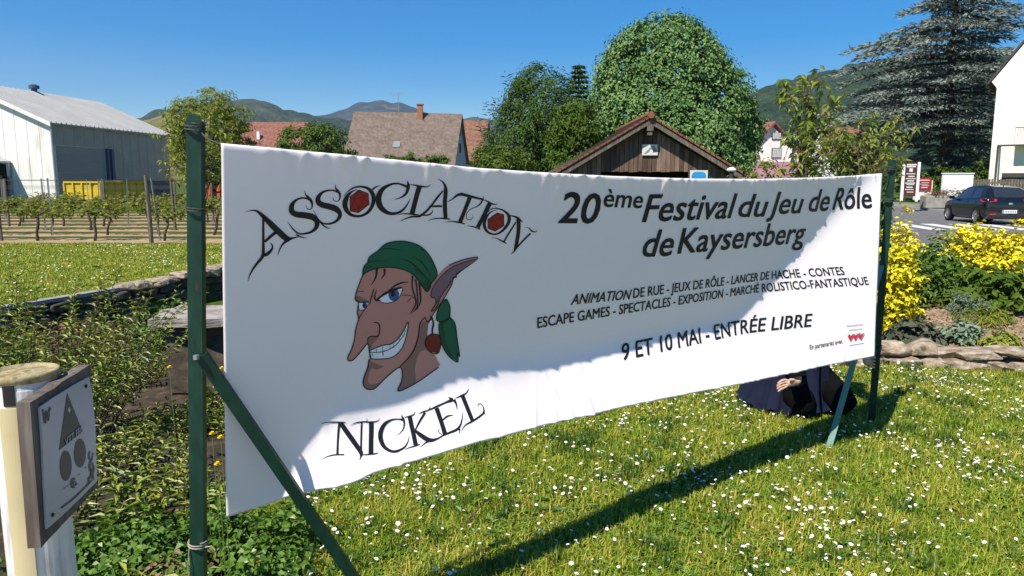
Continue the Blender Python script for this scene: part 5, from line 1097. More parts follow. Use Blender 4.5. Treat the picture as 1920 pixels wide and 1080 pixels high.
# leafy young trees and hedge just behind the far half of the banner
def shoot_tree(name, label, base, trunk_h, crown, n_shoots, shoot_len, per, L, W, leaf, g, cat="tree", tr=.04):
    t = thing(name, label, cat, base); base = np.array(base, float); mb = MB(); P = []; A = []; N = []; top = base + [0, 0, trunk_h]
    mb.tube([base, (base + top) / 2 + [.05, 0, 0], top], [tr, tr * .8, tr * .5], 7)
    for k in range(n_shoots):
        c = base + np.array([g.uniform(-1, 1) * crown[0], g.uniform(-1, 1) * crown[1], g.uniform(crown[2], crown[3])]); s = base + (top - base) * g.uniform(.25, 1); mid = (s + c) / 2 + [0, 0, .1]; d = unit(c - s); 
        e = c + (d * .5 + [0, 0, .5]) * shoot_len * g.uniform(.5, 1.1); mb.tube([s, mid, c, e], [tr * .35, tr * .25, tr * .18, .003], 5, False)
        for f in np.linspace(0, 1, per):
            p = c + (e - c) * f if f > .25 else mid + (c - mid) * f * 4; a = g.uniform(0, 6.28); P.append(p); A.append([math.cos(a), math.sin(a), g.uniform(-.75, .3)]); N.append([g.normal(0, .4), g.normal(0, .4), 1])
    P, A, N = map(np.array, (P, A, N)); sz = g.uniform(.7, 1.25, len(P)); V, Fc = folded_leaves(P, A, N, L * sz, W * sz, .15, .3); nmesh("crown", V, Fc, leaf, t); mb.build("trunk", M['bark'], t); return t
shoot_tree("young_tree", "slim young tree with long hanging leaves rising above the banner", (xpx(1508, 15), 15, 0), zpx(150, 15), (.36, .36, zpx(330, 15), zpx(165, 15)), 46, .5, 12, .19, .075, M['lf_young'], gt, tr=.03)
shoot_tree("small_tree", "small tree with reddish new leaves behind the banner's upper right corner", (xpx(1600, 14), 14, 0), zpx(270, 14), (.75, .6, zpx(345, 14), zpx(262, 14)), 60, .35, 13, .14, .05, M['lf_young'], gt)
shoot_tree("small_tree", "small tree with one long arching branch left of the far green post", (xpx(1625, 16), 16, 0), zpx(250, 16), (.55, .5, zpx(345, 16), zpx(240, 16)), 50, .4, 13, .15, .055, M['lf_young'], gt)
def bushy(label, xa, xb, ytop, D, n, per, L, W, leaf, name="shrub"):
    a = xpx(xa, D); b_ = xpx(xb, D); return bush(name, label, ((a + b_) / 2, D, 0), (b_ - a, min(b_ - a, 3.0), zpx(ytop, D)), n, per, L, W, leaf, gt, cr=.24)
bushy("dense mid green shrub behind the banner right of the slim young tree", 1535, 1660, 258, 19, 150, 40, .16, .07, M['lf_mid'])
bushy("olive shrub in front of the white gabled house", 1395, 1475, 305, 21, 90, 40, .15, .06, M['lf_olive'])
bushy("broad green shrub reaching toward the info totem", 1600, 1672, 278, 22, 120, 40, .16, .07, M['lf_dark'])
bushy("yellowish shrub under the small tree behind the banner", 1470, 1545, 296, 18, 90, 40, .13, .055, M['lf_vine'])
hedge("hedge", "long low green hedge across the road below the cedar", at(1690, 330, 55), at(1840, 330, 58), 2, zpx(322, 55), 220, 30, .25, .12, M['lf_mid'], gt)
bushy("yellow-green bush beside the white garden wall across the road", 1790, 1822, 316, 49, 60, 36, .2, .1, M['lf_bright'])
bushy("round green bush by the cream house wall", 1822, 1862, 300, 52, 80, 36, .2, .1, M['lf_mid'])
# young tree at the vineyard's edge, partly behind the near post
shoot_tree("young_tree", "young tree with pale fresh leaves and a dark stake by the vineyard", (xpx(376, 17.6), 17.6, 0), zpx(250, 17.6), (.72, .6, zpx(345, 17.6), zpx(228, 17.6)), 70, .35, 14, .13, .06, M['lf_olive'], gt, tr=.035)

# ------------------------------------------------------------------ vineyard
def make_vine(g):
    t = thing("grapevine", "gnarled grapevine with fresh pale green shoots tied along the trellis wires", "grapevine", (0, 0, 0), "grapevines in the vineyard rows")
    mb = MB(); lean = g.uniform(-.22, .22); pts = [(0, 0, -.03), (lean * .4 + .03, 0, .25), (lean * .9 - .03, .02, .5), (lean, 0, .72)]; mb.tube(pts, [.045, .036, .04, .05], 7)
    for s in (-1, 1): mb.tube([(lean, 0, .7), (lean + s * .25, 0, .86), (lean + s * .5, 0, .88)], [.03, .018, .01], 5)
    mb.build("trunk", M['bark'], t, smooth=True); P = []; A = []
    for k in range(15):
        x0 = lean + g.uniform(-.6, .6); h = g.uniform(.08, .40)
        for f in np.linspace(0, 1, 8):
            a = g.uniform(0, 6.28); P.append((x0 + g.normal(0, .05), g.normal(0, .09), .68 + h * f)); A.append((math.cos(a), math.sin(a), g.uniform(-.4, .5)))
    P, A = np.array(P), np.array(A); s = g.uniform(.07, .16, len(P)); V, Fc = folded_leaves(P, A, np.tile([0, -.3, 1.0], (len(P), 1)) + g.normal(0, .5, (len(P), 3)), s, s * .9, .15, .2); nmesh("foliage", V, Fc, M['lf_vine'], t); return t
gv = np.random.default_rng(9); vines = [make_vine(gv) for _ in range(6)]; cnt = 0; first = [True] * 6
def make_vpost(mat, r, h, lab, grp, nm):
    o = thing(nm, lab, "post", (0, 0, 0), grp); return o
mbw = MB(); mbw.tube([(0, 0, -.1), (0.01, 0, .9), (0, 0, 1.75)], [.052, .047, .04], 8); wpost = tag(mbw.build("vineyard_post", M['old_wood'], base=(0, 0, 0)), "weathered wooden trellis post standing in a vineyard row", "post", "wooden vineyard posts")
mbs = MB(); mbs.box((0, 0, .85), (.035, .02, 1.8)); mbs.box((.014, .014, .85), (.006, .02, 1.8)); spost = tag(mbs.build("trellis_stake", M['steel'], base=(0, 0, 0)), "thin grey metal stake standing in a vineyard row", "stake", "metal stakes in the vineyard")
usedw = useds = False
for k, yy in enumerate(ROWS):
    x0, x1 = -0.74 * yy, -0.24 * yy - 1.0 if k else -0.36 * yy; x = x0 + gv.uniform(0, 1)
    if k >= 9: sp = 1.9
    else: sp = 1.7
    while x < x1:
        i = int(gv.integers(6)); p = (x, yy + gv.uniform(-.06, .06), 0.0); rz = gv.choice([0, math.pi]) + gv.uniform(-.1, .1); sc = gv.uniform(.85, 1.12)
        if first[i]: vines[i].location = p; vines[i].rotation_euler = (0, 0, rz); first[i] = False
        else: copy_thing(vines[i], p, rz, sc)
        x += sp * gv.uniform(.85, 1.2)
    xs_ = np.arange(x0 + gv.uniform(0, 3), x1, 4.4)
    for j, xx in enumerate(xs_):
        wood = (j + k) % 3 == 0; src = wpost if wood else spost; was = usedw if wood else useds
        o = src if not was else src.copy()
        if was: COL.objects.link(o)
        if wood: usedw = True
        else: useds = True
        o.location = (xx, yy + gv.uniform(-.05, .05), 0); o.rotation_euler = (gv.normal(0, .02), gv.normal(0, .03), gv.uniform(0, 3))
    mb = MB()
    for hz in (.78, 1.12, 1.45, 1.7): mb.tube([(x0 - 2, yy, hz), ((x0 + x1) / 2, yy, hz - .015), (x1 + 1, yy, hz)], .0022, 4)
    tag(mb.build("trellis_wires", M['wire'], base=((x0 + x1) / 2, yy, 0)), "four thin steel wires strung along a vineyard row", "wires", "trellis wires of the vineyard")
o = wpost.copy(); COL.objects.link(o); o.location = tuple(gnd(284, 457)); o.scale = (1.15, 1.15, 1.03); o.rotation_euler = (0.02, -.03, 1); o["label"] = "thick wooden post at the vineyard's front edge left of the near green post"
o = wpost.copy(); COL.objects.link(o); o.location = tuple(gnd(377, 474)); o.scale = (.6, .6, 1.22); o.rotation_euler = (0, .01, 2); o["label"] = "slim dark stake beside the young tree just right of the near green post"
# ------------------------------------------------------------------ waymark post at the left edge
gs = np.random.default_rng(33)
M['plastic_white'] = mat_noise('plastic_white', [(0.30, 0.29, 0.26), (0.56, 0.555, 0.53), (0.68, 0.68, 0.665)], 14, 0.5, (2, 2, .35), spec=.4, pos=[.3, .46, .7], detail=10); M['cream_strip'] = mat_noise('cream_strip', [(0.46, 0.39, 0.21), (0.54, 0.46, 0.27)], 6, .5)
M['lichen'] = mat_noise('lichen', [(0.10, 0.085, 0.04), (0.26, 0.20, 0.09), (0.36, 0.31, 0.18), (0.16, 0.15, 0.06)], 45, .95, bmp=.6, bdist=.003)
M['plate'] = mat_noise('plate', [(0.30, 0.30, 0.33), (0.37, 0.37, 0.40)], 5, .35, spec=.5); M['print_grey'] = mat_plain('print_grey', (0.05, 0.05, 0.055), .45)
M['board_wood'] = mat_noise('board_wood', [(0.06, 0.045, 0.036), (0.11, 0.088, 0.072), (0.20, 0.17, 0.145)], 14, .9, (3, 3, .35), .7, .003)
DP = 1.27; pc = at(44, 692, DP); R_ = 0.0535; zc = pc[2]
wp = thing("waymark_post", "white tubular waymark post with a lichen covered top at the left edge", "post", (pc[0], pc[1], 0))
mb = MB(); mb.lathe((pc[0], pc[1], 0), [(R_, -.1), (R_, zc - .028), (R_ * .985, zc - .026), (R_ * .985, zc - .012)], 40); mb.build("pole", M['plastic_white'], wp, smooth=False)
mb = MB(); mb.lathe((pc[0], pc[1], zc - .0118), [(R_ * 1.03, -.004), (R_ * 1.04, .006), (R_ * 1.02, .0105), (R_ * .95, .0105), (R_ * .94, .006), (R_ * .6, .007), (.004, .0085)], 40); mb.build("cap", M['lichen'], wp, smooth=True)
def arc_strip(a0, a1, r0, r1, z0, z1, n=8):
    mb = MB(); A_ = np.linspace(a0, a1, n); P = [(pc[0] + r1 * math.cos(a), pc[1] + r1 * math.sin(a), z0) for a in A_] + [(pc[0] + r0 * math.cos(a), pc[1] + r0 * math.sin(a), z0) for a in A_[::-1]]; mb.prism(P, (0, 0, z1 - z0)); return mb
va = math.atan2(-pc[1], -pc[0])                                     # towards the viewer
arc_strip(va - .78, va - .16, R_ - .001, R_ + .005, -.05, zc - .055).build("cream_strip", M['cream_strip'], wp)
arc_strip(va - .64, va - .30, R_ - .001, R_ + .0015, zc - .052, zc - .016).build("slot", M['dark'], wp)
# weathered board on its side, and the printed plate on the board
TL, TR, BL_, BR_ = at(56, 755, 1.15), at(169, 684, 1.365), at(77, 1027, 1.15), at(183, 913, 1.365)
bn = unit(np.cross(TR - TL, BL_ - TL)); bn = bn if bn[0] > 0 else -bn
mb = MB(); gw = np.random.default_rng(2); top_ = [TL + (TR - TL) * t + [0, 0, gw.normal(0, .0008)] for t in np.linspace(0, 1, 9)]; bot_ = [BR_ + (BL_ - BR_) * t + [0, 0, gw.normal(0, .0008)] for t in np.linspace(0, 1, 9)]
mb.prism(top_ + bot_, -bn * .021); board = mb.build("board", M['board_wood'], wp)
def on_board(px, py, lift):
    px = np.asarray(px, float); py = np.asarray(py, float); r = (px[..., None] - 960) / F * np.array([1, 0, 0]) + FW - UPV * ((py[..., None] - 540) / F)
    t = ((TL - EYEV) @ bn + lift) / (r @ bn); return EYEV + r * t[..., None]
LO, SO = np.array([20., 670.]), 2.634
pl = [(145,245),(200,206),(300,143),(388,95),(404,180),(418,330),(428,610),(330,710),(250,786),(180,848),(168,640),(158,430)]
f0 = on_board(np.array([p[0] / SO + LO[0] for p in pl]), np.array([p[1] / SO + LO[1] for p in pl]), .0045)
mb = MB(); mb.prism(list(f0), -bn * .0035); plate = mb.build("sign_plate", M['plate'], board)
def pr_fill(poly, lift, smooth=False): return Print(on_board).fill(poly, LO, SO, lift, smooth, 300.0)
P_ = Print(on_board); P_.fill([(280,176),(356,366),(240,460)], LO, SO, .0052, False, 300.); P_.build("triangle_print", M['print_grey'], plate)
for c in (circ(273, 535, 29, 75, 28), circ(343, 473, 29, 72, 28)):
    c = [(x, y - (x - 0) * 0 ) for x, y in c]; Print(on_board).fill(c, LO, SO, .0052, False, 300.).build("disc_print", M['print_grey'], plate)
P_ = Print(on_board); P_.fill([(288,244),(297,258),(291,274),(281,262)], LO, SO, .0058, False, 300.); P_.build("diamond_print", M['plate'], plate)
def binv_b(px, py):
    Q = on_board(px, py, 0); e1 = unit(TR - TL); e2 = np.cross(bn, e1); e2 = e2 if e2[2] > 0 else -e2; return (Q - TL) @ e1, (Q - TL) @ e2
def bsurf_b(a, z, lift):
    e1 = unit(TR - TL); e2 = np.cross(bn, e1); e2 = e2 if e2[2] > 0 else -e2; return TL + np.asarray(a)[..., None] * e1 + np.asarray(z)[..., None] * e2 + bn * lift
mb = MB(); word(mb, "VTT FFC", (252,440), (342,368), ((268,428),(265,392)), .01, .0058, LO, SO, (binv_b, bsurf_b)); mb.build("plate_lettering", M['plate'], plate)
P_ = Print(on_board); P_.strokes([[(160,255,7),(172,325,7),(178,265,7),(186,312,7),(194,245,6)], [(200,252,4),(196,262,4)]], LO, SO, 1, .0056, 1.0)
P_.strokes([[(250,745,8),(320,690,8),(402,608,7)], [(316,596,12),(306,612,14),(308,638,14),(318,642,8)], [(318,612,7),(326,626,7),(318,634,5)]], LO, SO, 1, .0056, 1.0)
P_.strokes([[(392,462,6),(388,495,7),(402,505,6),(408,470,5)], [(398,505,7),(392,540,9),(400,572,8),(388,600,7),(384,625,4)], [(404,520,6),(412,550,7),(406,580,8),(410,606,6)], [(392,560,6),(408,548,5)], [(380,600,5),(412,588,5)], [(255,655,2),(300,622,2)], [(336,580,3),(346,573,3)], [(366,548,4),(374,542,4)]], LO, SO, 1, .0056, 1.0)
P_.build("plate_marks", M['print_grey'], plate)
for x, y in ((372, 142), (208, 778)):
    q_ = on_board(np.array(x / SO + LO[0]), np.array(y / SO + LO[1]), .0055); mb = MB(); mb.tube([q_ - bn * .002, q_ + bn * .0015], .0032, 10); mb.build("screw", M['dark'], plate)

# ------------------------------------------------------------------ planted bed on the left, old walls
M['soil'] = mat_noise('soil', [(0.02, 0.014, 0.009), (0.045, 0.032, 0.02), (0.09, 0.065, 0.04)], 9, .95, bmp=.6, bdist=.02, detail=9)
def ground_patch(name, x0, x1, y0, y1, inside, mat, dz, step=.08):
    X, Y = np.meshgrid(np.arange(x0, x1, step), np.arange(y0, y1, step)); nx = X.shape[1]; ny = X.shape[0]; V = np.stack([X, Y, ground_z(X, Y) + dz], -1).reshape(-1, 3)
    I = (np.arange(ny - 1)[:, None] * nx + np.arange(nx - 1)[None]).ravel(); q = np.stack([I, I + 1, I + 1 + nx, I + nx], 1); c = V[q].mean(1); q = q[inside(c[:, 0], c[:, 1])]
    return tag(nmesh(name, V, q, mat), kind="structure")
ground_patch("bed_soil", -7.5, -.6, 1.0, 12, lambda x, y: (x < -1.0 + .1 * np.sin(y * 5) - .12 * (y - 2)) & ((x - WALL_A[0]) * wnor[0] + (y - WALL_A[1]) * wnor[1] > .1), M['soil'], .006)
M['stone'] = mat_noise('stone', [(0.08, 0.058, 0.038), (0.24, 0.185, 0.125), (0.36, 0.295, 0.215), (0.46, 0.40, 0.31)], 11, .95, (1, 1, 1.6), 1.0, .035, detail=12, pos=[.3, .44, .58, .72]); M['stone_dark'] = mat_noise('stone_dark', [(0.03, 0.025, 0.018), (0.075, 0.06, 0.045), (0.14, 0.115, 0.085)], 6, .95, (1, 1, 1.5), .8, .02, detail=9)
M['slab'] = mat_noise('slab', [(0.16, 0.14, 0.12), (0.27, 0.24, 0.21), (0.38, 0.35, 0.31)], 8, .9, (1, 1, 6), .8, .012, detail=9); M['coping'] = mat_noise('coping', [(0.20, 0.19, 0.17), (0.32, 0.31, 0.28)], 8, .9, bmp=.4)
def rough_stone(mb, c, size, rz, g, rough=.16):
    """an irregular quarried block: jittered convex hull"""
    n = 26; d = rand_dirs(n, g); d = np.sign(d) * np.abs(d) ** .45; P = d * np.array(size) / 2 * (1 + g.uniform(-rough, rough, (n, 3)))
    P[:, 2] = np.clip(P[:, 2], -size[2] / 2, size[2] / 2); P = P @ rotz(rz).T + c
    bm = bmesh.new(); vs = [bm.verts.new(p) for p in P]; r = bmesh.ops.convex_hull(bm, input=vs); bmesh.ops.delete(bm, geom=[v for v in bm.verts if not v.link_faces], context='VERTS'); bmesh.ops.bevel(bm, geom=bm.edges[:], offset=min(size) * .05, segments=1, affect='EDGES')
    bm.verts.index_update(); mb.add([v.co[:] for v in bm.verts], [[v.index for v in f.verts] for f in bm.faces]); bm.free()
wl = thing("retaining_wall", "old low stone retaining wall holding the meadow edge, with a pale concrete lip", "wall", (WALL_A[0], WALL_A[1], -.42))
mb = MB(); rzw = math.atan2(wdir[1], wdir[0]); Lw = np.linalg.norm(WALL_B - WALL_A)
for row in range(3):
    s = -1.4
    while s < Lw + 3:
        w_ = gs.uniform(.25, .6); c = WALL_A + wdir * (s + w_ / 2) + wnor * gs.uniform(-.02, .05); rough_stone(mb, V3(c, -.37 + row * .15), (w_ * .98, .3, .17), rzw + gs.normal(0, .04), gs); s += w_
mb.build("stonework", M['stone_dark'], wl)
mb = MB(); a = WALL_A - wdir * 1.5; b_ = WALL_A + wdir * Lw * .45; mb.prism([V3(a + wnor * .10, .005), V3(b_ + wnor * .10, .005), V3(b_ - wnor * .06, .005), V3(a - wnor * .06, .005)], (0, 0, .05)); mb.build("concrete_lip", M['coping'], wl)
mb = MB()
for k in range(9):
    c = WALL_A + wdir * (Lw * (.47 + .075 * k)) + wnor * gs.uniform(-.05, .1); rough_stone(mb, V3(c, .04 + gs.uniform(-.02, .05)), (gs.uniform(.25, .5), .35, gs.uniform(.1, .2)), rzw + gs.normal(0, .2), gs)
mb.build("top_stone", M['stone'], wl)
DS = 7.0; xl = xpx(272, DS); zs_ = zpx(612, DS)
sw = thing("stone_wall", "short old wall topped by a weathered grey stone slab beside the bed", "wall", (xl + .6, DS + .3, -.42))
mb = MB(); mb.box((xl + 1.05, DS + .33, (zs_ - .42) / 2), (2.0, .5, zs_ + .42 - .004)); mb.build("masonry", M['stone_dark'], sw)
bm = bmesh.new(); nxs, nys = 40, 14; g_ = np.random.default_rng(8); V = []
edge = [xl - .05, xl + 2.2]
for iz in (1, 0):
    for j in range(nys):
        for i in range(nxs):
            u_, v_ = i / (nxs - 1), j / (nys - 1); x = edge[0] + (edge[1] - edge[0]) * u_ + .03 * math.sin(v_ * 9) * (u_ < .1); y = DS - .06 + .72 * v_ + .025 * math.sin(u_ * 23) * (1 - v_) + .02 * math.sin(u_ * 41 + 1) * (1 - v_)
            z = zs_ + (.075 + .012 * math.sin(u_ * 9 + v_ * 3) + g_.normal(0, .004) + .03 * v_ if iz else .0); V.append((x, y, z))
n_ = nxs * nys; I = (np.arange(nys - 1)[:, None] * nxs + np.arange(nxs - 1)[None]).ravel(); q = np.stack([I, I + 1, I + 1 + nxs, I + nxs], 1)
rim = np.concatenate([np.arange(nxs), np.arange(1, nys) * nxs + nxs - 1, (nys - 1) * nxs + np.arange(nxs - 2, -1, -1), np.arange(nys - 2, 0, -1) * nxs]); r2 = np.roll(rim, -1)
nmesh("slab", V, [q, q[:, ::-1] + n_, np.stack([r2, rim, rim + n_, r2 + n_], 1)], M['slab'], sw); bm.free()
def gz1(x, y): return float(ground_z(np.array(x, float), np.array(y, float)))
def LS(label, x, y, sp, h, n, nodes, L, W, mat, tilt=.5, droop=.15, name="leafy_shrub"): return lance_shrub(name, label, (x, y, gz1(x, y)), sp, h, n, nodes, L, W, M[mat], gs, tilt=tilt, droop=droop)
LS("big bushy shrub of dark lance leaves at the left under the meadow wall", -3.28, 4.9, (1.15, 1.2), 1.50, 190, 20, .072, .021, 'lf_shrub')
LS("yellow-green lance leaved shrub at the far left edge behind the waymark post", -3.95, 5.5, (1.3, 1.1), 1.1, 130, 15, .085, .023, 'lf_shrub2')
LS("reddish tipped shrub against the old retaining wall", -4.3, 7.6, (2.0, .9), .40, 80, 9, .09, .02, 'lf_shrub2', tilt=.7)
LS("dark leafy shrub between the waymark post and the near green post", -2.35, 4.0, (1.1, .9), .42, 60, 11, .07, .021, 'lf_shrub')
LS("low dark shrub left of the near green post", -1.85, 3.5, (.9, .6), .30, 34, 8, .095, .028, 'lf_shrub')
LS("spreading lance leaved shrub beside the foot of the waymark post", -1.42, 2.15, (.75, .75), .50, 46, 11, .075, .019, 'lf_shrub', tilt=.7)
LS("low pale lance leaved shoots at the bottom left behind the waymark post", -1.12, 1.72, (.5, .5), .42, 34, 10, .075, .018, 'lf_shrub2', tilt=.8)
LS("dark lance leaved shrub in front of the slab topped wall", -2.35, 5.2, (1.0, .9), .34, 60, 9, .09, .022, 'lf_shrub')
def cover(label, x, y, sx, sy, h, n, per, L, W, mat, name="ground_cover_plant"): return bush(name, label, (x, y, gz1(x, y)), (sx, sy, h), n, per, L, W, M[mat], gs, cat="plant", cr=.07, stems=4)
cover("bright green rounded ground cover patch left of the near green post", -1.65, 3.0, 1.0, .9, .22, 230, 16, .036, .032, 'lf_cover')
cover("bright leafy ground cover between the near green post and the banner edge", -1.12, 3.0, .8, .9, .20, 190, 16, .034, .03, 'lf_cover')
cover("small leafy clump at the foot of the near green post", -1.18, 2.38, .45, .45, .13, 90, 12, .032, .024, 'lf_cover')
cover("brownish low plant among the bright ground cover", -1.38, 2.82, .4, .35, .17, 40, 10, .045, .026, 'lf_dry')
cover("dark creeping plant under the low shrub by the bed edge", -1.45, 2.45, .7, .6, .14, 90, 10, .05, .022, 'lf_shrub')
cover("ivy clump climbing the old wall behind the near green post", -4.4, 9.3, 1.5, 1.2, .46, 130, 16, .10, .08, 'lf_dark')
cover("green tuft at the foot of the slab topped wall", -2.3, 6.3, .9, .6, .45, 70, 12, .08, .05, 'lf_shrub')
cover("dry brown plants along the sunken strip by the meadow wall", -5.3, 8.7, 1.9, 1.2, .42, 130, 12, .10, .03, 'lf_dry')
n = 900; x = gs.uniform(-2.2, -.75, n); y = gs.uniform(1.7, 4.2, n); C = np.stack([x, y, ground_z(x, y) + gs.uniform(.012, .03, n)], 1); A = np.stack([gs.normal(0, 1, n), gs.normal(0, 1, n), gs.normal(0, .2, n)], 1)
k = ~lawn_inside(x + .1, y); V, Fc = folded_leaves(C[k], A[k], np.tile([0, -.2, 1.0], (k.sum(), 1)) + gs.normal(0, .3, (k.sum(), 3)), gs.uniform(.02, .05, k.sum()), gs.uniform(.01, .025, k.sum()), .2, .3)
tag(nmesh("dead_leaves", V, Fc, M['lf_dry']), "dead brown leaves lying on the bed soil", "leaves", kind="stuff")
M['dandelion'] = mat_plain('dandelion', (0.78, 0.52, 0.01), .7)
dpos = [(376, 710, 3.1, .42), (416, 692, 3.6, .45), (414, 822, 2.7, .20), (408, 872, 2.55, .16), (398, 815, 2.72, .21), (482, 1052, 2.28, .13), (318, 690, 3.6, .45)]
for k, (px_, py_, D_, h_) in enumerate(dpos):
    p = at(px_, py_, D_); r_ = .014; mb = MB(); mb.cur = 0; z0_ = gz1(p[0], p[1])
    for lay in range(3):
        n_ = 14; V = [(p[0], p[1], p[2] + .003 * lay)]
        for i in range(n_): a = 6.283 * i / n_ + lay; rr_ = r_ * (1 - .25 * lay) * (1 if i % 2 else .8); V.append((p[0] + rr_ * math.cos(a), p[1] + rr_ * math.sin(a), p[2] + .004 * lay + .004))
        mb.add(V, [(0, 1 + i, 1 + (i + 1) % n_) for i in range(n_)])
    mb.cur = 1; mb.tube([(p[0], p[1], z0_), (p[0] + .006, p[1], (z0_ + p[2]) / 2), (p[0], p[1], p[2])], .0018, 5)
    tag(mb.build("dandelion", [M['dandelion'], M['stalk']], base=(p[0], p[1], z0_)), "yellow dandelion flower on a thin stalk in the left planting bed", "flower", "dandelions in the left bed")
p = gnd(880, 985); mb = MB(); mb.tube([p + [-.05, -.1, .012], p + [.0, .0, .035], p + [.06, .1, .06]], [.004, .005, .003], 6); tag(mb.build("twig", M['bark'], base=p), "dark fallen twig lying in the lawn below the banner", "twig")

# ------------------------------------------------------------------ stone edged bed on the right
M['mulch'] = mat_noise('mulch', [(0.11, 0.075, 0.045), (0.24, 0.17, 0.105), (0.36, 0.27, 0.18)], 16, .95, bmp=.7, bdist=.02, detail=8)
ins = lambda x, y: (y > 6.5 - .12 * np.clip(x - 3.2, 0, 3)) & (x > 2.3)
ground_patch("mulch_bed", 2.3, 9.5, 5.9, 11.4, ins, M['mulch'], .008)
n = 9000; x = gs.uniform(2.6, 7.8, n); y = gs.uniform(6.1, 9.5, n); k = ins(x, y - .15); x, y = x[k], y[k]; n = len(x); C = np.stack([x, y, ground_z(x, y) + gs.uniform(.012, .03, n)], 1); A = gs.normal(0, 1, (n, 3)) * [1, 1, .25]
V, Fc = folded_leaves(C, A, np.tile([0, -.2, 1.0], (n, 1)) + gs.normal(0, .4, (n, 3)), gs.uniform(.02, .06, n), gs.uniform(.008, .02, n), .1, .1)
M['chips'] = mat_leaf('chips', [(0.14, 0.09, 0.05), (0.28, 0.20, 0.12), (0.42, 0.33, 0.22)], trans=0.0); tag(nmesh("wood_chips", V, Fc, M['chips']), "pale wood chip mulch covering the right planting bed", "mulch", kind="stuff")
ed = thing("stone_edging", "low dry laid edging of flat pale stones between the lawn and the mulch bed", "wall", (3.9, 6.4, 0))
mb = MB()
for (xa, xb, rows, h) in ((1590, 1792, 2, .118), (1782, 2010, 2, .085)):
    for row in range(rows):
        xx = xa + gs.uniform(-14, 14)
        while xx < xb:
            w_ = gs.uniform(45, 100); xm = min(xx + w_, xb + 12); y0 = 6.5 - .12 * max(0, (xpx((xx + xm) / 2, 6.45) - 3.2)); x0, x1 = xpx(xx, y0), xpx(xm, y0)
            rough_stone(mb, ((x0 + x1) / 2, y0 + .13 + .045 * row + gs.uniform(-.03, .03), .03 + row * h + gs.uniform(-.008, .008)), ((x1 - x0) * 1.03, .32, h * gs.uniform(.95, 1.2)), gs.normal(0, .07), gs, .24); xx = xm
mb.build("stone", M['stone'], ed)
def BS(label, px_, py_, D_, w, d, h, n, per, L, W, mat, cr=.12, name="shrub"):
    x = xpx(px_, D_); z = gz1(x, D_); return bush(name, label, (x, D_, z), (w, d, h), n, per, L, W, M[mat], gs, cat="shrub", cr=cr)
def upright_shrub(label, px_, D_, w, h, n, L, W, mat):
    x = xpx(px_, D_); z = gz1(x, D_); return lance_shrub("variegated_shrub", label, (x, D_, z), (w, w), h, n, 14, L, W, M[mat], gs, tilt=.30, droop=.05, up=1.0)
BS("tall golden yellow variegated shrub right beside the far green post", 1692, 590, 7.6, .50, .5, 1.20, 210, 16, .06, .036, 'lf_yellow', .085)
BS("broad golden yellow shrub in the middle of the right bed", 1842, 520, 9.4, 1.15, .9, .80, 240, 16, .07, .042, 'lf_yellow', .10)
BS("golden yellow shrub at the right picture edge", 1915, 520, 9.1, .95, .8, .74, 190, 16, .07, .042, 'lf_yellow', .10)
BS("green leafy shrub between the two golden shrubs", 1765, 560, 9.0, .8, .8, .62, 120, 16, .08, .036, 'lf_cover')
BS("dark green ferny clump in front of the broad golden shrub", 1742, 560, 8.4, .75, .6, .42, 90, 16, .08, .035, 'lf_mid')
BS("bright green leafy perennial at the right edge below the golden shrubs", 1885, 600, 8.2, 1.1, .7, .45, 110, 14, .12, .06, 'lf_bright')
BS("grey-green lavender-like clump at the bed's middle", 1838, 560, 7.9, .45, .4, .24, 60, 16, .05, .012, 'lf_grey', .06)
BS("dark purplish leafy plant just above the stone edging", 1742, 640, 7.1, .52, .42, .26, 70, 9, .10, .065, 'lf_purple', .07)
BS("small silvery leaved plant on the mulch right of the purplish plant", 1828, 640, 7.2, .40, .34, .20, 46, 9, .075, .045, 'lf_grey', .06)
BS("low green ground plant at the right edge of the mulch", 1900, 660, 7.0, .6, .45, .14, 60, 9, .06, .03, 'lf_olive', .06)
BS("scattered grassy weeds on the mulch between the silvery plant and the bright perennial", 1868, 610, 7.7, .8, .5, .15, 70, 8, .09, .012, 'lf_olive', .08)
# ------------------------------------------------------------------ person kneeling behind the far end of the banner
M['skin'] = mat_noise('skin', [(0.46, 0.28, 0.20), (0.56, 0.37, 0.27)], 20, .5, spec=.35); M['cloak'] = mat_noise('cloak', [(0.008, 0.010, 0.026), (0.014, 0.017, 0.04)], 5, .9, spec=.1); M['cloth_dark'] = mat_noise('cloth_dark', [(0.003, 0.003, 0.0035), (0.006, 0.006, 0.007)], 9, .95, spec=.05)
M['hair'] = mat_noise('hair', [(0.03, 0.02, 0.013), (0.07, 0.045, 0.03)], 30, .6, (1, 1, .2)); M['glove'] = mat_noise('glove', [(0.46, 0.34, 0.18), (0.60, 0.47, 0.28)], 30, .8)
grip = along(RPb, RPt, 676); px0 = gnd(1500, 790)
pel = np.array([1.98, 5.28, .42]); person = thing("person", "person in a navy cloak kneeling behind the banner, gripping the far green post", "person", (pel[0], pel[1], 0))
kneeR, kneeL = np.array([2.32, 5.02, .09]), np.array([2.02, 4.98, .09]); ftR, ftL = np.array([2.12, 5.52, .07]), np.array([1.93, 5.48, .07])
chest = np.array([2.10, 5.17, .86]); neck = np.array([2.14, 5.12, 1.02]); headc = np.array([2.19, 5.05, 1.16])
shR, shL = chest + np.array([.17, .06, .06]), chest + np.array([-.16, -.12, .06]); elR = np.array([2.42, 4.98, .66]); wrR = np.array([2.36, 4.80, grip[2] - .005])
elL = np.array([1.88, 4.92, .56]); wrL = at(1498, 716, 4.80)
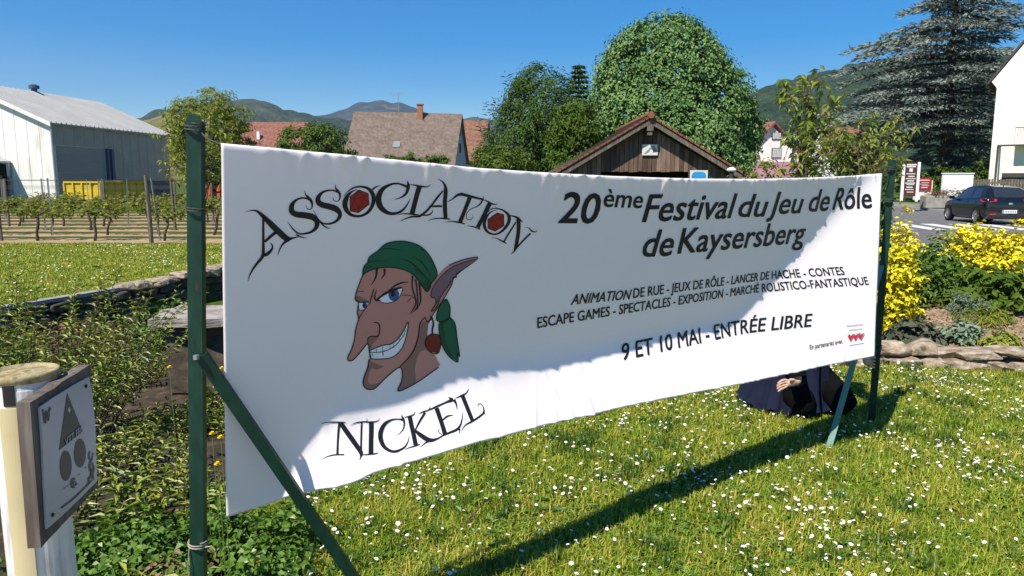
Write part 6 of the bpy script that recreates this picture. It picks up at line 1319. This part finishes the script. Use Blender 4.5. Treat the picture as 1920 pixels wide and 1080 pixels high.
def skin_body(verts, edges, rad, name, mat, parent, sub=1):
    me = bpy.data.meshes.new(name); me.from_pydata([tuple(v) for v in verts], edges, []); o = bpy.data.objects.new(name, me); COL.objects.link(o)
    md = o.modifiers.new("s", 'SKIN'); md.use_smooth_shade = True
    if not me.skin_vertices: me.attributes
    for i, r in enumerate(rad): me.skin_vertices[0].data[i].radius = (r, r); me.skin_vertices[0].data[i].use_root = (i == 0)
    sb = o.modifiers.new("u", 'SUBSURF'); sb.levels = sub; sb.render_levels = sub; bpy.context.view_layer.update()
    ev = o.evaluated_get(bpy.context.evaluated_depsgraph_get()); m2 = bpy.data.meshes.new_from_object(ev); V = np.array([v.co[:] for v in m2.vertices]); Fs = [np.array(p.vertices[:]) for p in m2.polygons]
    bpy.data.objects.remove(o); return nmesh(name, V, Fs, mat, parent, smooth=True)
vs, es, rd_ = [], [], []
def add(p, r, par=None):
    vs.append(np.array(p, float)); rd_.append(r)
    if par is not None: es.append((par, len(vs) - 1))
    return len(vs) - 1
i0 = add(pel, .14); i1 = add((pel + chest) / 2, .125, i0); i2 = add(chest, .135, i1); i3 = add(neck, .055, i2); i4 = add(headc - [0, 0, .03], .082, i3); i5 = add(headc + [0.01, -.01, .07], .078, i4)
for sh, el_, wr in ((shR, elR, wrR), (shL, elL, wrL)):
    a = add(sh, .06, i2); b_ = add(el_, .043, a); c = add(wr, .028, b_)
    if sh is shR: hR = c
    else: hL = c
for kn, ft, sx in ((kneeR, ftR, .09), (kneeL, ftL, -.09)):
    a = add(pel + [sx, -.03, -.05], .09, i0); b_ = add(kn + [0, 0, .03], .062, a); c = add(ft, .042, b_)
# right hand: fist round the post (fingers come round from the left, thumb on the right); left hand: loose, fingers towards the left
palmR = add(grip + [-.012, .055, 0], .026, hR)
for k in range(4):
    z = .03 - .021 * k; q1 = add(grip + [-.042, .045, z], .0105, palmR); q2 = add(grip + [-.045, -.010, z - .003], .0098, q1); q3 = add(grip + [-.018, -.030, z - .005], .0088, q2)
t1 = add(grip + [.022, .045, .02], .012, palmR); t2 = add(grip + [.043, .012, .028], .0105, t1); t3 = add(grip + [.040, -.018, .03], .009, t2)
palmL = add(wrL + [-.055, -.012, -.004], .026, hL)
for k in range(4):
    z = .022 - .018 * k; ln = (.9, 1.0, .96, .8)[k]; q1 = add(wrL + np.array([-.10, -.02, z]), .0095, palmL); q2 = add(wrL + np.array([-.10 - .035 * ln, -.03, z - .008]), .0088, q1); q3 = add(wrL + np.array([-.105 - .052 * ln, -.022, z - .03]), .0078, q2)
t1 = add(wrL + [-.05, -.035, .024], .011, palmL); t2 = add(wrL + [-.085, -.05, .028], .0095, t1)
body = skin_body(vs, es, rd_, "body", M['skin'], person)
# face: nose, eyes, ears, hair
fd = unit(np.array([.55, -.75, -.35])); fs = unit(np.cross(fd, [0, 0, 1.0])); fu = np.cross(fs, fd); hc_ = headc + np.array([0, 0, .03])
mb = MB(); mb.tube([hc_ + fd * .078 + fu * .03, hc_ + fd * .098 - fu * .005, hc_ + fd * .082 - fu * .02], [.008, .013, .010], 7); 
mb.build("nose", M['skin'], person, smooth=True)
for s in (-1, 1):
    mb = MB(); c = hc_ + fd * .074 + fs * (.032 * s) + fu * .025; mb.tube([c - fs * .012, c, c + fs * .012], [.003, .007, .003], 8); mb.build("eye", M['ink'], person)
    mb = MB(); c = hc_ + fs * (.086 * s); mb.tube([c + fu * .03, c + fs * .01 * s, c - fu * .03], [.008, .014, .008], 7); mb.build("ear", M['skin'], person, smooth=True)
mb = MB(); mb.tube([hc_ + fd * .078 - fu * .045 - fs * .022, hc_ + fd * .084 - fu * .048, hc_ + fd * .078 - fu * .045 + fs * .022], [.003, .006, .003], 6); mb.build("mouth", M['die_red'], person)
gh = np.random.default_rng(1); V = []; n_t, n_p = 14, 22
for i in range(n_t):
    for j in range(n_p):
        th2 = math.pi * .62 * i / (n_t - 1); ph = 6.283 * j / n_p; d = fu * math.cos(th2) + (fs * math.cos(ph) + fd * math.sin(ph)) * math.sin(th2)
        cut = 1 if np.dot(d, fd) < .55 or np.dot(d, fu) > .62 else .8; V.append(hc_ + [0, 0, .035] + d * np.array([.098, .098, .098]) * cut * (1 + gh.normal(0, .012)))
nmesh("hair", V, [(i * n_p + j, i * n_p + (j + 1) % n_p, (i + 1) * n_p + (j + 1) % n_p, (i + 1) * n_p + j) for i in range(n_t - 1) for j in range(n_p)], M['hair'], person, smooth=True)
# sleeves, trousers, shoes
for nm, P, R in (("sleeve", [shR, (shR + elR) / 2, elR, elR + (wrR - elR) * .5, elR + (wrR - elR) * .70], [.085, .07, .06, .052, .046]), ("sleeve", [shL, (shL + elL) / 2, elL, elL + (wrL - elL) * .5, elL + (wrL - elL) * .9], [.085, .075, .066, .062, .056])):
    mb = MB(); C = cat_rom(np.array(P), .04); rr_ = np.interp(np.linspace(0, 1, len(C)), np.linspace(0, 1, len(R)), R) * (1 + .05 * np.sin(np.arange(len(C)) * 1.7)); mb.tube(C, rr_, 14, False); mb.build(nm, M['cloth_dark'], person, smooth=True)
for kn, ft, sx in ((kneeR, ftR, .09), (kneeL, ftL, -.09)):
    mb = MB(); C = cat_rom(np.array([pel + [sx, 0, 0], (pel + [sx, 0, 0] + kn) / 2, kn + [0, 0, .02], (kn + ft) / 2, ft]), .05); mb.tube(C, np.interp(np.linspace(0, 1, len(C)), [0, .35, .5, .75, 1], [.125, .10, .082, .075, .055]), 14); mb.build("trouser_leg", M['cloth_dark'], person, smooth=True)
    mb = MB(); d = unit((ft - kn) * [1, 1, 0]); mb.tube([ft - d * .02 + [0, 0, -.01], ft + d * .06 + [0, 0, .0], ft + d * .10 + [0, 0, -.03]], [.05, .05, .035], 10); mb.build("shoe", M['dark'], person, smooth=True)
mb = MB(); C = cat_rom(np.array([pel - [0, 0, .02], (pel + chest) / 2, chest, chest + [0, 0, .08], neck]), .05); mb.tube(C, np.interp(np.linspace(0, 1, len(C)), [0, .4, .7, .9, 1], [.175, .155, .18, .13, .07]), 18); mb.build("tunic", M['cloth_dark'], person, smooth=True)
# cloak: hangs from the shoulders, open to the front right, pooling on the grass to the left
n_a, n_r = 64, 22; V = []; hemL = gnd(1440, 786)
for i in range(n_r):
    f_ = i / (n_r - 1)
    for j in range(n_a):
        a = math.radians(62) + math.radians(262) * j / (n_a - 1)      # opening faces the post
        c = neck * (1 - f_) ** 1.4 + np.array([2.02, 5.27, 0]) * (1 - (1 - f_) ** 1.4); rx = .085 + .20 * f_ ** .75; ry = .085 + .24 * f_ ** .75
        fold = 1 + (.16 * f_) * math.sin(j * .95 + 1.2 * math.sin(f_ * 3)) * (.35 + f_) * .5 + .05 * f_ * math.sin(j * 2.1)
        left = max(0, -math.cos(a)) * .05 * f_ ** 2
        z = neck[2] * (1 - f_) ** .9 + .02 * f_ - .0; z = max(z, .018 + .03 * (1 + math.sin(j * .95)) * f_)
        V.append((c[0] + rx * math.cos(a) * fold - left, c[1] + ry * math.sin(a) * fold, z + (.05 if f_ < .2 else 0) * (1 - f_ / .2)))
I = (np.arange(n_r - 1)[:, None] * n_a + np.arange(n_a - 1)[None]).ravel(); q = np.stack([I, I + 1, I + 1 + n_a, I + n_a], 1); V = np.array(V)
nmesh("cloak", V, q, M['cloak'], person, smooth=True)
# ------------------------------------------------------------------ cars
M['car_paint'] = mat_plain('car_paint', (0.006, 0.007, 0.010), .16, .7, vary=.02); M['tyre'] = mat_plain('tyre', (0.012, 0.012, 0.012), .85); M['alloy'] = mat_plain('alloy', (0.50, 0.51, 0.52), .3, .5, .7)
M['tail_red'] = mat_noise('tail_red', [(0.35, 0.01, 0.012), (0.50, 0.03, 0.03)], 14, .2, spec=.6); M['black_plastic'] = mat_plain('black_plastic', (0.016, 0.016, 0.017), .55); M['plate_white'] = mat_plain('plate_white', (0.70, 0.71, 0.72), .4, vary=.02); M['plate_blue'] = mat_plain('plate_blue', (0.02, 0.05, 0.28), .4)
M['silver'] = mat_plain('silver', (0.36, 0.37, 0.38), .25, .6, .5)
ST_ = np.array([(-2.03, .42, .70, .80, .60, .82), (-2.0, .30, .80, .93, .66, .95), (-1.93, .24, .845, .96, .66, 1.06), (-1.76, .22, .86, .965, .63, 1.27), (-1.52, .20, .865, .96, .585, 1.41), (-1.2, .20, .868, .95, .575, 1.45), (-.6, .18, .87, .93, .59, 1.475), (.0, .18, .87, .915, .585, 1.46), (.45, .18, .87, .90, .59, 1.34), (.85, .18, .868, .885, .66, 1.10), (1.15, .18, .86, .87, .72, .93), (1.6, .20, .83, .80, .66, .83), (1.88, .26, .76, .66, .56, .71), (2.0, .36, .62, .52, .44, .56)])
SS = cat_rom(ST_, .09)
def sect(s):
    x, zb, w, be, wr, ro = s
    return [(x, 0, zb), (x, w * .90, zb), (x, w * .985, zb + .12), (x, w, .58 if be > .7 else (zb + be) / 2), (x, w * .985, be - .05), (x, w * .955, be), (x, wr + (w * .955 - wr) * .35, be + (ro - be) * .62), (x, wr, ro - .035 if ro - be > .1 else ro - .008), (x, wr * .82, ro - .004), (x, 0, ro)]
def lerp_s(x): return np.array([np.interp(x, SS[:, 0], SS[:, k]) for k in range(6)])
def make_car(name, label, paint, loc, rz):
    t = thing(name, label, "car", (0, 0, 0)); half = [sect(s) for s in SS]; n = len(half); k = len(half[0]); V = []
    for h in half: V += [(x, y, z) for x, y, z in h] + [(x, -y, z) for x, y, z in h[1:-1][::-1]]
    m_ = 2 * k - 2; Fs = [(i * m_ + j, i * m_ + (j + 1) % m_, (i + 1) * m_ + (j + 1) % m_, (i + 1) * m_ + j) for i in range(n - 1) for j in range(m_)] + [list(range(m_))[::-1], list(range((n - 1) * m_, n * m_))]
    nmesh("body", V, [np.array(f) for f in Fs], paint, t, smooth=True)
    def side_pt(x, f, s, off):
        S = sect(lerp_s(x)); a, b_, c = np.array(S[5]), np.array(S[6]), np.array(S[7]); p = a + (b_ - a) * f / .62 if f < .62 else b_ + (c - b_) * (f - .62) / .38; return np.array([p[0], (p[1] + off) * s, p[2] + off * .35])
    for s in (1, -1):
        for xa, xb, xc, xd in ((-.62, -.50, .62, .12), (-1.42, -1.18, -.70, -.64)):   # (bottom rear, top rear, bottom front, top front)
            g_ = []
            for i in range(9):
                u_ = i / 8
                for v_ in np.linspace(.1, .86, 6):
                    xr = xa + (xb - xa) * v_; xf = xc + (xd - xc) * v_; g_.append(side_pt(xr + (xf - xr) * u_, v_, s, .007))
            I = [(i * 6 + j, i * 6 + j + 1, (i + 1) * 6 + j + 1, (i + 1) * 6 + j) for i in range(8) for j in range(5)]; nmesh("side_window", g_, [np.array(f) for f in I], M['glass'], t, smooth=True)
        for x in (-1.27, 1.26):
            mb = MB(); c = np.array([x, s * .80, .31])
            pr_ = [(.20, -.10), (.29, -.105), (.31, -.07), (.31, .045), (.29, .08), (.215, .082)]; V = []; kk = 28
            for r, yy in pr_:
                for j in range(kk): a = 6.283 * j / kk; V.append((c[0] + r * math.cos(a), c[1] + s * yy, c[2] + r * math.sin(a)))
            mb.add(V, [(a * kk + j, a * kk + (j + 1) % kk, (a + 1) * kk + (j + 1) % kk, (a + 1) * kk + j) for a in range(len(pr_) - 1) for j in range(kk)]); wheel = mb.build("wheel", M['tyre'], t)
            mb = MB()
            for j in range(10):
                a = 6.283 * j / 10; d = np.array([math.cos(a), 0, math.sin(a)]); tt = np.array([-math.sin(a), 0, math.cos(a)]); y1 = c + [0, s * .078, 0]
                mb.add([y1 + d * .03 - tt * .022, y1 + d * .03 + tt * .022, y1 + d * .212 + tt * .03 - [0, s * .01, 0], y1 + d * .212 - tt * .03 - [0, s * .01, 0]], [(0, 1, 2, 3)])
            V = []
            for r, yy in ((.225, .074), (.20, .080), (.195, .06)):
                for j in range(kk): a = 6.283 * j / kk; V.append((c[0] + r * math.cos(a), c[1] + s * yy, c[2] + r * math.sin(a)))
            mb.add(V, [(a * kk + j, a * kk + (j + 1) % kk, (a + 1) * kk + (j + 1) % kk, (a + 1) * kk + j) for a in range(2) for j in range(kk)])
            mb.tube([c + [0, s * .06, 0], c + [0, s * .088, 0]], .045, 10); mb.build("rim", M['alloy'], wheel)
            mb = MB(); V = []
            for r, yy in ((.36, .072), (.05, .040)):
                for j in range(kk): a = 6.283 * j / kk; zz = max(.205, c[2] + r * math.sin(a)); V.append((c[0] + r * math.cos(a), c[1] + s * yy, zz))
            mb.add(V, [(j, (j + 1) % kk, kk + (j + 1) % kk, kk + j) for j in range(kk)]); mb.build("wheel_arch", M['dark'], t)
        mb = MB(); P = []
        for x, y, z in ((-1.60, .872, .99), (-1.62, .874, .89), (-1.90, .865, .86), (-2.045, .70, .86), (-2.035, .47, .90), (-2.02, .48, .975), (-1.98, .72, .99), (-1.86, .85, .995)): P.append((x, y * s, z))
        P = np.array(P); c_ = P.mean(0); inn = c_ + (P - c_) * .92 + [.12, -s * .10, 0]; n8 = len(P)
        mb.add(np.concatenate([P, [c_ + [-.05, s * .035, 0]], inn]), [(i, (i + 1) % n8, n8) for i in range(n8)] + [(i, n8 + 1 + i, n8 + 1 + (i + 1) % n8, (i + 1) % n8) for i in range(n8)]); mb.build("tail_light", M['tail_red'], t)
        mb = MB(); mb.box((-2.03, s * .60, .40), (.05, .24, .045)); mb.build("reflector", M['tail_red'], t)
        mb = MB(); mb.box((.72, s * .96, .99), (.12, .20, .13), None, .03); mb.box((.74, s * .87, .95), (.06, .1, .05)); mb.build("mirror", paint, t)
        for x in (-.42, -1.12): mb = MB(); mb.box((x - .05, s * .872, .86), (.18, .03, .028), None, .008); mb.build("door_handle", paint, t)
    g_ = []
    for i in range(9):
        x = -1.955 + (-1.56 + 1.955) * i / 8; S = lerp_s(x)
        for y in np.linspace(-.84, .84, 11): f_ = abs(y); z = S[5] - .034 * max(0, f_ - .75) / .25; g_.append((x - .012, y * S[4] * (.98), z + .008))
    nmesh("rear_window", g_, [np.array((i * 11 + j, i * 11 + j + 1, (i + 1) * 11 + j + 1, (i + 1) * 11 + j)) for i in range(8) for j in range(10)], M['glass'], t, smooth=True)
    mb = MB(); mb.box((-1.99, 0, .30), (.12, 1.45, .17), None, .03); mb.build("bumper_insert", M['black_plastic'], t)
    mb = MB(); mb.box((-2.052, 0, .50), (.02, .54, .125)); pl_ = mb.build("number_plate", M['plate_white'], t)
    mb = MB()
    for yy in (-.25, .25): mb.box((-2.064, yy, .50), (.004, .035, .12))
    mb.build("plate_band", M['plate_blue'], pl_)
    mb = MB()
    for i in range(7): mb.box((-2.064, -.18 + i * .06, .50), (.004, .026, .07))
    mb.build("plate_characters", M['ink'], pl_)
    mb = MB(); V = [(-2.04, .075 * math.cos(a), .80 + .038 * math.sin(a)) for a in np.linspace(0, 6.283, 20)[:-1]]; mb.prism(V, (-.012, 0, 0)); mb.build("badge", M['alloy'], t)
    mb = MB(); mb.tube([(-1.35, 0, 1.44), (-1.42, 0, 1.52)], .012, 6); mb.build("aerial", M['dark'], t)
    t.location = loc; t.rotation_euler = (0, 0, rz); return t
hd = unit(np.array([0.15, 0.99])); rl_ = at(1846, 400, 28.3)[:2]; cpos = rl_ + hd * 1.95 + np.array([hd[1], -hd[0]]) * .84
make_car("parked_car", "small black hatchback on the road near the zebra crossing seen from behind", M['car_paint'], (cpos[0], cpos[1], .014), math.atan2(hd[1], hd[0]))
p = at(1838, 330, 53); make_car("parked_car", "silver car half hidden behind the white garden wall by the cream house", M['silver'], (p[0], p[1], .30), 2.9)

# ------------------------------------------------------------------ things across the road
M['sign_brown'] = mat_plain('sign_brown', (0.075, 0.028, 0.018), .5); M['sign_red'] = mat_plain('sign_red', (0.30, 0.02, 0.02), .5); M['concrete'] = mat_noise('concrete', [(0.22, 0.20, 0.17), (0.32, 0.30, 0.26)], 5, .9)
DT = 41.0; zb_ = .12; p = at(1704, 374, DT); zb_ = max(.1, p[2]); tt = thing("info_totem", "tall brown information totem between two white posts across the road", "sign", (p[0], p[1], zb_)); k_ = DT / F; fx = np.array([.95, -.3]); fx = unit(fx); fnn = np.array([fx[1], -fx[0]]) * 1.0
rzt = math.atan2(fx[1], fx[0]); zt_ = zpx(304, DT)
for s in (-1, 1): mb = MB(); mb.box(V3(p[:2] + fx * (s * 12.6 * k_), (zb_ - .1 + zt_) / 2), (.14, .14, zt_ - zb_ + .1), rotz(rzt)); mb.build("post", M['white_paint'], tt)
mb = MB(); mb.box(V3(p[:2], (zb_ + .15 + zt_) / 2), (20.5 * k_, .10, zt_ - zb_ - .2), rotz(rzt)); pan = mb.build("panel", M['sign_brown'], tt)
mb = MB(); H_ = zt_ - zb_; gq = np.random.default_rng(6)
for f_, w_, h_ in ((.93, .8, .035), (.88, .75, .035), (.79, .28, .09), (.69, .75, .022), (.62, .5, .03), (.56, .8, .022), (.50, .55, .03), (.44, .8, .025), (.40, .6, .02), (.33, .5, .03), (.27, .7, .02), (.20, .55, .02)):
    mb.box(V3(p[:2] + fnn * .056 + fx * gq.uniform(-.03, .03), zb_ + H_ * f_), (20.5 * k_ * w_, .006, H_ * h_), rotz(rzt))
mb.build("panel_lettering", M['pic_white'], pan)
DR = 44.0; p = at(1733, 345, DR); tr_ = thing("sign", "small dark red notice board with white lettering on a pale wall by the totem", "sign", tuple(p)); k_ = DR / F
mb = MB(); mb.box(p + [0, .1, -.35], (33 * k_, .12, 36 * k_)); mb.build("backing", M['cream'], tr_); mb = MB(); mb.box(p + [0, 0, 0], (26 * k_, .05, 23 * k_)); b_ = mb.build("board", M['sign_red'], tr_); mb = MB()
for dz_, w_, h_, o_ in ((.30, .7, .12, 0), (.10, .55, .06, .1), (-.02, .6, .05, -.1), (-.14, .5, .06, .2), (-.28, .45, .10, 0)): mb.box(p + [o_ * .3, -.03, dz_ * 23 * k_ * 1.0], (26 * k_ * w_, .008, 23 * k_ * h_ * .7))
mb.build("lettering", M['pic_white'], b_)
def simple_wall(name, label, cat, pa, pb, D, ytop, th, mat, zb=0.0):
    a = at(*pa, D)[:2]; b_ = at(*pb, D)[:2]; zt__ = zpx(ytop, D); mb = MB(); e = unit(b_ - a); n_ = np.array([-e[1], e[0]]); t = thing(name, label, cat, (*((a + b_) / 2), zb)); L = np.linalg.norm(b_ - a)
    mb.prism([V3(a, zb), V3(b_, zb), V3(b_, zt__), V3(a, zt__)], V3(n_ * th, 0)); mb.build("wall", mat, t); mb = MB(); mb.prism([V3(a - n_ * .04 - e * .03, zt__), V3(b_ - n_ * .04 + e * .03, zt__), V3(b_ + n_ * (th + .04) + e * .03, zt__), V3(a + n_ * (th + .04) - e * .03, zt__)], (0, 0, .06)); mb.build("coping", mat, t); return t
simple_wall("garden_wall", "white garden wall between the cedar and the cream house", "wall", (1768, 340), (1825, 340), 45, 326, .15, M['white_paint'])
pl_t = thing("planter", "long grey concrete planter with dry flowers on the verge behind the black car", "planter", (*at(1800, 360, 42)[:2], .12)); c = at(1795, 360, 41.5); mb = MB(); w_ = 100 / F * 41.5; mb.box((c[0], c[1] + .5, .12 + .38), (w_, 1.0, .72), rotz(-.15), .05); mb.build("trough", M['concrete'], pl_t)
C = np.stack([c[0] + gs.uniform(-.45, .45, 60) * w_, c[1] + .5 + gs.uniform(-.4, .4, 60), gs.uniform(.85, 1.15, 60)], 1); V, Fc = crown_leaves(C, np.full(60, .2), np.tile([0, -.3, 1.0], (60, 1)), 14, .16, .05, gs); nmesh("flowers", V, Fc, M['lf_dry'], pl_t)
fa, fb = at(1828, 352, 43)[:2], at(1990, 352, 40)[:2]; zf = zpx(336, 42.5); ft_ = thing("picket_fence", "grey wooden picket fence in front of the cream house", "fence", (*((fa + fb) / 2), .1)); mb = MB(); d = fb - fa; L = np.linalg.norm(d); e = d / L; n_ = int(L / .14)
for k in range(n_ + 1): mb.box(V3(fa + e * (k * .14), (.1 + zf) / 2 + gs.uniform(-.02, .02)), (.10, .03, zf - .1), rotz(math.atan2(e[1], e[0])))
mb.build("pickets", M['old_wood'], ft_); mb = MB(); en = np.array([-e[1], e[0]])
for zz in (.35, zf - .25): mb.prism([V3(fa + en * .018, zz), V3(fb + en * .018, zz), V3(fb + en * .018, zz + .08), V3(fa + en * .018, zz + .08)], V3(en * .03, 0))
mb.build("rail", M['old_wood'], ft_)
# pair of round floodlights above the hedge
DF = 19.0; p = at(1494, 262, DF); fl = thing("floodlight_mast", "mast with two round black floodlights rimmed in white above the shrubs", "lamp", (p[0], p[1] + .2, 0)); mb = MB(); mb.tube([(p[0], p[1] + .2, 0), (p[0], p[1] + .2, p[2] + .02)], .035, 8); mb.tube([(p[0] - .2, p[1] + .2, p[2]), (p[0] + .2, p[1] + .2, p[2])], .025, 6); mb.build("pole", M['steel'], fl)
for dx, dz_ in ((-.165, -.03), (.165, .035)):
    c = p + np.array([dx, 0, dz_]); d = unit(np.array([.25 if dx > 0 else -.5, -1, -.05])); mb = MB(); mb.tube([c + d * .0, c - d * .10, c - d * .19], [.135, .12, .05], 18); hd_ = mb.build("lamp_head", M['black_plastic'], fl); mb = MB(); u_, w_ = frame_of(d); t_ = np.linspace(0, 6.283, 25); mb.tube(c + .135 * (np.cos(t_)[:, None] * u_ + np.sin(t_)[:, None] * w_), .014, 6, False); mb.build("rim", M['white_paint'], hd_)
# ------------------------------------------------------------------ haze
M['haze'], nt, b = new_mat('haze'); nt.nodes.remove(b)
pv = nt.nodes.new("ShaderNodeVolumePrincipled"); pv.inputs["Density"].default_value = 0.00007; pv.inputs["Color"].default_value = (0.45, 0.65, 1.0, 1); pv.inputs["Anisotropy"].default_value = 0.2
nt.links.new(pv.outputs[0], nt.nodes["Material Output"].inputs["Volume"])
mb = MB(); mb.box((0, 3500, 600), (15000, 9000, 1208)); tag(mb.build("haze", M['haze']), kind="stuff")
